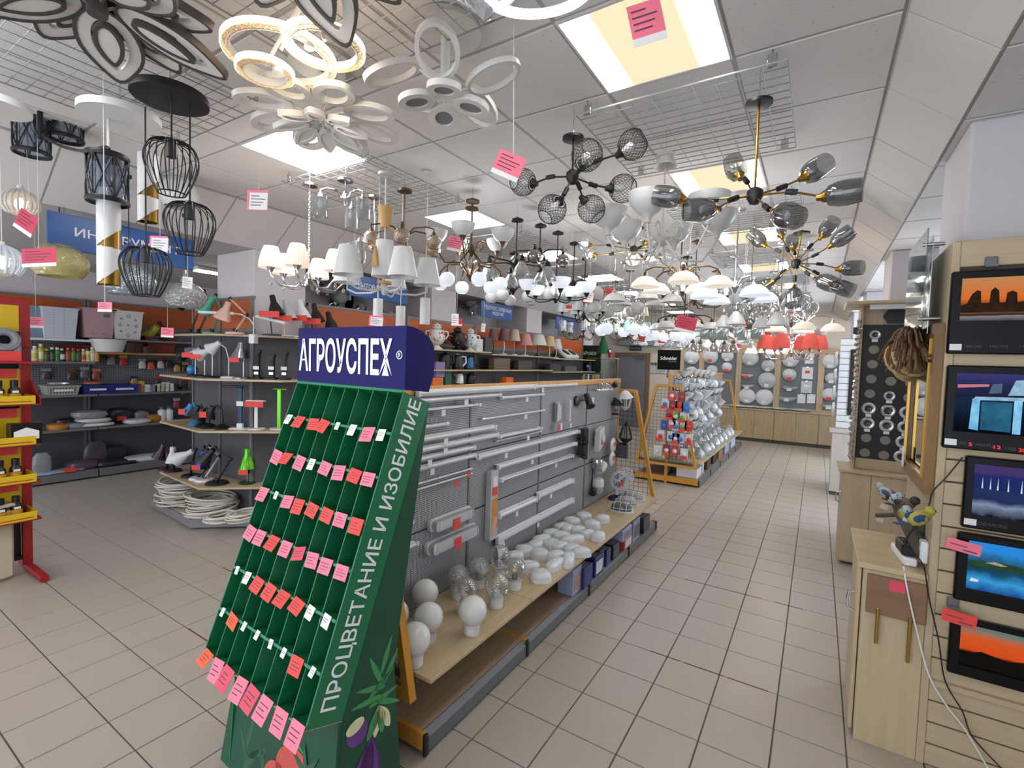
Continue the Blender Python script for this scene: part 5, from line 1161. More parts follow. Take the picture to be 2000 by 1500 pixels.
def run_unit(label, y0, y1, zs):
    u = T('goods_shelving', label, 'shelving', (0, 0, 0), group='grey wall shelving with orange fascia')
    O('back_panel', B().box(RB, RB + .015, y0, y1, .1, 1.98), SHB, u, smooth=False); O('fascia', B().cbox(RB, RB + .03, y0 + .01, y1 - .01, 2.03, 2.35, .003), ORANGE, u, smooth=False)
    O('fascia_frame', B().box(RB, RB + .034, y0, y1, 2.35, 2.38).box(RB, RB + .034, y0, y1, 1.98, 2.03), SHELFG, u, smooth=False)
    for y in (y0 + .012, y1 - .012): O('upright', B().box(RB, RB + .05, y - .012, y + .012, 0, 2.38), SHELFG, u, smooth=False)
    O('base', B().cbox(RB, RF, y0 + .003, y1 - .003, .02, .12, .004), SHELFG, u, smooth=False)
    for z in zs: O('shelf_board', B().cbox(RB + .016, RF, y0 + .004, y1 - .004, z - .022, z, .003), BEECH, u, smooth=False)
run_unit('appliance shelving bay hidden behind the seed stand', 3.46, 5.05, (.45, .8, 1.2, 1.635, 1.93)); run_unit('appliance shelving bay with the samovars', 5.05, 6.65, (.45, .8, 1.2, 1.40, 1.635, 1.93)); run_unit('appliance shelving bay with table lamps', 6.65, 8.85, (.45, .8, 1.2, 1.635, 1.90)); run_unit('appliance shelving bay with the hotplate', 8.85, 11.1, (.45, .8, 1.2, 1.60, 1.88))
def rp(px, py, z, x=-4.75): p = onx(px, py, x); p.z = z + .001; return p
PORC = mat('porcelain', 'dcdad6', .15, var=.02); REDF = mat('red_flower_print', 'a04a3a', .3, var=.4, scale=60); BLUF = mat('blue_flower_print', '4a6a9c', .3, var=.4, scale=60)
def samovar(label, px, m, fl, s=1.0):
    t = T('samovar', label, 'samovar', rp(px, 681, 1.93), R(45), group='electric samovars'); t.scale = (s, s, s)
    O('foot', B().lathe([(.085, 0), (.085, .012), (.06, .03), (.035, .05), (.035, .065), (0, .065)], 24), m, t); O('body', B().lathe([(.035, .06), (.085, .085), (.115, .13), (.12, .19), (.11, .245), (.095, .275), (.1, .285), (0, .29)], 28), m, t)
    O('teapot', B().lathe([(.04, .288), (.065, .31), (.07, .34), (.05, .365), (.02, .372), (.012, .385), (0, .39)], 22), m, t)
    for sx in (-1, 1): O('handle', B().tube([(sx * .1, 0, .265), (sx * .155, 0, .26), (sx * .165, 0, .21), (sx * .125, 0, .15)], .012, 8), m, t)
    O('spout', B().cyl((0, -.11, .12), (0, -.15, .115), .012), CHROME, t)
    b = B()
    for k in range(26):
        a = random.uniform(0, 2 * PI); z = random.uniform(.13, .25); b.sphere((.119 * math.cos(a), .119 * math.sin(a), z), random.uniform(.008, .016), 6, 4)
    for k in range(8): a = 2 * PI * k / 8; b.sphere((.067 * math.cos(a), .067 * math.sin(a), .335), .01, 6, 4)
    O('flower_print', b, fl, t)
samovar('white samovar with red flowers and two handles', 853, PORC, REDF); samovar('black samovar with red flower pattern', 893, BLACKP, REDF, .95); samovar('white samovar with blue flowers', 918, PORC, BLUF, .95)
def kettle(label, px, py, z, m, hm, s=1.0, glassy=None):
    t = T('kettle', label, 'kettle', rp(px, py, z, -4.72), R(40), group='kettles on the appliance shelves'); t.scale = (s, s, s)
    O('base', B().lathe([(.085, 0), (.085, .02), (0, .022)], 20), BLACKP, t); O('body', B().lathe([(.08, .022), (.085, .04), (.075, .16), (.062, .2), (.05, .212), (0, .215)], 22), glassy or m, t)
    O('handle', B().tube([(.06, 0, .19), (.12, 0, .185), (.125, 0, .1), (.078, 0, .05)], .013, 8), hm, t); O('lid', B().lathe([(.05, .212), (.02, .225), (.012, .235), (0, .236)], 16), hm, t); O('spout', B().cyl((-.06, 0, .165), (-.1, 0, .2), .02, .012), m, t)
kettle('black coffee maker on the second shelf', 868, 719, 1.635, BLACKP, BLACKP, 1.1); kettle('dark kettle with a white handle', 893, 719, 1.635, mat('charcoal_plastic', '2a2a2e', .3), WHITEP, 1.05); kettle('blue glass kettle on the second shelf', 916, 719, 1.635, BLACKP, BLACKP, .95, mat('blue_glass', '2a66a0', .1)); kettle('small white kettle low behind the gondola', 897, 752, 1.40, WHITEP, BLACKP, .8); kettle('black kettle low behind the gondola', 918, 752, 1.40, BLACKP, BLACKP, .8)
bx = lambda px, py, z, w, h, c, lab, d=.12, x=-4.70: pack('appliance_box', lab, px, py, z, w, d, h, mat('abox_' + c, c, .4, var=.35, scale=18), x=x, cat='box', grp='boxes on the appliance shelves', soft=False)
for a in ((850, 752, 1.40, .22, .12, 'd8742c', 'orange box behind the gondola rail'), (854, 738, 1.525, .2, .22, '8a7aa8', 'purple bulb carton with a red card above the orange box'), (870, 742, 1.40, .14, .3, '2c5a48', 'dark green carton beside the bulb carton'), (932, 674, 1.93, .16, .2, 'd0d2d4', 'white carton beside the blue flowered samovar'), (948, 690, 1.93, .2, .24, '3a3a40', 'dark grinder box right of the samovars'),
          (975, 730, 1.635, .5, .2, '6a5a50', 'brown appliance carton on the middle bay'), (1020, 735, 1.635, .5, .17, '4a4440', 'dark appliance carton on the middle bay'), (990, 752, 1.40, .24, .1, 'd86a2a', 'orange pack behind the far part of rail'), (1080, 730, 1.60, .5, .16, '3c3e42', 'dark grey carton under the hotplate'), (1110, 735, 1.60, .6, .12, '55585c', 'grey carton with white print under hotplate')):
    bx(*a)
LSH = [mat('shade_' + c, c, .6, var=.06, scale=12) for c in ('6a4a4c', 'b9a894', 'c98a86', 'd0ccc6', 'c9b48a', 'c4c2c4')]
for px, py, zt, r, k, lab, st_ in ((962, 690, .22, .085, 0, 'table lamp with dark plum shade', BLACKP), (983, 692, .25, .10, 0, 'second table lamp with plum shade', WHITEP), (1003, 693, .26, .12, 1, 'table lamp with beige shade on a slim stem', CHROME), (1025, 695, .2, .14, 2, 'table lamp with rose coloured shade', WHITEP), (1049, 697, .22, .19, 3, 'table lamp with large white pleated shade', BLACKP), (1072, 699, .24, .13, 4, 'table lamp with cream shade', GOLD), (1085, 700, .2, .14, 5, 'table lamp with pale grey shade', WHITEP)):
    t = T('table_lamp', lab, 'table lamp', rp(px, py, 1.90 if px < 1064 else 1.88), 0, group='table lamps on the appliance shelves')
    O('base', B().lathe([(.07, 0), (.07, .012), (.015, .03), (0, .03)], 18), st_, t); O('stem', B().tube([(0, 0, .03), (.01, .01, zt * .5), (0, 0, zt + .04)], .009, 7), st_, t); O('shade', B().lathe([(r, zt), (r * .62, zt + .21), (r * .6, zt + .21), (r * .97, zt)], 24, close=False), LSH[k], t)
t = T('hotplate', 'white hotplate with two black burners tilted up', 'hotplate', rp(1103, 700, 1.88, -4.78), 0, rot=(0, R(35), 0)); O('body', B().cbox(-.14, .14, -.33, .33, .1, .17, .012), WHITEP, t)
for y in (-.16, .16): O('burner', B().lathe([(.1, .171), (.1, .182), (0, .184)], 24, TR(0, y, 0)), BLACKP, t)
O('stand', B().box(-.1, .1, -.3, .3, .0, .1), SHB, t, smooth=False)
# water filter display
DG = mat('dark_green_board', '16301f', .4, var=.1); GR2 = mat('green_tray', '1d6a3a', .4)
t = T('filter_display', 'dark green display board lettered ГЕЙЗЕР with water filters', 'display', (-5.0, 11.2, 1.40), 0)
O('board', B().cbox(-.2, .48, .05, .07, .16, .84, .004), DG, t, smooth=False); place_text('ГЕЙЗЕР', .50, .10, TR(.14, .046, .65) @ RX(R(90)), t, LETTER, .002); place_text('фильтры воды', .3, .045, TR(.28, .046, .52) @ RX(R(90)), t, YEL, .001)
O('shelf', B().cbox(-.35, .48, -.12, .05, .13, .18, .003), GR2, t, smooth=False); place_text('ГЕЙЗЕР', .2, .04, TR(-.12, -.123, .157) @ RX(R(90)), t, LETTER, .001); O('lower_shelf', B().cbox(-.4, .48, -.14, .05, -.10, -.08, .003), GR2, t, smooth=False); O('stand_foot', B().box(-.3, .4, -.05, .06, -.80, -.10), SHB, t, smooth=False)
for k in range(3): tt = T('filter_jug', ['left', 'middle', 'right'][k] + ' dark water filter housing on the green shelf', 'water filter', (-5.2 + .22 * k, 11.13, 1.581), 0, group='water filter housings'); O('body', B().lathe([(.07, 0), (.075, .18), (.06, .2), (0, .2)], 16), [DG, mat('grey_green', '3c5548', .3), mat('navy_filter', '20305c', .3)][k], tt); O('cap', B().lathe([(.05, .2), (.05, .24), (0, .245)], 14), BLACKP, tt); O('price_tag', B().box(-.03, .03, -.082, -.079, .12, .17), CARD, tt, smooth=False)
for k in range(7): tt = T('filter_cartridge', f'{["yellow", "red", "white", "red", "green", "dark", "yellow"][k]} capped cartridge, {["first", "second", "third", "fourth", "fifth", "sixth", "seventh"][k]} from the left on lower tray', 'water filter', (-5.3 + .12 * k, 11.12, 1.321), 0, group='filter cartridges'); O('body', B().lathe([(.035, 0), (.035, .16), (0, .16)], 12), cm(['b89a20', 'a8a8a0', 'c8c8c4', 'b0a8a0', '8a9a88', '3a4a40', 'b8a030'][k]), tt); O('cap', B().lathe([(.036, .16), (.036, .2), (0, .2)], 12), cm(['c8a820', 'a03030', 'c8c8c8', '983030', '2a6a3a', '28382c', 'c8a820'][k]), tt)
t = T('glass_cabinet', 'small glass display cabinet right of the green board', 'cabinet', (-4.32, 11.25, 0), 0); O('plinth', B().cbox(-.14, .22, -.15, .15, 0, 1.3, .005), BEECHZ, t, smooth=False); O('glazing', B().box(-.14, .22, -.15, .15, 1.3, 1.92), glass('cabinet_glass', 'dfeceb', .08), t, smooth=False); O('top', B().cbox(-.15, .23, -.16, .16, 1.92, 1.94, .004), BEECHX, t, smooth=False); O('post', B().box(-.14, -.12, -.15, -.13, 1.3, 1.92).box(.2, .22, -.15, -.13, 1.3, 1.92), CHROME, t, smooth=False)
t = T('christmas_tree', 'small dark green felt christmas tree on the glass cabinet', 'ornament', (-4.44, 11.2, 1.941), 0); O('trunk', B().cyl((0, 0, 0), (0, 0, .12), .03), WHITEP, t); O('cone', B().lathe([(.17, .1), (.15, .13), (.085, .36), (.0, .62)], 18), mat('felt_green', '1d5a3a', .9, bump=.6, bscale=60), t); O('tip', B().sphere((0, 0, .63), .015, 8, 6), WHITEP, t)
t = T('figurine', 'red and white figurine beside the christmas tree', 'ornament', (-4.25, 11.2, 1.941), 0); O('body', B().lathe([(.05, 0), (.06, .1), (.04, .2), (0, .24)], 14), mat('red_felt', 'a02a34', .8), t); O('beard', B().sphere((0, -.04, .16), .035, 10, 6), WHITEP, t)
# roller shutter box, exit plate over the door
t = T('air_curtain', 'long grey air curtain box above the grey door', 'air curtain', (-4.94, 13.74, 2.34), 0); O('case', B().cbox(0, 1.3, -.16, 0, 0, .21, .02), mat('grey_case', '8f9296', .4), t); O('grille', B().box(.05, 1.25, -.13, -.03, -.004, 0), BLACKP, t, smooth=False)
t = T('exit_plate', 'small dark exit plate hanging above the grey door', 'sign', (-4.60, 13.66, 2.20), 0); O('plate', B().cbox(0, .33, 0, .015, 0, .13, .002), mat('dark_teal', '1e3338', .4), t, smooth=False); place_text('ВЫХОД', .26, .07, TR(.165, -.001, .065) @ RX(R(90)), t, mat('pale_teal', '8fa8a8', .5), .001); O('hanger', B().cyl((.165, .007, .13), (.165, .007, .141), .004, n=5), STEEL, t)
# ================================================================ SECOND GONDOLA AND THE BACK WALL
G2Y = [7.52, 8.45, 9.38, 10.31, 11.24, 12.17]
gondola('second grey gondola crowded with white wall lamps', GX, G2Y, top=1.66)
t = T('brand_sign', 'black square sign lettered Schneider above the second gondola', 'sign', (-1.93, 7.56, 1.675), 0)
O('panel', B().cbox(-.17, .17, -.012, .012, .06, .36, .003), mat('sign_black', '101111', .7, spec=.15), t, smooth=False); O('stand', B().box(-.02, .02, -.008, .008, 0, .06), STEEL, t, smooth=False)
place_text('Schneider', .25, .055, TR(0, -.0135, .235) @ RX(R(90)), t, LETTER, .002); place_text('Electric', .12, .022, TR(.06, -.0135, .185) @ RX(R(90)), t, mat('grey_letter', '8a8c8e', .5))
SWH = mat('sconce_glass', 'd3d6d8', .25, var=.03, spec=.6)
def sconce_proto(kind):
    t = T('sconce_lamp', 'x', 'lamp', (0, 0, 0), 0, group='white wall lamps on the second gondola')
    O('rose', B().lathe([(.045, 0), (.045, .012), (0, .02)], 14, RY(R(90))), CHROME, t); O('arm', B().tube([(.01, 0, 0), (.06, 0, -.03), (.11, 0, -.02), (.13, 0, .02)], .007, 6), CHROME if kind % 2 else BLACKM, t)
    if kind == 0: O('shade', B().lathe([(.02, .01), (.06, .04), (.095, .1), (.09, .1), (.055, .045), (0, .02)], 18, TR(.14, 0, .01), close=False), SWH, t)
    elif kind == 1: O('shade', B().lathe([(.02, 0), (.06, -.03), (.09, -.1), (.085, -.1), (.05, -.03), (0, -.005)], 18, TR(.14, 0, .02), close=False), SWH, t)
    elif kind == 2: O('shade', B().sphere((.14, 0, .06), .075, 16, 10), SWH, t)
    else: O('shade', B().lathe([(.05, 0), (.085, .13), (.08, .13), (.045, .005), (0, .005)], 16, TR(.13, 0, -.02) @ RY(R(35)), close=False), SWH, t)
    O('price_tag', B().box(.16, .162, -.05, -.01, -.1, -.05), CARD, t, smooth=False); return t
ORD = ['first', 'second', 'third', 'fourth', 'fifth', 'sixth', 'seventh', 'last']; SP = [None] * 4; random.seed(9); ROWN = {1.62: 'on the top edge', 1.42: 'in the upper row', 1.24: 'in the second row', 1.06: 'in the third row', .88: 'in the fourth row', .72: 'in the lowest row'}
KN = ['white upturned cup wall lamp', 'white downturned bell wall lamp', 'round white ball wall lamp', 'white tilted conical wall lamp']
for z in ROWN:
    for k, y in enumerate((7.75, 8.15, 8.55, 8.95, 9.4, 9.9, 10.4, 11.0)):
        if z == 1.62 and k > 5: continue
        kind = random.choice((0, 0, 1, 2, 3)) if z < 1.6 else 0
        p = (GX + .018, y + random.uniform(-.08, .08), z + random.uniform(-.03, .03)); lab = f'{KN[kind]} {ROWN[z]}, {ORD[k]} along the second gondola'
        if SP[kind] is None: SP[kind] = sconce_proto(kind); SP[kind].location = p; SP[kind]['label'] = lab
        else: copy_tree(SP[kind], p, random.uniform(-.3, .3), lab)
# wrapped glass shades on its shelf
WRAP = glass('wrapped_glass', 'dfe4e6', .22, .12, .8, bump=.5, bscale=40, body='c3cacd', bodyw=.45)
sh0 = None
for k in range(16):
    y = 7.65 + .22 * k + .06 * (k % 2); x = GX + .2 + .2 * (k % 2)
    lab = f'film wrapped clear glass shade, {"front" if k % 2 else "rear"} row, {ORD[k // 2]} from the near end of second gondola shelf'
    if sh0 is None:
        sh0 = T('wrapped_lamp', lab, 'lamp shade', (x, y, SZ), 0, group='wrapped glass shades'); O('shade', B().lathe([(.085, 0), (.1, .05), (.085, .11), (.05, .15), (.045, .16)], 18, close=False), WRAP, sh0); O('film', B().lathe([(.047, .158), (.03, .18), (.055, .21)], 9, close=False), WRAP, sh0)
    else: copy_tree(sh0, (x, y, SZ), k * .9, lab, scale=random.uniform(.85, 1.25))
for k, (y, w, d, h, c, lab) in enumerate(((7.6, .34, .3, .14, 'dcdcdc', 'large white carton at the near end of the base'), (8.02, .1, .3, .17, 'd0d4d8', 'white and grey carton on the base'), (8.4, .3, .3, .15, '4a3a34', 'brown carton on the second gondola base'), (8.95, .3, .3, .16, '2c2c30', 'black carton on the second gondola base'), (9.5, .4, .3, .14, '8a6a4c', 'cardboard carton on the second gondola base'), (10.2, .5, .3, .16, '9aa6c0', 'pale blue carton on the second gondola base'), (11.0, .6, .3, .18, 'b8c4dc', 'bluish white carton at the far end of the base'))):
    t = T('lamp_box', lab, 'box', (-1.45, y, .112), 0, group='boxes on the second gondola base'); O('carton', B().cbox(-d, 0, 0, w, 0, h, .003), mat('g2box_' + c, c, .45, var=.12, scale=10), t, smooth=False); O('tape', B().box(-d, .0006, w * .45, w * .55, h, h + .0006), mat('tape_clear', 'b9a888', .3), t, smooth=False)
# blister cards hooked on its near grid
random.seed(31)
TRC = [mat('toy_' + c, c, .3) for c in ('c83a34', '3a7ac8', '6aa83a', 'd8d8d8', '7a2a3a', '2a4a9a')]
BL = [(1313, 772, 0, 3), (1331, 775, 4, 0), (1299, 788, 3, 1), (1315, 792, 4, 0), (1327, 793, 0, 0), (1339, 796, 1, 1), (1307, 810, 0, 4), (1320, 812, 2, 3), (1333, 815, 3, 2), (1298, 830, 5, 1), (1312, 826, 3, 3), (1320, 832, 3, 1), (1333, 833, 3, 2), (1345, 832, 0, 0), (1290, 850, 3, 0), (1310, 852, 3, 1), (1320, 856, 5, 3), (1329, 856, 3, 1), (1346, 858, 3, 0), (1284, 880, 3, 3), (1302, 878, 4, 3), (1318, 880, 0, 3), (1336, 886, 3, 3)]
for k, (px, py, ci, ti) in enumerate(BL):
    p = ony(px, py, 7.42); t = T('blister_pack', f'{["red", "blue", "green", "white", "plum", "navy"][ci]} night light card {["at the top", "high up", "in the middle", "low down", "at the bottom"][min(4, k // 5)]} of the wire grid, {ORD[k % 5]} from left', 'package', p, 0, group='night light cards on the wire grid')
    O('card', B().box(-.055, .055, 0, .003, -.075, .075), TRC[ci], t, smooth=False); O('night_light', B().sphere((0, -.012, -.01), .034, 12, 8), TRC[ti], t)
    if k % 2 == 0: O('price_tag', B().box(-.05, .05, -.05, -.048, -.075, -.03), REDT, t, smooth=False)
for k in range(5):
    t = T('bulb_tube', f'green and white bulb tube {["one", "two", "three", "four", "five"][k]} from left on the second gondola top', 'package', (-2.2 + .05 * k, 7.62, 1.675 - .001), 0, group='green bulb tubes'); O('tube', B().cyl((0, 0, 0), (0, 0, .16), .02, n=10), mat('tube_white', 'c8d0cc', .3), t); O('cap', B().cyl((0, 0, .12), (0, 0, .165), .0215, n=10), GR2, t)
t = T('tube_shelf', 'small shelf for bulb tubes on the second gondola top', 'shelf', (-2.1, 7.62, 1.66), 0); O('board', B().cbox(-.16, .2, -.05, .05, 0, .012, .002), STEEL, t, smooth=False); O('bracket', B().box(.13, .2, -.01, .01, -.05, 0), STEEL, t, smooth=False)

# ---- back wall panels with ceiling plafonds
FRW = wood('frame_beech', 'b59d7c', 'c8b393', .45, 'Z'); YB = 13.62
PERB = perf('back_mesh', '7e848b', '55595f', .03, .03, .5, .5, 0, 2, .5)
bwp = T('plafond_wall', 'beech framed mesh panels on the back wall for ceiling lamps', 'display wall', (0, 0, 0))
xs = [ony(px, 740, YB).x for px in (1330, 1369, 1442, 1518, 1603, 1676)]
zt, zb_ = ony(1480, 690, YB).z, ony(1480, 793, YB).z
for a, c in zip(xs[:-1], xs[1:]): O('mesh_panel', B().box(a, c, YB + .02, YB + .04, zb_, zt), PERB, bwp, smooth=False)
for x in xs: O('post', B().cbox(x - .065, x + .065, YB - .01, YB + .04, .8, zt + .1, .004), FRW, bwp, smooth=False)
O('head_rail', B().cbox(xs[0] - .065, xs[-1], YB - .012, YB + .05, zt, zt + .13, .004), BEECHX, bwp, smooth=False); O('sill_rail', B().cbox(xs[0] - .065, xs[-1], YB - .012, YB + .05, zb_ - .09, zb_, .004), BEECHX, bwp, smooth=False)
PLW = mat('plafond_white', 'd6d9dc', .18, var=.03, spec=.6); PLM = mat('plafond_marbled', 'bfc3c8', .2, var=.25, scale=9); PLS = mat('plafond_mottled', 'c9ccce', .2, var=.3, scale=14)
def plafond(px, py, r, kind, m, lab, red=False):
    p = ony(px, py, YB + .018); rr = r / FPX * (0.846 * 13.6 - .531 * p.x)
    t = T('plafond_lamp', lab, 'lamp', p, 0, group='plafond lamps on the back wall'); M = RX(R(90))
    if kind == 'disc':
        O('rim', B().lathe([(rr, 0), (rr, .02), (rr * .97, .03)], 26, M, close=False), CHROME, t); O('glass', B().lathe([(rr * .98, .01), (rr * .93, .04), (rr * .7, .075), (rr * .35, .092), (0, .097)], 26, M), m, t)
    elif kind == 'half': O('glass', B().lathe([(0, -rr * .62)] + [(rr * math.sin(R(a)) , -rr * .62 * math.cos(R(a))) for a in range(15, 91, 15)], 14, None, PI, 2 * PI, close=False), m, t); O('back_plate', B().box(-rr, rr, -.004, 0, -.03, .0), CHROME, t, smooth=False)
    else: O('glass', B().cbox(-rr * .8, rr * .8, -.05, 0, -rr, rr, .012), m, t); O('clip', B().box(-.02, .02, -.06, -.045, rr * .9, rr * 1.05), CHROME, t)
    O('price_tag', B().box(-.05, .05, -.11, -.108, -rr * .4 - .07, -rr * .4) if kind == 'disc' else B().box(-.05, .05, -rr * .5 - .12, -rr * .5 - .118, -.1, -.03) if kind == 'half' else B().box(-.05, .05, -.056, -.054, .0, .06), REDT if red else CARD, t, smooth=False)
for a in ((1351, 697, 15.5, 'disc', PLW, 'large white plafond right of the black sign'), (1351, 727, 12, 'disc', PLW, 'white plafond low behind the second gondola'), (1388, 696, 15, 'disc', PLW, 'large white plafond with red card in the second bay', 1), (1421, 695, 12, 'disc', PLW, 'medium white plafond at the top right of second bay'), (1420, 717, 10, 'disc', PLW, 'small white plafond with red card in the second bay', 1), (1391, 723, 11, 'disc', PLM, 'pale plafond partly hidden by the second gondola'),
          (1465, 700, 16, 'disc', PLS, 'large mottled plafond at the top of the third bay'), (1500, 714, 13, 'disc', PLM, 'marbled plafond upper right in the third bay'), (1501, 692, 12, 'half', PLW, 'half bowl lamp at the top of the third bay'), (1459, 731, 12, 'half', PLW, 'upper half bowl lamp in the third bay with red card', 1), (1498, 743, 17, 'disc', PLM, 'large striped marbled plafond in the third bay'), (1460, 751, 12, 'half', PLM, 'lower half bowl lamp in the third bay'), (1459, 773, 16, 'disc', PLW, 'left large plain plafond at the bottom of third bay'), (1493, 776, 17, 'disc', PLW, 'right large plain plafond at the bottom of third bay'),
          (1544, 702, 16, 'disc', PLW, 'large plafond behind the red shade chandelier'), (1581, 701, 10, 'square', PLW, 'square lamp behind the red shade chandelier'), (1542, 732, 13, 'disc', PLS, 'mottled plafond with red card in the fourth bay', 1), (1577, 729, 12, 'square', PLW, 'plain square lamp with red card in the fourth bay', 1), (1542, 755, 13, 'half', PLM, 'small half bowl lamp in the fourth bay'), (1575, 756, 12, 'square', PLM, 'striped square lamp in the fourth bay'), (1537, 775, 16, 'half', PLM, 'widest half bowl lamp at the bottom of fourth bay'), (1565, 779, 9, 'square', PLW, 'left small square lamp at the bottom'), (1584, 779, 9, 'square', PLW, 'right small square lamp at the bottom'),
          (1621, 706, 15, 'disc', PLW, 'large white plafond in the last bay'), (1623, 738, 11, 'disc', PLS, 'mottled plafond in the last bay'), (1619, 770, 13, 'disc', PLW, 'white plafond with red card in the last bay', 1), (1618, 790, 13, 'half', PLW, 'half bowl lamp at the bottom of the last bay')):
    plafond(*a)
# ---- row of low cabinets below
CABM = wood('cabinet_beech', 'b09a78', 'c0aa88', .45, 'Z'); PLI = mat('plinth_grey', '4a4742', .5); CX = [-2.55, -1.69, -.83, .08, .95]
for k, (a, c) in enumerate(zip(CX[:-1], CX[1:])):
    t = T('low_cabinet', f'low beech cabinet under the plafond panels, {["first", "second", "third", "last"][k]} from the left', 'cabinet', (a, 13.25, 0), 0, group='low beech cabinets along the back wall'); w = c - a
    O('carcass', B().box(.004, w - .004, .02, .36, .08, .78), CABM, t, smooth=False); O('plinth', B().box(.01, w - .01, .03, .34, 0, .08), PLI, t, smooth=False)
    for j in (0, 1):
        d = O('door', B().cbox(.006 + j * w / 2, w / 2 - .003 + j * w / 2, 0, .018, .085, .775, .002), CABM, t, smooth=False); x = w / 2 + (-.05 if j == 0 else .05); O('handle', B().tube([(x, 0, .5), (x, -.025, .49), (x, -.025, .4), (x, 0, .39)], .005, 6), CHROME, d)
t = T('cabinet_top', 'long beech top board running over the low cabinets', 'worktop', (0, 0, 0)); O('board', B().cbox(CX[0], CX[-1], 13.23, 13.61, .782, .81, .003), BEECHX, t, smooth=False); O('edge_band', B().box(CX[0], CX[-1], 13.226, 13.23, .783, .809), wood('edge_light', 'c2ac8a', 'd0bb98', .4, 'X'), t, smooth=False)
for k, px in enumerate((1432, 1455, 1490, 1525, 1565)):
    p = onz(px, 799, .812); t = T('flat_plafond', f'flat white glass plate lying on the cabinet top, {["first", "second", "third", "fourth", "fifth"][k]} from the left', 'lamp glass', (p.x, 13.40, .811), 0, group='glass plates on the cabinet top'); O('plate', B().lathe([(.06, 0), (.17, .02), (.2, .04), (.195, .044), (.16, .028), (0, .015)], 24), PLW, t); O('rim', B().torus(.198, .004, TR(0, 0, .042), 28, 5), PLW, t)
# ================================================================ RIGHT SIDE
MXZ = Matrix(((1, 0, 0, 0), (0, 0, 1, 0), (0, 1, 0, 0), (0, 0, 0, 1)))     # (x, z) outline, extruded along y
SL = wood('slat_beech', 'b2a081', 'c0af90', .45, 'X'); SLZ = wood('slat_beech_upright', 'b2a081', 'bfae8f', .45, 'Z'); GAP = mat('slot_dark_brown', '4c443a', .7)
sw = T('slatwall_column', 'beech slatwall cladding around the near right pillar', 'display wall', (0, 0, 0))
O('backing', B().box(.50, 1.5, 2.873, 2.885, .0, 2.27), GAP, sw, smooth=False)
z = .004
while z < 2.2:
    O('slat', B().cbox(.505, 1.5, 2.86, 2.874, z, z + .094, .002), SL, sw, smooth=False); z += .101
O('stile', B().cbox(.475, .505, 2.855, 2.89, 0, 2.375, .003), SLZ, sw, smooth=False)
O('head_board', B().cbox(.49, 1.5, 2.858, 2.885, 2.262, 2.375, .003), SL, sw, smooth=False); O('ledge', B().cbox(.505, 1.5, 2.835, 2.875, .385, .41, .003), SL, sw, smooth=False)
for z0, z1 in ((.0, .86), (.862, 1.6), (1.602, 2.375)): O('side_board', B().cbox(.475, .49, 2.89, 3.63, z0, z1, .002), SLZ, sw, smooth=False)
# lit picture panels with a clock strip
GL = mat('gloss_black', '08080a', .3, var=0, spec=.25)
def screen(key, stops, strength=1.0, noise=.15):
    m = emis(key, '000000', strength); nt = m.node_tree; e = [n for n in nt.nodes if n.type == 'EMISSION'][0]
    tc = nt.nodes.new('ShaderNodeTexCoord'); sp = nt.nodes.new('ShaderNodeSeparateXYZ'); n = nt.nodes.new('ShaderNodeTexNoise'); n.inputs['Scale'].default_value = 14; n.inputs['Detail'].default_value = 5
    nt.links.new(tc.outputs['Generated'], sp.inputs[0]); nt.links.new(tc.outputs['Object'], n.inputs['Vector'])
    a = nt.nodes.new('ShaderNodeMath'); a.operation = 'MULTIPLY_ADD'; a.inputs[1].default_value = noise; nt.links.new(n.outputs['Fac'], a.inputs[0]); nt.links.new(sp.outputs[2], a.inputs[2])
    r = nt.nodes.new('ShaderNodeValToRGB'); cr = r.color_ramp
    while len(cr.elements) < len(stops): cr.elements.new(.5)
    for el, (p, c) in zip(cr.elements, stops): el.position = min(1, p + noise * .5); el.color = rgb(c)
    nt.links.new(a.outputs[0], r.inputs[0]); nt.links.new(r.outputs[0], e.inputs[0]); return m
def pict(label, x0, z0, z1, scr, sx0, sz0, sz1, shapes, digits=(), tagm=CARD, w=.62, white=True):
    t = T('lit_picture', label, 'picture', (x0, 2.858, z0), 0, group='lit picture panels on the slatwall'); h = z1 - z0
    O('frame', B().cbox(0, w, -.03, 0, 0, h, .006), GL, t); O('picture', B().box(sx0 - x0, w - .03, -.0312, -.0302, sz0 - z0, sz1 - z0), scr, t, smooth=False)
    for k, (poly, m) in enumerate(shapes): O('picture_shape', B().prism([(x - x0, zz - z0) for x, zz in poly], -.0316 - .0002 * k, -.0313 - .0002 * k, MXZ), m, t, smooth=False)
    for s, x, zz, m in digits: place_text(s, .011 * len(s), .014, TR(x - x0, -.0305, zz - z0) @ RX(R(90)), t, m, .001)
    if white: O('price_tag', B().box(.008, .048, -.032, -.0305, .015, .042), CARD, t, smooth=False)
    return t
DK = emis('pic_dark', '1c1714', .6); DK2 = emis('pic_dark_brown', '1e1614', .6, '4a3428', 30); CY = emis('pic_cyan', '2a88c0', .9, 'a8e4ff', 25); CYL = emis('pic_pale_cyan', '4a7aa0', .9, 'b8dcf0', 30); PKC = emis('pic_pink', 'c87a80', .9); GRN = emis('pic_green', '14342a', .8, '3a5a3c', 25); WHC = emis('pic_white', 'd0d8de', .9); REDD = emis('led_red', 'ff3038', 2.0); GLET = mat('dim_letter', '4c4c50', .5, var=0)
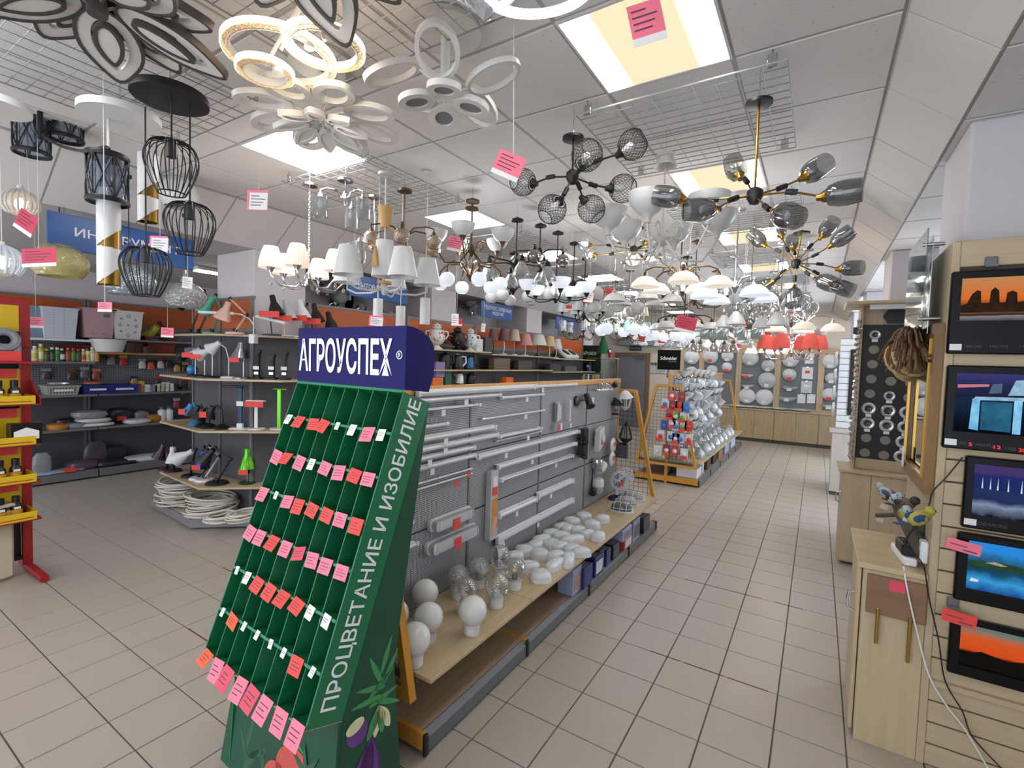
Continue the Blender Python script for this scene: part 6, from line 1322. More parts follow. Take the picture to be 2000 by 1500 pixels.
sky = [(.475, 2.05), (.5, 2.09), (.53, 2.1), (.545, 2.14), (.56, 2.155), (.572, 2.15), (.575, 2.10), (.6, 2.10), (.603, 2.15), (.615, 2.165), (.628, 2.15), (.632, 2.1), (.65, 2.1), (.653, 2.14), (.668, 2.148), (.683, 2.14), (.686, 2.1), (.74, 2.11), (.76, 2.2), (.78, 2.1), (1.06, 2.1), (1.06, 2.05)]
pict('top picture panel with an orange sunset behind a dark skyline', .475, 1.883, 2.24, screen('pic_sunset', [(0, '4a4a52'), (.10, '8a8288'), (.13, '2a2220'), (.28, 'a86a48'), (.33, '241c1a'), (.5, 'e0702a'), (1, 'c88a5a')], .8, .06), .510, 2.025, 2.207, [([(max(.51, x), max(2.06, zz)) for x, zz in sky], DK2)], [('ЧИСЛО', .56, 1.915, GLET), ('МЕСЯЦ', .64, 1.915, GLET), ('ГОД', .72, 1.915, GLET)])
pict('second picture panel with blue lit bridge pillars and red digits', .482, 1.468, 1.833, screen('pic_bridge', [(0, '0a0d14'), (.25, '0e1a2a'), (.5, '1c2a44'), (.62, '20263a'), (.8, '2c2c5a'), (1, '3a3c74')], .8, .12), .515, 1.545, 1.80,
     [([(.52, 1.735), (.62, 1.745), (.62, 1.755), (.52, 1.75)], PKC), ([(.58, 1.70), (.76, 1.705), (.76, 1.69), (.57, 1.685)], CYL), ([(.565, 1.56), (.595, 1.555), (.595, 1.69), (.57, 1.69)], CY), ([(.70, 1.55), (.725, 1.55), (.725, 1.69), (.70, 1.69)], CY), ([(.6, 1.56), (.695, 1.556), (.695, 1.68), (.6, 1.68)], emis('pic_teal', '123a58', .8, '3a80a0', 20)), ([(.62, 1.715), (.66, 1.72), (.66, 1.76), (.63, 1.755)], emis('pic_slate', '5a7088', .7)), ([(.68, 1.71), (.76, 1.715), (.76, 1.78), (.70, 1.775)], CYL)],
     [('ЧИСЛО', .535, 1.495, GLET), ('5', .575, 1.493, REDD), ('МЕСЯЦ', .62, 1.493, GLET), ('12', .66, 1.49, REDD), ('ГОД', .70, 1.488, GLET), ('20', .735, 1.487, REDD)])
pict('third picture panel with a violet night mosque and pale waves', .565, 1.128, 1.442, screen('pic_mosque', [(0, '141a2c'), (.2, '8a98b4'), (.32, '28365c'), (.55, '22306a'), (.8, '2a3070'), (1, '4a3a72')], .75, .3), .595, 1.19, 1.41, [([(x, 1.30), (x + .003, 1.36), (x + .006, 1.30)], WHC) for x in (.62, .645, .668, .70, .74)] + [([(.6, 1.29), (.76, 1.26), (.9, 1.28), (.9, 1.30), (.6, 1.31)], emis('pic_night_blue', '2a3a66', .7))], [('ЧИСЛО', .62, 1.155, GLET), ('МЕСЯЦ', .68, 1.155, GLET)])
pict('fourth picture panel with blue lake, trees and a swan', .558, .803, 1.104, screen('pic_lake', [(0, '1a4a8a'), (.2, '3a9ad8'), (.4, '1a4a6a'), (.55, '1c3a2c'), (.72, '2a6a9a'), (1, '2a86d8')], .9, .35), .595, .865, 1.075, [([(.6, .99), (.7, 1.0), (.9, .985), (.9, .965), (.6, .97)], GRN), ([(.605, .90), (.63, .90), (.635, .91), (.61, .915)], WHC), ([(.65, .99), (.7, .985), (.72, .99), (.68, 1.0)], emis('pic_rock', 'b8a890', .7))], white=False)
pict('lowest picture panel with red orange sunset over dark hills', .555, .47, .73, screen('pic_red_sunset', [(0, '0c0a0a'), (.35, '120d0c'), (.42, 'd8501c'), (.75, 'd85a2a'), (.9, '8a7a6a'), (1, '6a7a72')], .8, .12), .59, .52, .705, [([(.59, .57), (.66, .60), (.74, .585), (.82, .605), (1.0, .59), (1.15, .61), (1.15, .53), (.59, .53)], DK)], white=False)
for px, py, w, h, m, lab, rot in ((1882, 1068, .115, .05, PINKT, 'pink price card on the slatwall beside the lake picture', 8), (1873, 1208, .115, .055, REDT, 'red price card on the slatwall above the lowest picture', 6)):
    t = T('price_card', lab, 'price card', ony(px, py, 2.80), 0, rot=(0, R(rot), 0)); O('card', B().box(-w / 2, w / 2, -.001, 0, -h / 2, h / 2), m, t, smooth=False); O('print', B().box(-w * .4, w * .1, -.0016, -.0012, .0, .004).box(.0, w * .4, -.0016, -.0012, -.016, -.011), INK, t, smooth=False); O('clip', B().cyl((0, 0, 0), (0, .03, 0), .003, n=5), CHROME, t)
for px, py in ((1935, 512), (1860, 1175)): t = T('picture_bracket', 'grey bracket above the top picture' if py < 600 else 'grey bracket above the lowest picture', 'bracket', ony(px, py, 2.858), 0); O('plate', B().cbox(-.02, .02, -.012, 0, -.022, .022, .003), STEEL, t); O('lip', B().box(-.02, .02, -.02, -.012, -.022, -.012), STEEL, t)
# near cabinet
CB = wood('cabinet_maple', 'b5a281', 'c4b293', .42, 'Z')
c1 = T('beech_cabinet', 'nearest beech cabinet with power strip on top', 'cabinet', (0, 0, 0))
O('carcass', B().box(.236, .473, 2.872, 3.44, .05, .85), CB, c1, smooth=False); O('front_panel', B().cbox(.238, .474, 2.858, 2.874, .0, .848, .002), CB, c1, smooth=False); O('top', B().cbox(.212, .474, 2.845, 3.46, .852, .878, .003), BEECHX, c1, smooth=False)
d = O('door', B().cbox(-.018, 0, 0, .55, .035, .84, .002), CB, c1, loc=(.232, 2.88, 0), rot=(0, 0, R(-1.5)), smooth=False); O('handle', B().tube([(-.018, .06, .70), (-.045, .06, .69), (-.05, .06, .65), (-.045, .06, .61), (-.018, .06, .60)], .005, 7), CHROME, d)
t = T('furniture_board', 'brown veneer sample board with two brass bars', 'sample board', (0, 0, 0)); O('board', B().cbox(.252, .473, 2.838, 2.855, .648, .832, .002), wood('walnut_veneer', '7a5c42', '8a6a4c', .45, 'X'), t, smooth=False); O('price_card', B().box(.335, .395, 2.836, 2.8375, .775, .826), mat('rose_card', 'd9485f', .6), t, smooth=False)
for x, zt, zb2 in ((.299, .648, .507), (.419, .648, .457)): O('brass_bar', B().cbox(x - .007, x + .007, 2.833, 2.847, zb2, zt + .03, .003), GOLD, t)
t = T('power_strip', 'white power strip on the near cabinet', 'power strip', (.405, 3.04, .8795), R(96)); O('body', B().cbox(-.12, .12, -.027, .027, 0, .038, .006), WHITEP, t)
for x in (-.08, -.025, .03): O('outlet', B().lathe([(.019, .0385), (.019, .040), (.0, .040)], 16, TR(x, 0, 0)), mat('outlet_grey', 'b9bbbe', .4), t)
t = T('power_adapter', 'black plug adapter sitting on the power strip', 'adapter', (.412, 3.0, .9205), R(96)); O('body', B().cbox(-.06, .06, -.035, .035, 0, .06, .008), BLACKP, t); O('plug', B().cbox(-.03, .0, -.025, .025, -.0, .07, .004), BLACKP, t)
t = T('power_socket', 'white socket on the side of the beech column', 'socket', onx(1812, 1078, .474), 0); O('case', B().cbox(-.03, 0, -.03, .03, -.05, .05, .006), WHITEP, t); O('outlet', B().lathe([(.02, 0), (.02, .002), (0, .002)], 14, TR(-.03, 0, 0) @ RY(R(-90))), mat('outlet_grey', 'b9bbbe', .4), t)
def cord(label, pts, r, m, name='mains_cable'):
    t = O(name, B().tube(pts, r, 7), m, None); tag(t, label, 'cord'); return t
def smooth_path(P, n=6):
    out = []
    for i in range(len(P) - 1):
        p0, p1, p2, p3 = P[max(0, i - 1)], P[i], P[i + 1], P[min(len(P) - 1, i + 2)]
        for k in range(n):
            u = k / n; out.append(.5 * ((2 * p1) + (p2 - p0) * u + (2 * p0 - 5 * p1 + 4 * p2 - p3) * u * u + (3 * p1 - p0 - 3 * p2 + p3) * u ** 3))
    return out + [P[-1]]
pth = lambda pts, y: smooth_path([ony(px, py, y if not isinstance(y, list) else y[i]) for i, (px, py) in enumerate(pts)])
cord('white cord hanging from the power strip to the floor', pth([(1765, 1106), (1772, 1150), (1790, 1230), (1815, 1320), (1850, 1380), (1885, 1425), (1935, 1510)], [2.86, 2.83, 2.83, 2.83, 2.83, 2.83, 2.83]), .0035, WHITEP)
cord('black cord falling from the adapter across the slats', pth([(1790, 1085), (1805, 1110), (1815, 1170), (1833, 1250), (1846, 1330), (1880, 1390), (1900, 1440), (1965, 1510)], 2.825), .003, BLACKP)
cord('black cord rising from the adapter to the picture panels', pth([(1765, 1068), (1775, 1045), (1800, 1015), (1815, 985), (1822, 960), (1850, 930), (1880, 893)], [2.95, 2.9, 2.84, 2.83, 2.83, 2.83, 2.83]), .003, BLACKP)
# tit figurines on a bark branch
BARK = mat('bark', '4a4236', .8, var=.25, scale=30, bump=.6, bscale=50)
br = T('bird_branch', 'dark bark branch carrying small bird figurines', 'branch', (.40, 3.16, 1.0), 0); br.location = onx(1775, 1025, .42)
O('branch', B().tube([(-.02, .34, .03), (-.01, .2, .0), (.0, .05, -.01), (.02, -.1, -.05), (.03, -.16, -.09)], [.018, .026, .03, .034, .02], 9), BARK, br); O('twig', B().tube([(-.0, .2, .0), (-.06, .26, -.03), (-.1, .3, -.05)], .012, 7), BARK, br); O('wall_plate', B().box(.03, .052, -.05, .1, -.04, .03), BARK, br, smooth=False)
BPAL = {'y': mat('bird_yellow', 'a2983a', .6, var=.2, scale=60), 'b': mat('bird_blue', '2c4a7c', .6, var=.2, scale=60), 'k': mat('bird_black', '2a2622', .6), 'w': mat('bird_pale', 'a8b4b8', .6, var=.2, scale=60), 'n': mat('bird_brown', '5a4634', .6, var=.2, scale=60)}
for px, py, body, wing, head, rz, lab in ((1730, 962, 'w', 'b', 'w', 2.3, 'pale blue bird figurine at the far end of the branch'), (1748, 975, 'w', 'k', 'w', -1.2, 'white capped bird figurine'), (1769, 985, 'n', 'k', 'k', -.9, 'brown owl like bird figurine'), (1768, 1003, 'y', 'b', 'w', -1.6, 'yellow breasted bird figurine in front'), (1795, 1012, 'y', 'b', 'y', .6, 'blue winged bird figurine with long tail')):
    p = onx(px, py, .385); t = T('bird_figurine', lab, 'figurine', p, rz, group='bird figurines on the branch'); t.scale = (.85, .85, .85)
    O('body', B().lathe([(0, -.055), (.018, -.048), (.032, -.02), (.034, .01), (.024, .04), (.012, .052), (0, .055)], 14, RY(R(65))), BPAL[body], t); O('head', B().sphere((.052, 0, .035), .024, 12, 8), BPAL[head], t); O('beak', B().cyl((.073, 0, .033), (.088, 0, .030), .005, .0008, 6), BPAL['k'], t); O('tail', B().prism([(-.045, -.009), (-.12, -.014), (-.12, .014), (-.045, .009)], -.03, -.025), BPAL['b' if wing == 'b' else 'k'], t)
    for s in (-1, 1): O('wing', B().sphere((0, 0, 0), .03, 10, 6, .4, TR(-.012, s * .026, .004) @ RX(R(90)) @ Matrix.Diagonal((1.4, .7, .6, 1))), BPAL[wing], t); O('eye', B().sphere((.062, s * .02, .041), .0035, 6, 4), BLACKP, t)
for px, py, lab in ((1727, 990, 'small white card on the branch beside the pale bird'), (1718, 1015, 'small white card on the twig'), (1774, 1014, 'small white card below the yellow bird')): O('price_card', B().box(-.022, .022, -.001, 0, -.014, .014), CARD, br, loc=onx(px, py, .36) - br.location, rot=(0, R(20), R(30)), smooth=False)
# framed mirror, chrome plate and jute bundle on the column side
GILT = wood('gilded_frame', '6a4a26', '8a6636', .35, 'Z')
mr = T('framed_mirror', 'gilt framed mirror on the side of the beech column', 'mirror', (.474, 0, 0)); MYZ = Matrix(((0, 0, 1, 0), (1, 0, 0, 0), (0, 1, 0, 0), (0, 0, 0, 1)))
O('frame', B().band([(2.88, 1.24), (3.56, 1.24), (3.56, 2.02), (2.88, 2.02)], [(2.95, 1.31), (3.49, 1.31), (3.49, 1.95), (2.95, 1.95)], -.035, 0, MYZ), GILT, mr, smooth=False); O('glass', B().box(-.018, -.012, 2.95, 3.49, 1.31, 1.95), mat('mirror_silver', 'e8eaec', .02, metal=1.0, var=0), mr, smooth=False); O('bead', B().band([(2.945, 1.305), (3.495, 1.305), (3.495, 1.955), (2.945, 1.955)], [(2.957, 1.317), (3.483, 1.317), (3.483, 1.943), (2.957, 1.943)], -.042, -.03, MYZ), GOLD, mr, smooth=False); O('price_tag', B().box(-.045, -.043, 3.44, 3.5, 1.27, 1.38), CARD, mr, smooth=False)
cp = T('chrome_plate', 'bright chrome sheet lamp with glass edge above the mirror', 'wall lamp', (.47, 0, 0)); O('sheet', B().box(-.045, -.042, 2.98, 3.50, 1.98, 2.44), mat('polished_sheet', 'd4d6d8', .08, metal=1.0, var=.05, scale=3, bump=.35, bscale=6), cp, smooth=False); O('glass_edge', B().box(-.075, -.07, 2.92, 3.46, 2.0, 2.46), glass('edge_glass', 'dfe8e8', .12), cp, smooth=False)
for y, z in ((3.0, 2.40), (2.98, 2.05)): O('standoff', B().cyl((-.08, y, z), (0, y, z), .009, n=10), CHROME, cp)
JUTE = mat('jute_fibre', '6e5138', .9, var=.35, scale=40); JL = mat('pale_jute', 'a58a5e', .9, var=.3, scale=40); random.seed(4)
jb = T('jute_bundle', 'shaggy brown jute bundle hanging above the mirror', 'jute bundle', (.40, 3.22, 1.96), 0)
b = B()
for k in range(320):
    a = random.uniform(0, 2 * PI); r0 = random.uniform(.0, .05); pts = []
    dx, dy, dz = random.uniform(-.07, .05), random.uniform(-.30, .34), random.uniform(-.10, .0)
    for q in range(5): u = q / 4; pts.append((r0 * math.cos(a) + dx * u, r0 * math.sin(a) * 1.5 + dy * u, .05 * math.sin(a) + .05 * math.sin(u * PI) + dz * u * u - .03))
    b.tube(pts, random.uniform(.003, .007), 4)
O('fibres', b, JUTE, jb, kind='stuff')
for y, z in ((.16, -.1), (-.06, -.09)):
    b = B()
    for k in range(14): b.torus(.05 + .003 * k % .02, .008, TR(random.uniform(-.02, .02), y + random.uniform(-.05, .05), z + random.uniform(-.02, .02)) @ RX(random.uniform(.2, 1.2)), 14, 4, 1.0, 1.5)
    O('pale_coil', b, JL, jb)
# second cabinet with black downlight board
c2 = T('beech_cabinet', 'second beech cabinet under the black downlight board', 'cabinet', (0, 0, 0)); O('carcass', B().box(.245, 1.1, 5.45, 5.92, .03, .86), CB, c2, smooth=False)
for x0, x1 in ((.245, .46), (.463, 1.1)): O('front_panel', B().cbox(x0, x1, 5.43, 5.45, .03, .855, .002), CB, c2, smooth=False)
O('top', B().cbox(.215, 1.1, 5.41, 5.92, .86, .885, .003), BEECHX, c2, smooth=False); O('handle', B().tube([(.245, 5.5, .66), (.21, 5.5, .65), (.205, 5.5, .61), (.21, 5.5, .57), (.245, 5.5, .56)], .006, 7), CHROME, c2)
bd = T('downlight_board', 'black board with rows of round downlight holes', 'display board', (0, 0, 0)); O('plinth', B().cbox(.34, 1.0, 5.58, 5.75, .886, .985, .003), BEECHX, bd, smooth=False); O('board', B().cbox(.335, 1.0, 5.60, 5.615, .985, 2.23, .003), mat('matt_black', '141416', .5), bd, smooth=False); O('frame', B().box(.315, .335, 5.55, 5.9, .886, 2.40).box(.315, 1.0, 5.62, 5.64, 2.23, 2.40), BEECHZ, bd, smooth=False); O('canopy', B().cbox(.19, 1.0, 5.35, 5.9, 2.40, 2.425, .003), BEECHX, bd, smooth=False); O('tube_light', B().cbox(.37, .95, 5.42, 5.47, 2.355, 2.40, .004), WHITEP, bd); O('hexagon_plate', B().prism([(.48, 2.31), (.52, 2.37), (.8, 2.37), (.84, 2.31), (.8, 2.24), (.52, 2.24)], 5.60, 5.618, MXZ), BLACKP, bd, smooth=False)
HOL = mat('hole_grey', '8a8278', .6, var=.1)
for col, rows in (((1709, 654, 1689, 884), 'RHHHHRRHH'), ((1748, 658, 1726, 889), 'hRHHRLRHH'), ((1790, 662, 1760, 892), 'hhHHHRRRR')):
    for k, ch in enumerate(rows):
        u = k / 8; p = ony(col[0] + (col[2] - col[0]) * u, col[1] + (col[3] - col[1]) * u, 5.60)
        if ch == 'h': continue
        if ch == 'H': O('hole', B().lathe([(.04, 0), (.04, .002), (0, .002)], 20, TR(p) @ RX(R(90))), HOL, bd)
        else:
            t = T('downlight', f'chrome ring downlight in the {["left", "middle", "right"][(col[0] > 1720) + (col[0] > 1760)]} column, {ORD[min(k, 7)] if k < 8 else "lowest"} row of the black board', 'downlight', p, 0, group='downlights on the black board'); r = .056 if k >= 5 else .044
            O('ring', B().lathe([(r * .5, .004), (r * .6, .012), (r * .8, .014), (r, .006), (r, .0)], 24, RX(R(90)), close=False), mat('ring_glass', 'd8dadc', .15, metal=.5) if ch == 'R' else CHROME, t); O('centre', B().lathe([(r * .5, .006), (r * .3, .002), (0, .002)], 20, RX(R(90)), close=False), mat('ring_dark', '3a3a3e', .3), t); O('inner_ring', B().torus(r * .62, .004, TR(0, -.012, 0) @ RX(R(90)), 22, 5), CHROME, t); O('price_tag', B().box(-.022, .022, -.018, -.016, -r - .022, -r + .004), CARD, t, smooth=False)
# strings of crystals on the board's edge
random.seed(8); CRY = glass('crystal', 'f0e6e2', .35, .05, .9, body='c8a8a0', bodyw=.3); cs = T('crystal_strings', 'strings of small crystals hanging beside the black board', 'crystals', (.30, 5.53, 2.25), 0)
for k in range(4):
    b = B(); y = -.12 + .08 * k
    for q in range(26): b.sphere((random.uniform(-.008, .008), y, -.05 * q), random.uniform(.012, .02), 6, 4)
    s = O('string', b, CRY, cs); O('wire', B().cyl((0, y, .1), (0, y, -1.3), .001, n=4), STRING, s)
t = T('spot_lamp', 'small black and chrome box spot at the edge of the downlight board', 'lamp', (.29, 5.5, 2.17), 0); O('box', B().cbox(-.03, .02, -.03, .03, -.03, .03, .004), BLACKP, t); O('lens', B().sphere((.015, -.03, .02), .022, 10, 6), CHROME, t)
# third cabinet and the white slat panel
WLM = wood('white_laminate', 'b9b2aa', 'c4beb6', .4, 'Z'); c3 = T('pale_cabinet', 'pale grey cabinet farther down the aisle', 'cabinet', (0, 0, 0)); O('carcass', B().box(.225, 1.0, 8.42, 8.79, .05, .90), WLM, c3, smooth=False); O('front_panel', B().cbox(.225, 1.0, 8.40, 8.42, .05, .9, .002), WLM, c3, smooth=False); O('plinth', B().box(.23, 1.0, 8.42, 8.79, 0, .05), PLI, c3, smooth=False); O('top', B().cbox(.19, 1.0, 8.38, 8.79, .905, .94, .003), WLM, c3, smooth=False)
ws = T('slat_display_wall', 'white slatted panel standing on the pale cabinet', 'display wall', (0, 0, 0)); O('backing', B().box(.27, .6, 8.77, 8.79, .945, 2.28), STEEL, ws, smooth=False)
for k in range(14): O('slat', B().cbox(.27, .6, 8.755, 8.77, .95 + .095 * k, 1.036 + .095 * k, .002), WHITEP, ws, smooth=False)
t = T('framed_switches', 'black framed sample board of switches on the white slats', 'sample board', (.40, 8.736, 1.15), 0); O('frame', B().cbox(0, .19, 0, .018, 0, .97, .004), BLACKP, t, smooth=False)
for k in range(5): O('switch', B().cbox(.05, .13, -.012, .001, .08 + .17 * k, .18 + .17 * k, .004), WHITEP, t)
for k in range(4): z = 1.22 + .25 * k; t = T('edge_on_plafond', f'white glass plate seen edge on, {["lowest", "second", "third", "topmost"][k]} beside the white slats', 'lamp glass', (.24, 8.72, z), 0, group='glass plates beside the white slats'); O('plate', B().lathe([(.12, 0), (.1, .03), (0, .045)], 22, RY(R(-90))), PLW, t); O('clip', B().cyl((0, 0, 0), (.03, .05, 0), .006, n=6), CHROME, t)
# ================================================================ CEILING GRIDS AND HANGING LAMPS
ZG = 3.13
GRW = mat('galvanised_wire', '8e8e90', .45, metal=.3)
def grid(label, x0, x1, y0, y1):
    t = T('ceiling_grid', label, 'wire grid', (x0, y0, ZG), 0, group='wire grids hung below the ceiling'); w, h = x1 - x0, y1 - y0; r = .0028
    O('rim', B().tube([(0, 0, 0), (w, 0, 0), (w, h, 0), (0, h, 0)], .004, 5, closed=True), GRW, t)
    b = B()
    for k in range(1, 10): b.cyl((w * k / 10, 0, 0), (w * k / 10, h, 0), r, n=4)
    for k in range(1, 14): b.cyl((0, h * k / 14, .004), (w, h * k / 14, .004), r, n=4)
    O('wires', b, GRW, t, smooth=False)
    for x, y in ((.06, .02), (w - .06, .02), (.06, h - .02), (w - .06, h - .02)): br_ = O('bracket', B().cbox(x - .02, x + .02, y - .004, y + .004, -.01, .05, .002), CHROME, t); O('hook', B().cyl((x, y, .05), (x, y, .068), .004, n=5), CHROME, br_)
for k, (a, c) in enumerate(((.55, 1.55), (2.44, 3.42), (4.3, 5.3), (6.1, 7.1), (7.95, 8.9), (9.8, 10.8), (11.6, 12.5))):
    nth = ['nearest', 'second', 'third', 'fourth', 'fifth', 'sixth', 'farthest'][k]
    grid(f'{nth} wire grid on the left side of the ceiling', -3.6, -2.6, a if k != 1 else 2.28, c if k != 1 else 3.3); grid(f'{nth} wire grid on the right side of the ceiling', -1.18, -.18, a, c)
grid('wire grid above the white ring lamps', -2.05, -1.1, .55, 1.62)
BRZ = mat('antique_bronze', '6a5a44', .35, metal=.8, var=.15); SMK = glass('smoked_glass', 'a9acb0', .10, .04, .8, body='6a6d72', bodyw=.08); CLG = glass('lamp_glass', 'f0f2f3', .10, .04, .9, body='c8ccce', bodyw=.12); AMBG = glass('amber_glass', 'd0b287', .18, .06, .9, bump=.5, bscale=60, body='b49a70', bodyw=.35)
OPW = mat('opal_shade', 'd2d3d4', .3, var=.03); LITW = glow('lit_opal', 'ffeeda', .42, 'd8d2ca'); LITC = glow('lit_cool_opal', 'eaf2ff', .48, 'd2d6dc'); BULB = emis('lit_bulb', 'fff2e0', 14.0); CREAM = mat('cream_shade', 'd6d2bc', .5); TEAL = mat('teal_shade', '8fb0b0', .5, var=.05); PLEAT = glow('lit_pleated_fabric', 'ffe0c4', .30, 'e6dcd4', .8); REDS = glow('lit_red_fabric', 'ff6a5c', .22, 'd8665e', .8); LWOOD = wood('light_wood', 'b98f58', 'c79c64', .5, 'Z'); GREYW = mat('matt_white_metal', 'c9c7c4', .45); BROWN = glass('brown_mirror_glass', '5a4a3e', .3, .05, .9, body='3c302a', bodyw=.5)
CACHE = {}
def lamp_light(t, z, power, col, rad):
    l = bpy.data.lights.new('lamp_glow', 'POINT'); l.energy = power; l.color = col; l.shadow_soft_size = rad
    o = bpy.data.objects.new('lamp_glow', l); COL.objects.link(o); o.parent = t; o.location = (0, 0, z)
def shade_me(kind, m):
    k = (kind, m.name)
    if k in CACHE: return CACHE[k]
    b = B()
    if kind == 'bowl': b.lathe([(.018, 0), (.055, .02), (.082, .06), (.09, .10), (.086, .10), (.05, .025), (0, .01)], 20, close=False)
    elif kind == 'bell': b.lathe([(.016, 0), (.028, .03), (.05, .06), (.07, .10), (.075, .125), (.071, .125), (.045, .06), (.0, .02)], 20, close=False)
    elif kind == 'dome': b.lathe([(.02, 0), (.06, .015), (.095, .05), (.105, .08), (.1, .08), (.055, .02), (0, .008)], 20, close=False)
    elif kind == 'ball': b.lathe([(.026, .0), (.05, .012), (.07, .04), (.073, .07), (.06, .105), (.036, .125)], 20, close=False)
    elif kind == 'cyl': b.lathe([(.0, 0), (.02, .002), (.044, .02), (.056, .055), (.058, .09), (.053, .15)], 24, close=False)
    elif kind == 'tube': b.lathe([(.0, 0), (.05, 0), (.05, .15), (.046, .15), (.046, .004)], 20, close=False)
    elif kind == 'cone': b.lathe([(.085, 0), (.05, .165), (.048, .165), (.082, 0)], 28, close=False)
    elif kind == 'pleat':
        n = 56; vs = []; fs = []
        for r, z in ((.08, 0), (.076, .05), (.062, .11), (.046, .155)):
            for i in range(n): q = r * (1 + (.025 if i % 2 else -.025)); a = 2 * PI * i / n; vs.append((q * math.cos(a), q * math.sin(a), z))
        for q in range(3):
            for i in range(n): fs.append((q * n + i, q * n + (i + 1) % n, (q + 1) * n + (i + 1) % n, (q + 1) * n + i))
        b.add(vs, fs)
    elif kind == 'mesh':
        for s in (-1, 1):
            for k2 in range(22):
                pts = []
                for i in range(13): u = i / 12; a = 2 * PI * k2 / 22 + s * u * 1.9; th = .55 + u * 2.0; pts.append((.078 * math.sin(th) * math.cos(a), .078 * math.sin(th) * math.sin(a), .075 - .078 * math.cos(th)))
                b.tube(pts, .0011, 3)
        for th in (.55, 2.55): b.torus(.078 * math.sin(th), .0025, TR(0, 0, .075 - .078 * math.cos(th)), 24, 5)
    elif kind == 'cube': b.cbox(-.05, .05, -.05, .05, 0, .1, .006)
    CACHE[k] = mesh('shade_' + kind, b, m, ang=50 if kind != 'pleat' else 20); return CACHE[k]
bulb_me = {}
def shade(t, kind, m, pos, d, s=1.0, lit=None, cap=None):
    d = Vector(d).normalized(); M = TR(pos) @ d.to_track_quat('Z', 'Y').to_matrix().to_4x4() @ Matrix.Diagonal((s, s, s, 1))
    o = O('shade', shade_me(kind, m), None, t); o.matrix_local = M
    if cap:
        if ('cap', cap.name) not in bulb_me: bulb_me[('cap', cap.name)] = mesh('lamp_holder', B().lathe([(.0, -.03), (.014, -.028), (.018, -.01), (.03, .006), (.028, .012), (0, .012)], 14), cap)
        O('lamp_holder', bulb_me[('cap', cap.name)], None, o)
    if kind in ('cyl', 'mesh', 'tube', 'ball', 'bowl', 'bell', 'dome') and m not in (LITW, LITC):
        bm = BULB if lit else WHITEP
        if bm.name not in bulb_me: bulb_me[bm.name] = mesh('bulb', B().lathe([(.012, .01), (.014, .03), (.022, .055), (.018, .075), (0, .082)], 12), bm)
        O('bulb', bulb_me[bm.name], None, o)
    return o
def canopy(t, z, m, r=.055, h=.035): return O('canopy', B().lathe([(0, z), (r * .25, z), (r * .5, z - h * .3), (r, z - h * .55), (r, z - h), (r * .2, z - h * 1.2), (0, z - h * 1.2)], 20), m, t)
def hook_wire(t, z): O('hook', B().cyl((0, 0, z), (0, 0, 3.1975 - t.location.z), .002, n=4), CHROME, t)
def rod(t, z0, z1, m, r=.006, chain=False):
    if not chain: return O('rod', B().cyl((0, 0, z0), (0, 0, z1), r, n=8), m, t)
    b = B(); z = min(z0, z1); k = 0
    while z < max(z0, z1): b.torus(.010, .0025, TR(0, 0, z + .012) @ RZ(PI / 2 * (k % 2)) @ RX(PI / 2), 8, 4, .6, 1.3); z += .02; k += 1
    return O('chain', b, m, t)
GRP = 'chandeliers hanging from the wire grids'
def chand(label, x, y, zh, n, R_, kind, sm, m, up=True, s=1.0, lit=None, sag=.05, top=3.08, cm_=None, chain=False, a0=.3, scroll=False, drops=False, cap=True, hub=.035, grp=GRP):
    """chandelier with n curved arms round a central stem"""
    t = T('chandelier', label, 'chandelier', (x, y, zh), 0, group=grp); zt = top - zh
    canopy(t, zt, cm_ or m); rod(t, .03, zt - .035, m, .006, chain); hook_wire(t, zt)
    O('hub', B().lathe([(0, -.05), (.012, -.045), (hub * .6, -.02), (hub, 0), (hub * .6, .03), (.014, .05), (0, .06)], 16), m, t)
    for k in range(n):
        a = a0 + 2 * PI * k / n; c, q = math.cos(a), math.sin(a)
        rz = [(0.02, 0), (R_ * .35, -sag), (R_ * .75, -sag), (R_, 0), (R_, .04)] if up else [(.02, 0), (R_ * .35, sag), (R_ * .75, sag), (R_, .03), (R_, -.01)]
        O('arm', B().tube([(r * c, r * q, z) for r, z in rz], .007 if s > .8 else .006, 6), m, t)
        if scroll: O('scroll', B().tube([((R_ * .3 + .06 * (1 - u / 9) * math.cos(u)) * c, (R_ * .3 + .06 * (1 - u / 9) * math.cos(u)) * q, .03 + .06 * (1 - u / 9) * math.sin(u)) for u in [i * .7 for i in range(11)]], .005, 5), m, t)
        shade(t, kind, sm, (R_ * c, R_ * q, .045 if up else -.015), (0, 0, 1 if up else -1) if kind not in ('cone', 'pleat') else (0, 0, 1), s, lit, m if cap else None)
        if drops: O('crystal_drop', B().sphere((R_ * c, R_ * q, -.06), .012, 8, 5, 1.8), CLG, t)
    if sm is PLEAT: lamp_light(t, .22, 6, (1, .86, .70), .1)
    if sm in (LITW, LITC): lamp_light(t, .14, 6 if sm is LITC else 5, (.93, .96, 1) if sm is LITC else (1, .88, .74), R_ * .5)
    return t
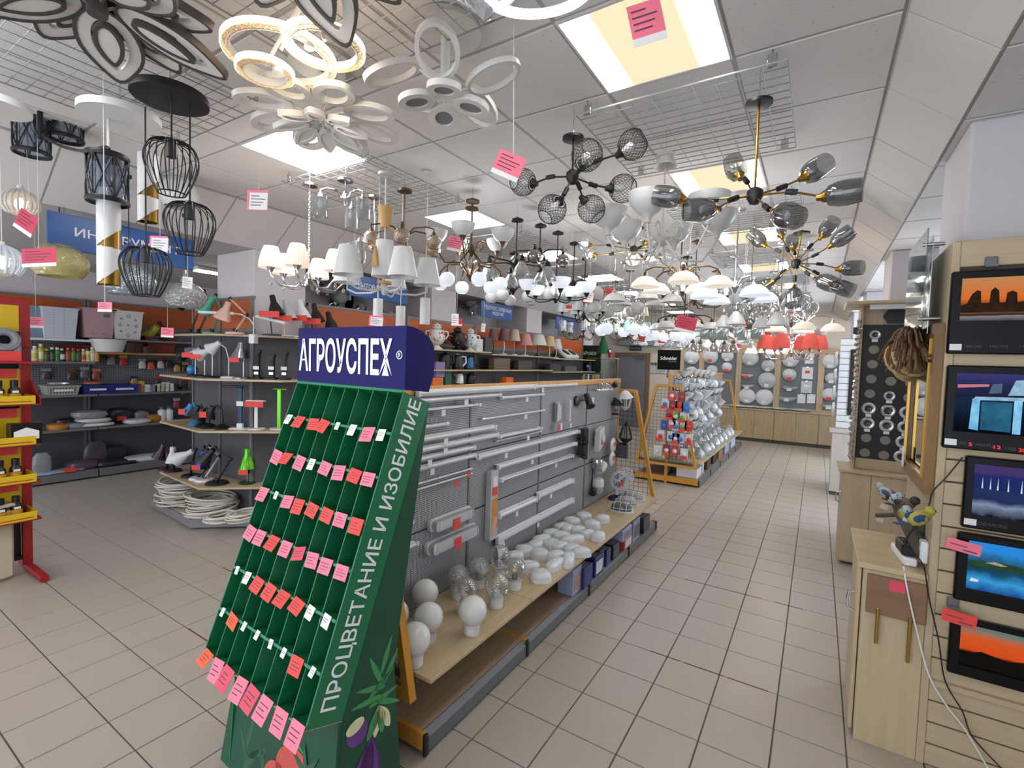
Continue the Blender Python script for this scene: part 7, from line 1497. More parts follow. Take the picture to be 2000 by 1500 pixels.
def branch(label, cpx, hpx, y, shades, kind, sm, m, s=1.0, arm=None, lit=None, grp=GRP):
    """modern branched lamp: stem to a hub, stick arms to shades placed as (px, py, dy)"""
    top = onz(*cpx, 3.07); top.y = y; top = ony(*cpx, y); hub = ony(*hpx, y); arm = arm or m
    t = T('chandelier', label, 'chandelier', (top.x, y, hub.z), 0, group=grp); zt = min(3.09, top.z) - hub.z
    canopy(t, zt, m, .06, .03); hook_wire(t, zt); O('rod', B().cyl((hub.x - top.x, 0, 0), (0, 0, zt), .006, n=8), arm, t); hx = hub.x - top.x
    O('hub', B().lathe([(0, -.045), (.02, -.04), (.036, -.01), (.036, .02), (.02, .035), (0, .035)], 16, TR(hx, 0, 0)), m, t)
    for i, (px, py, dy) in enumerate(shades):
        p = ony(px, py, y + dy); p = Vector((p.x - top.x, dy, p.z - hub.z)); h = Vector((hx, 0, 0)); d = (p - h); L = d.length; e = p - d.normalized() * .07 * s
        mid = h.lerp(e, .55) + Vector((0, 0, -.01 if i % 2 else .02)); O('arm', B().tube([h, mid, e], .005, 6), arm, t); O('knuckle', B().cyl(mid - d.normalized() * .025, mid + d.normalized() * .025, .013, n=8), m, t)
        shade(t, kind, sm, e, d + Vector((0, 0, .08)), s, lit and (i in lit), GOLD if arm is GOLD else m)
    return t
# ---- E: black wire ball branch lamp, F: smoked glass branch lamp, I: second one, H: lit glass branch lamp
branch('black branch lamp with six wire mesh ball shades', (1120, 262), (1118, 345), 2.50, [(1022, 362, .0), (1146, 312, -.22), (1236, 288, .05), (1083, 412, -.1), (1150, 412, .12), (1214, 375, .18)], 'mesh', BLACKM, BLACKM)
branch('large brass branch lamp with smoked glass tumblers near the right light', (1483, 192), (1474, 382), 2.58, [(1436, 335, .2), (1592, 338, .22), (1642, 385, .0), (1306, 390, -.02), (1372, 418, -.16), (1532, 428, -.2)], 'cyl', SMK, BLACKP, .95, GOLD)
branch('second brass branch lamp with smoked glass tumblers, farther back', (1566, 450), (1555, 515), 4.5, [(1478, 470, .1), (1520, 450, .2), (1618, 448, .1), (1645, 468, -.1), (1660, 528, .1), (1610, 555, -.15), (1642, 565, .1), (1550, 580, -.1), (1495, 562, .1), (1472, 575, -.1), (1548, 480, .3)], 'cyl', SMK, BLACKP, 1.05, GOLD)
branch('branch lamp with lit clear glass balls left of the white ornate lamp', (1245, 440), (1238, 488), 4.4, [(1140, 478, 0), (1152, 500, .2), (1198, 465, -.1), (1268, 470, .2), (1236, 512, -.15), (1272, 512, .1), (1300, 505, .25), (1318, 470, 0)], 'ball', CLG, BLACKP, 1.0, GOLD, lit=(0, 1, 2, 4, 5))
# ---- flat LED flower lamps near the camera
def oval(a, c, n=28, tip=0.0, off=0.0): return [(off + a * math.cos(2 * PI * i / n) * (1 + tip * max(0, math.cos(2 * PI * i / n)) ** 6), c * math.sin(2 * PI * i / n) * (1 - tip * 1.3 * max(0, math.cos(2 * PI * i / n)) ** 2)) for i in range(n)]
LEDW = mat('led_acrylic', 'cfcdca', .35, var=.02); LEDG = mat('grey_disc', '77757a', .5); PEDGE = mat('petal_edge_dark', '4e4a4a', .4, metal=.3); WRM = glow('warm_led_ring', 'ffdcae', 3.0, 'fff0dc'); CRG = glass('ring_crystal', 'f4e2c0', .3, .08, .9, bump=.8, bscale=90, body='e8cfa0', bodyw=.5); COOL = glow('cool_led_ring', 'e4f0ff', 9.0, 'f0f6ff')
def flower_lamp(label, c, petals, m, stalk=True):
    t = T('led_flower_lamp', label, 'ceiling lamp', c, 0, group='flat LED lamps near the camera'); zt = 3.195 - c.z
    O('ceiling_plate', B().lathe([(0, zt), (.14, zt), (.15, zt - .03), (0, zt - .035)], 28), m, t); O('stem', B().cyl((0, 0, .0), (0, 0, zt - .03), .02, n=10), m, t)
    for a, r, ra, rb_, tip, z, tilt, w, inner, im in petals:
        M = RZ(R(a)) @ TR(r, 0, z) @ RY(R(tilt))
        p = O('petal', B().band(oval(ra, rb_, tip=tip), oval(ra - w, rb_ - w, tip=tip), -.012, .012, M), m, t)
        if inner: O('petal_disc', B().prism(oval(ra - w + .001, rb_ - w + .001, tip=tip), -.006, .008, M), im, p)
        if stalk: O('petal_arm', B().cyl(M @ Vector((-ra + w / 2, 0, 0)), (0, 0, .0), .006, n=6), m, p)
    return t
def two_tone(label, c, n, R0, ang0):   # dark edged pointed petals with pale nested bands
    t = T('led_flower_lamp', label, 'ceiling lamp', c, 0, group='flat LED lamps near the camera'); zt = 3.195 - c.z
    O('ceiling_plate', B().lathe([(0, zt), (.16, zt), (.17, zt - .03), (0, zt - .035)], 28), PEDGE, t); O('stem', B().cyl((0, 0, -.02), (0, 0, zt - .03), .03, n=10), PEDGE, t)
    for k in range(n):
        a = ang0 + 360 / n * k; lo = k % 2; M = RZ(R(a)) @ TR(R0 * (.62 if lo else .78), 0, .05 if lo else .0) @ RY(R(14))
        p = O('petal', B().band(oval(.17, .105, tip=.18), oval(.158, .093, tip=.18), -.014, .014, M), PEDGE, t); O('petal_face', B().band(oval(.158, .093, tip=.18), oval(.115, .055, tip=.15), -.010, .006, M), LEDW, p); O('petal_inner', B().band(oval(.095, .045, tip=.15, off=-.02), oval(.08, .032, tip=.15, off=-.02), -.03, -.008, M), PEDGE, p); O('petal_core', B().prism(oval(.079, .031, tip=.15, off=-.02), -.026, -.012, M), LEDW, p); O('petal_arm', B().cyl(M @ Vector((-.16, 0, 0)), (0, 0, -.005), .008, n=6), PEDGE, p)
    return t
two_tone('large flower lamp with dark edged pointed petals at top left', onz(190, 18, 2.95), 10, .27, 8)
two_tone('pale petal lamp cut off by the top edge of the frame', onz(570, -118, 2.96), 8, .24, 28)
flower_lamp('white LED flower lamp with eight double petals before a ceiling light', onz(628, 228, 2.93), [(20 + 45 * k, .25, .125, .088, .0, .0, 7, .032, False, None) for k in range(8)] + [(42 + 45 * k, .13, .075, .045, .2, -.05, 14, .018, True, LEDW) for k in range(8)], LEDW)
flower_lamp('white LED lamp with five tilted rings and grey discs', onz(868, 178, 2.93), [(72 * k + 15, .22, .12, .085, 0, .03, 24 if k % 2 else -18, .016, False, None) for k in range(5)] + [(90 * k + 40, .115, .078, .07, 0, -.05, 10, .030, True, LEDG) for k in range(4)], LEDW)
rg = T('crystal_ring_lamp', 'three lit crystal rings glowing warm at the top', 'ceiling lamp', onz(600, 92, 2.95), 0); zt = 3.195 - rg.location.z
O('ceiling_plate', B().lathe([(0, zt), (.06, zt), (.065, zt - .03), (0, zt - .035)], 26), LEDW, rg)
for px, py, r, dz, lab in ((548, 108, .20, 0, 'large'), (634, 90, .14, -.01, 'right'), (518, 138, .10, -.06, 'small')):
    p = onz(px, py, rg.location.z + dz) - rg.location; M = TR(p)
    q = O('ring', B().lathe([(r, .010), (r + .006, .010), (r + .006, -.012), (r, -.012), (r, .010)], 48, M, close=False), WRM, rg); O('crystal_band', B().lathe([(r, .014), (r - .022, .012), (r - .022, -.016), (r, -.017)], 48, M, close=False), CRG, q); O('inner_rim', B().lathe([(r - .022, .012), (r - .026, .012), (r - .026, -.018), (r - .022, -.018)], 48, M, close=False), GREYW, q); O('ring_arm', B().cyl(p + Vector((0, 0, .02)), (0, 0, zt - .04), .008, n=6), GREYW, q); O('arm_cap', B().cyl(p + Vector((r - .02, 0, -.03)), p + Vector((r - .02, 0, .01)), .018, n=12), GREYW, q)
lamp_light(rg, -.09, 5, (1, .84, .62), .1)
c = onz(1050, -18, 2.99); t = T('led_ring_lamp', 'cool white lit ring lamp cut off by the top edge', 'ceiling lamp', c, R(20)); O('ring', B().torus(.13, .016, None, 44, 8, 1.25, .8), COOL, t); O('ring_shell', B().torus(.15, .012, TR(0, 0, .012), 44, 8, 1.25, .8), LEDW, t); O('hanger', B().cyl((.1, 0, .0), (.1, 0, .207), .003, n=5).cyl((-.1, 0, 0), (-.1, 0, .207), .003, n=5), CHROME, t)
t = T('crystal_lamp', 'crystal lamp wrapped in film at the top edge', 'ceiling lamp', onz(945, 5, 3.0), 0); O('film', B().lathe([(.0, -.06), (.04, -.02), (.11, .03), (.07, .07), (.02, .1)], 9), FOIL, t); O('hook', B().cyl((0, 0, .1), (0, 0, .197), .003, n=5), CHROME, t)
# ---- pendants at the left
def at_(px, py, y): return ony(px, py, y)
def cage(t, p, w=.105, h=.24):
    b = B(); n = 20
    prof = [(.03, 0), (.075, -.012), (.1, -.05), (.105, -.1), (.085, -.17), (.055, -.235)]
    for k in range(n): a = 2 * PI * k / n; b.tube(smooth_path([p + Vector((r * w / .105 * math.cos(a), r * w / .105 * math.sin(a), z * h / .24)) for r, z in prof], 3), .0028, 4)
    b.torus(.055 * w / .105, .0035, TR(p + Vector((0, 0, -.235 * h / .24))), 24, 5); b.torus(.03 * w / .105, .004, TR(p), 18, 5)
    o = O('cage', b, BLACKM, t); O('lamp_holder', B().cyl(p + Vector((0, 0, .01)), p + Vector((0, 0, -.075)), .021, n=12), BLACKP, o)
c = onz(333, 190, 3.0); t = T('cage_pendant', 'round black ceiling plate with three black wire cage pendants', 'pendant lamp', c, 0); O('ceiling_plate', B().lathe([(0, .02), (.155, .02), (.16, .01), (.16, -.015), (0, -.02)], 40), BLACKM, t); O('hook', B().cyl((0, 0, .02), (0, 0, .195), .004, n=5), CHROME, t)
for px, py, dy in ((335, 276, -.03), (371, 398, .06), (285, 484, -.02)):
    p = at_(px, py, c.y + dy) - c; O('cord', B().cyl((p.x, p.y, 0), p, .004, n=6), BLACKP, t); cage(t, p, .108, .245)
WTUB = mat('white_tube', 'd6d5d5', .4, var=.02); GIN = mat('gold_inside', '8a6a2c', .3, metal=.9, var=.2)
c = onz(235, 228, 3.02); t = T('tube_pendant', 'round white plate with white spiral cut tubes, gold inside', 'pendant lamp', c, 0); O('ceiling_plate', B().lathe([(0, .02), (.18, .02), (.18, -.015), (0, -.02)], 40), WTUB, t); O('hook', B().cyl((0, 0, .02), (0, 0, .176), .004, n=5), CHROME, t)
for px, py, dy, L in ((212, 372, -.04, .50), (289, 302, .22, .40)):
    p = at_(px, py, c.y + dy) - c; r = .052; O('cord', B().cyl((p.x, p.y, -.02), (p.x, p.y, p.z), .006, n=6), WTUB, t)
    b = B(); n = 72; vs = []; fs = []; rows = 110         # tube wall with two slanting openings
    for j in range(rows + 1):
        for i in range(n): a = 2 * PI * i / n; vs.append((p.x + r * math.cos(a), p.y + r * math.sin(a), p.z - L * j / rows))
    for j in range(rows):
        for i in range(n):
            a = (2 * PI * (i + .5) / n + R(19) + PI) % (2 * PI) - PI; z = L * (j + .5) / rows; u = math.sin(max(-PI / 2, min(PI / 2, a)))
            cut = abs(a) < 2.2 and any(zc - .05 * u < z < zc - .05 * u + .11 * ((1 + u) / 2) for zc in (L * .5, L * .9))
            if not cut: fs.append((j * n + i, j * n + (i + 1) % n, (j + 1) * n + (i + 1) % n, (j + 1) * n + i))
    b.add(vs, fs); tb = O('tube', b, WTUB, t); O('tube_top', B().lathe([(0, .0), (r, 0)], 28, TR(p), close=False), WTUB, tb); O('gold_liner', B().lathe([(r - .003, -.02), (r - .003, -L + .002)], 28, TR(p), close=False), GIN, tb)
c = onz(-15, 205, 3.02); t = T('tube_pendant', 'white plate cut off at the left edge with white cord', 'pendant lamp', c, 0); O('ceiling_plate', B().lathe([(0, .02), (.15, .02), (.15, -.015), (0, -.02)], 40), WTUB, t); O('cord', B().cyl((.07, -.02, -.02), (.07, -.02, -.5), .005, n=6), WTUB, t); O('hook', B().cyl((0, 0, .02), (0, 0, .176), .004, n=5), CHROME, t)
STRIPE = glass('ribbed_lit_glass', 'fff6ea', .25, .1, .8, body='efe4d6', bodyw=.45)
def ribball(label, px, py, y, r, warm, ptop):
    p = at_(px, py, y); t = T('rib_pendant', label, 'pendant lamp', p, 0, group='lit ribbed glass pendants'); b = B()
    for k in range(18): a = 2 * PI * k / 18; b.tube([(r * math.sin(th) * math.cos(a), r * math.sin(th) * math.sin(a), r * .95 * math.cos(th)) for th in [.2 + i * .24 for i in range(10)]], .0075 * r / .1, 5)
    O('ribs', b, LEDW if warm else mat('cool_rib', 'd2dce6', .3), t); O('glass', B().sphere((0, 0, 0), r * .9, 20, 12), STRIPE, t); O('bulb', B().sphere((0, 0, -.01), r * .32, 12, 8), BULB if warm else emis('cool_bulb', 'cfe4ff', 14.0), t); O('cord', B().cyl((0, 0, r * .95), (0, 0, 3.1975 - p.z), .003, n=5), STRING, t); O('collar', B().lathe([(.02, r * .92), (.016, r * .92 + .03), (0, r * .92 + .03)], 12), WTUB, t)
ribball('warm lit ribbed glass ball pendant', 40, 398, 1.02, .095, True, 0); ribball('cool lit ribbed glass pendant at the left edge', 4, 512, .92, .11, False, 0)
def dome_pendant(label, px, py, y, w, h, m, capm=STEEL, cordtop=3.1):
    p = at_(px, py, y); t = T('glass_pendant', label, 'pendant lamp', p, 0, group='textured glass pendants'); O('glass', B().lathe([(.025, h * .5), (w * .55, h * .42), (w * .85, h * .2), (w, -.05 * h), (w * .92, -.3 * h), (w * .72, -.5 * h), (w * .70, -.5 * h), (w * .9, -.28 * h)], 32, close=False), m, t); O('cap', B().lathe([(.05, h * .48), (.035, h * .5 + .03), (.018, h * .5 + .06), (.012, h * .5 + .10), (0, h * .5 + .10)], 16), capm, t); O('cord', B().cyl((0, 0, h * .5 + .1), (0, 0, cordtop - p.z), .004, n=6), BLACKP, t); O('cord_grip', B().cbox(-.035, .035, -.012, .012, cordtop - p.z - .03, cordtop - p.z, .006), BLACKP, t); O('hook', B().cyl((0, 0, cordtop - p.z), (0, 0, 3.1975 - p.z), .002, n=4), CHROME, t)
dome_pendant('yellow textured glass dome pendant with grey cap', 117, 508, 1.35, .185, .26, glass('yellow_textured', 'f2ecc4', .10, .1, .7, bump=1.0, bscale=26, body='e0d690', bodyw=.5)); dome_pendant('pale blue textured glass dome pendant behind a cage', 252, 545, 1.60, .175, .24, glass('blue_textured', 'd4e0ea', .2, .08, .9, bump=1.2, bscale=26, body='a8bccc', bodyw=.35)); dome_pendant('clear crackled glass ball pendant with white card', 362, 576, 1.95, .155, .20, glass('crackle_ball', 'e4e4e6', .18, .06, .9, bump=1.4, bscale=40, body='c4c2c4', bodyw=.3), CHROME, 2.9)
dome_pendant('white bell pendant behind the upper wire cage', 350, 375, 1.9, .14, .24, OPW, WTUB)
# black lantern chandelier
c = at_(78, 205, 1.0); t = T('lantern_chandelier', 'black lantern chandelier with lattice shades and scroll arms', 'chandelier', c, 0); rod(t, .0, 3.18 - c.z, BLACKM, chain=True); O('hub', B().cyl((0, 0, -.2), (0, 0, .02), .014, n=10), BLACKM, t)
for px, py in ((62, 262), (210, 350), (128, 235)):
    p = at_(px, py, 1.0 + (.0 if px < 200 else .05) + (.15 if px == 128 else 0)) - c; Lh, r = .23, .088
    O('arm', B().tube(smooth_path([Vector((0, 0, -.17)), p * .35 + Vector((0, 0, -.10)), p * .7 + Vector((0, 0, .02)), p + Vector((0, 0, Lh * .5 + .05)), p + Vector((0, 0, Lh * .5))], 4), .008, 6), BLACKM, t); O('scroll', B().tube([p * .5 + Vector((.035 * (1 - u / 8) * math.cos(u), 0, .05 + .035 * (1 - u / 8) * math.sin(u))) for u in [i * .6 for i in range(11)]], .004, 5), BLACKM, t)
    b = B(); b.torus(r, .008, TR(p + Vector((0, 0, Lh / 2))), 24, 6, rz=.014); b.torus(r, .008, TR(p - Vector((0, 0, Lh / 2))), 24, 6, rz=.014)
    for k in range(6):
        a = PI / 3 * k; a2 = a + PI / 3
        for u, w in ((a, a2), (a2, a), (a, a)): b.tube([p + Vector((r * math.cos(u + (w - u) * q / 4), r * math.sin(u + (w - u) * q / 4), Lh / 2 - Lh * q / 4)) for q in range(5)], .004, 5)
    s = O('lantern', b, BLACKM, t); O('lantern_glass', B().lathe([(r * .9, -Lh / 2), (r * .9, Lh / 2)], 20, TR(p), close=False), glass('lantern_pane', 'c8d4e2', .14, .06, .9, body='6a7c98', bodyw=.2), s); O('lantern_cap', B().lathe([(r, Lh / 2), (r * .5, Lh / 2 + .025), (0, Lh / 2 + .04)], 20, TR(p)), BLACKM, s)
# ---- mid left: fabric, wood and glass chandeliers
chand('chrome chandelier with lit pleated fabric shades', -3.28, 2.30, 2.36, 6, .26, 'pleat', PLEAT, CHROME, chain=True, drops=True, a0=.15, sag=.07); 
t = chand('white chandelier with white conical shades and wood cones', -2.60, 2.42, 2.27, 5, .30, 'cone', OPW, GREYW, a0=.9, s=1.15, sag=.03, cap=False); O('wood_cone', B().lathe([(.03, .42), (.055, .56), (.0, .56)], 16), LWOOD, t); O('wood_ring', B().lathe([(.05, .03), (.05, .05), (0, .05)], 16), LWOOD, t); O('centre_shade', B().lathe([(.09, .08), (.06, .33), (0, .33)], 24), OPW, t); O('wood_inlay', B().prism([(-.03, .14), (.03, .14), (.0, .28)], -.095, -.075, MXZ), LWOOD, t)
chand('chrome lamp with two tilted banded glass cylinders', -2.95, 2.36, 2.92, 3, .17, 'tube', CLG, CHROME, up=False, sag=.05, s=.95, a0=2.2); chand('chrome lamp with straight banded glass cylinders', -3.05, 2.72, 2.66, 4, .24, 'tube', glass('banded_glass', 'e8eaec', .25, .08, .8, body='c8cacc', bodyw=.35), CHROME, up=False, a0=.4)
chand('dark bronze lamp with amber glass balls', -2.72, 2.72, 2.72, 6, .26, 'ball', AMBG, BRZ, up=False, s=.8, a0=.2)
for px, py, y, lab in ((738, 608, 2.75, 'left white cylinder pendant above the blue header'), (782, 622, 2.9, 'middle white cylinder pendant partly behind the header'), (830, 608, 2.8, 'right white cylinder pendant beside the samovar')):
    p = at_(px, py, y); t = T('cylinder_pendant', lab, 'pendant lamp', p, 0, group='white cylinder pendants'); O('cylinder', B().lathe([(.0, .10), (.036, .10), (.038, .095), (.038, -.10), (.034, -.10), (.034, .09)], 24, close=False), WTUB, t); O('cord', B().cyl((0, 0, .1), (0, 0, 3.197 - p.z), .003, n=5), WTUB, t); O('rose', B().lathe([(.03, 3.197 - p.z), (.03, 3.17 - p.z), (0, 3.17 - p.z)], 14), WTUB, t)
chand('antique bronze chandelier with white bells facing up', -2.40, 3.15, 2.66, 5, .28, 'bowl', OPW, BRZ, a0=.1, sag=.1, scroll=True); chand('bronze chandelier with lit white glass balls facing down', -2.52, 3.30, 2.50, 6, .26, 'ball', LITC, BRZ, up=False, s=.85, a0=.4, sag=.09)
chand('black flat armed lamp with clear glass bells', -2.35, 3.75, 2.66, 6, .30, 'bell', CLG, BLACKM, up=False, sag=.02, a0=.2, s=1.1); chand('black lamp with brown mirrored ball spots', -2.25, 4.0, 2.80, 4, .22, 'ball', BROWN, BLACKM, up=False, sag=.03, s=.9); chand('black cross armed lamp with lit white bowls', -2.22, 4.3, 2.42, 5, .30, 'bowl', LITC, BLACKM, sag=.02, s=1.05); chand('black slatted rose lamp with white glass balls', -2.25, 4.75, 2.62, 6, .24, 'ball', OPW, BLACKM, up=False, sag=.03, s=1.15)
# ---- white ornate chandelier at the right
t = chand('white ornate chandelier with large white bowls and curled arms', -.84, 3.0, 2.56, 6, .33, 'bowl', OPW, GREYW, sag=.13, s=1.25, scroll=True, chain=True, hub=.06, a0=.55); O('canopy_cup', B().lathe([(.0, .52), (.03, .51), (.07, .43), (.066, .43), (0, .48)], 18), GREYW, t)
# ---- the crowd of lamps farther back
FAR = [(-.95, 3.95, 2.50, 5, .28, 'dome', LITW, BRZ, 0, 'bronze lamp with lit white domes below the ornate chandelier'), (-.60, 4.3, 2.44, 4, .26, 'dome', LITC, CHROME, 0, 'chrome lamp with lit frosted domes near the smoked tumblers'), (-1.55, 4.9, 2.52, 5, .30, 'dome', OPW, CHROME, 0, 'chrome lamp with wide grey white domes'), (-2.0, 5.3, 2.50, 6, .28, 'ball', OPW, CHROME, 0, 'chrome lamp with frosted balls in front of a light panel'),
       (-.55, 4.9, 2.32, 4, .24, 'bell', OPW, CHROME, 0, 'frosted cone lamp hanging under the domes'), (-1.1, 5.2, 2.46, 6, .30, 'bowl', CLG, BRZ, 1, 'bronze lamp with clear bowls'), (-.35, 5.6, 2.5, 5, .28, 'ball', CLG, CHROME, 0, 'clear glass ball lamp beside the soffit'), (-2.45, 5.5, 2.36, 5, .26, 'cone', OPW, BLACKM, 1, 'black lamp with small white fabric shades'),
       (-2.1, 5.9, 2.30, 5, .28, 'ball', LITC, CHROME, 0, 'chrome lamp with lit glass balls above the teal shades'), (-2.2, 6.4, 2.18, 5, .26, 'cone', TEAL, BRZ, 1, 'bronze lamp with teal fabric shades'), (-2.15, 6.3, 2.40, 5, .20, 'cone', CREAM, GREYW, 1, 'cream lamp with small pale green shades and curls'), (-2.95, 6.6, 2.20, 5, .30, 'tube', CLG, BRZ, 1, 'bronze lamp with clear glass cups near the far blue sign'),
       (-1.35, 5.9, 2.32, 6, .30, 'dome', OPW, BLACKM, 0, 'black armed lamp with grey domes in the centre'), (-.85, 6.0, 2.24, 8, .28, 'cube', glass('aqua_cube', 'cfe0de', .25, .1, .7, body='b4c8c6', bodyw=.45), CHROME, 0, 'chrome lamp with pale aqua glass cubes'), (-.45, 6.5, 2.40, 6, .28, 'ball', SMK, CHROME, 0, 'chrome lamp with smoked balls'), (-1.75, 6.8, 2.28, 6, .28, 'ball', LITC, CHROME, 0, 'lit crystal like ball lamp above the door'),
       (-1.2, 6.9, 2.14, 5, .26, 'bell', glass('champagne_glass', 'd8cfc4', .22, .08, .8, body='a89c90', bodyw=.4), BRZ, 0, 'bronze lamp with champagne glass bells'), (-1.6, 7.3, 2.10, 4, .22, 'cone', OPW, CHROME, 1, 'chrome lamp with two tier white shades'), (-.15, 6.0, 2.30, 4, .26, 'dome', LITW, CHROME, 0, 'chrome scroll lamp with lit domes beside the soffit'), (-.20, 6.9, 2.16, 5, .24, 'bowl', OPW, CHROME, 1, 'chrome lamp with marbled bowls above the red shades'),
       (-.55, 7.2, 2.14, 4, .22, 'bell', LITW, CHROME, 0, 'lamp with warm lit bells left of the red shades'), (-.95, 7.6, 2.30, 6, .3, 'dome', OPW, CHROME, 0, 'wide grey dome lamp far back'), (-2.7, 7.2, 2.42, 6, .28, 'bowl', OPW, BRZ, 1, 'bronze bowl lamp far back on the left'), (-3.1, 4.9, 2.62, 5, .26, 'ball', OPW, BLACKM, 0, 'black lamp with frosted balls by the left soffit'),
       (-1.9, 8.1, 2.22, 6, .26, 'ball', CLG, CHROME, 0, 'chrome lamp with tiny crystals above the black sign'), (-1.3, 8.3, 2.36, 6, .3, 'ball', LITC, CHROME, 0, 'lit ball lamp far back in the centre'), (-.6, 8.4, 2.34, 5, .28, 'dome', OPW, CHROME, 0, 'grey dome lamp far back on the right'), (-2.5, 8.5, 2.36, 5, .26, 'bell', OPW, BRZ, 0, 'bronze bell lamp far back on the left'), (-3.2, 8.0, 2.4, 5, .26, 'cone', CREAM, BRZ, 1, 'bronze lamp with cream shades near the far column'),
       (-1.0, 9.4, 2.3, 6, .28, 'bowl', OPW, CHROME, 1, 'rearmost bowl lamp on the right'), (-1.9, 9.6, 2.3, 6, .28, 'ball', LITC, CHROME, 0, 'rearmost lit ball lamp'), (-2.8, 9.8, 2.34, 5, .26, 'bell', OPW, BRZ, 0, 'rearmost bell lamp on the left'), (-.5, 9.8, 2.3, 5, .26, 'cone', OPW, CHROME, 1, 'rearmost lamp with white fabric shades'), (-1.5, 10.8, 2.36, 6, .28, 'dome', OPW, CHROME, 0, 'last dome lamp before the back wall'), (-.7, 11.0, 2.36, 5, .26, 'ball', LITW, CHROME, 0, 'last warm lit lamp before the back wall')]
for k, (x, y, z, n, r, kind, sm, m, up, lab) in enumerate(FAR): chand(lab, x, y, z, n, r, kind, sm, m, up=bool(up), s=1.05 if kind != 'cone' else .8, a0=k * .7, sag=.06, scroll=(k % 3 == 0), drops=(k % 4 == 2), lit=(k % 5 == 0))
chand('chrome chandelier with lit red fabric shades', -.26, 6.3, 1.98, 6, .27, 'pleat', REDS, CHROME, chain=True, a0=.2, sag=.07, drops=True)
# ---- price tags dangling on strings
TW = {'P': PINKT, 'R': REDT, 'C': CRIMT, 'W': CARD}
def dangle(label, px, py, w, h, col, y, ztop, rot=0.0, yaw=.4, border=None, flap=True):
    p = at_(px, py, y); k = (0.846 * y - .531 * p.x) / FPX; w *= k; h *= k
    t = T('price_tag', label, 'price tag', p, 0, group='price tags dangling on strings'); M = RZ(yaw) @ RY(R(rot))
    c_ = O('card', B().box(-w / 2, w / 2, -.0008, .0008, -h / 2, h / 2, M), TW[col], t, smooth=False)
    if border: O('border', B().band([(-w / 2 - .012, -h / 2 - .004), (w / 2, -h / 2 - .004), (w / 2, h / 2 + .012), (-w / 2 - .012, h / 2 + .012)], [(-w / 2, -h / 2), (w / 2 - .002, -h / 2), (w / 2 - .002, h / 2), (-w / 2, h / 2)], -.002, -.0009, M @ Matrix(((1, 0, 0, 0), (0, 0, 1, 0), (0, 1, 0, 0), (0, 0, 0, 1)))), TW[border], c_, smooth=False)
    elif flap: O('white_flap', B().box(-w / 2, w / 2, -.002, -.001, -h / 2 - h * .18, -h / 2 + .004, M), CARD, c_, smooth=False)
    b = B()
    for q in range(4): b.box(-w * .4, w * (.05 + .1 * ((q * 7) % 4)), -.0022, -.0014, h * (.28 - .18 * q), h * (.32 - .18 * q), M)
    O('print_lines', b, INK, c_, smooth=False); O('string', B().cyl(M @ Vector((0, 0, h / 2 - .003)), (0, 0, 3.1975 - p.z), .0016, n=4), STRING, t); return t
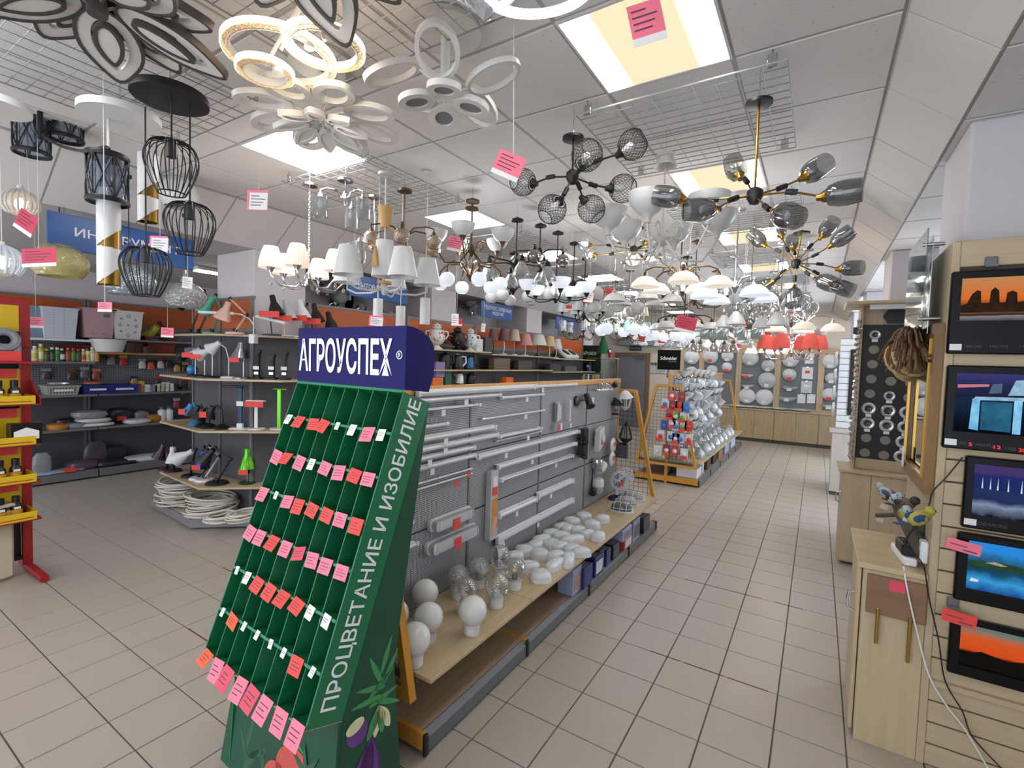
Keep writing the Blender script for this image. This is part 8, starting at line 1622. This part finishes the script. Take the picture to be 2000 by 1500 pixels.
for a in (('pink price tag hanging before the nearest right light', 1262, 38, 62, 66, 'P', 1.5, 3.1, -14), ('pink price tag on a long string beside the wire balls', 995, 320, 56, 40, 'P', 1.75, 2.95, 24), ('crimson price tag on the warm lit pendant', 52, 432, 48, 34, 'C', .98, 2.6, 30), ('crimson price tag over the yellow glass dome', 76, 500, 80, 30, 'C', 1.0, 3.0, -2), ('pink price tag hanging over the pale basket', 70, 628, 36, 18, 'P', 1.3, 2.5, 0),
          ('pink price tag below the white spiral tube', 205, 598, 32, 16, 'P', 1.0, 1.98, 0), ('pink price tag hanging over the terracotta box', 327, 648, 28, 16, 'P', 1.9, 2.45, 2), ('pink price tag on the bronze chandelier', 889, 474, 28, 24, 'P', 2.9, 2.9, 12), ('large crimson price tag in the centre far lamps', 1340, 631, 38, 26, 'C', 4.4, 2.9, 12), ('red price tag left of the cream shades', 1191, 570, 16, 14, 'R', 4.8, 2.9, -8), ('red price tag under the black lamp', 1111, 600, 12, 8, 'R', 4.8, 2.8, 0), ('red price tag over the air curtain', 1254, 655, 12, 26, 'R', 6.5, 2.9, 4), ('small red price tag above the back panels', 1292, 667, 12, 8, 'R', 7, 2.7, 0), ('red price tag under the aqua cubes', 1452, 632, 13, 9, 'R', 6, 2.6, 0), ('red price tag left of the red shades', 1500, 651, 12, 7, 'R', 7, 2.6, 0), ('small red price tag far left of centre', 1443, 676, 8, 8, 'R', 8, 2.6, 0), ('red price tag over the samovars', 892, 628, 22, 12, 'R', 4.6, 2.4, 0)): dangle(*a)
for a in (('white price tag with pink edge on a long string', 505, 393, 40, 32, 'W', 1.5, 3.0, 3, .4, 'P'), ('white price tag with pink edge before the blue sign', 312, 478, 38, 26, 'W', 1.5, 2.75, 3, .4, 'P'), ('white price tag with red edge among the far lamps', 1150, 580, 18, 20, 'W', 4.6, 2.9, 8, .4, 'R'), ('white price tag with pink edge below cylinder pendants', 736, 628, 26, 16, 'W', 2.6, 2.25, 4, .4, 'P')): dangle(*a)
for a in (('white price tag stuck to the clear glass ball', 366, 552, 22, 22, 'W', 1.8, 2.5, 5), ('white price tag above the blue household sign', 692, 547, 11, 11, 'W', 3.0, 2.6, 0), ('white price tag over the black samovar', 889, 624, 14, 22, 'W', 4.5, 2.35, 0), ('white price tag below the teal shades', 1173, 642, 9, 12, 'W', 6, 2.2, 0), ('white price tag left of the teal shades', 1205, 640, 9, 14, 'W', 6, 2.2, 0), ('white price tag above the third bay', 1448, 650, 12, 16, 'W', 6, 2.4, 0), ('white price tag right of the third bay card', 1466, 675, 9, 11, 'W', 7, 2.4, 8), ('white price tag between red shades', 1549, 646, 12, 12, 'W', 6.2, 2.3, 0), ('white price tag under the third blue sign', 944, 640, 8, 16, 'W', 5, 2.5, 6), ('white price tag over the air curtain', 1241, 668, 7, 9, 'W', 6.6, 2.6, 0)): dangle(*a, flap=False)
# sconces shown in the niches of the left wall
for k, (px, py, lab) in enumerate(((596, 548, 'under the pleated shades'), (625, 560, 'left of the blue household sign'), (648, 592, 'above the conical desk lamps'), (668, 570, 'just left of the blue household sign'), (700, 603, 'below the blue household sign'), (745, 612, 'between the white cylinder pendants'), (905, 598, 'above the black samovar'), (922, 612, 'left of the third blue sign'), (388, 525, 'beside the first column'))):
    x = -5.725 if px > 400 else -5.80
    if px > 400: copy_tree(SP[k % 4] or SP[0], onx(px, py, x), 0, f'niche wall lamp {lab}', group='wall lamps in the left niches', scale=1.3)
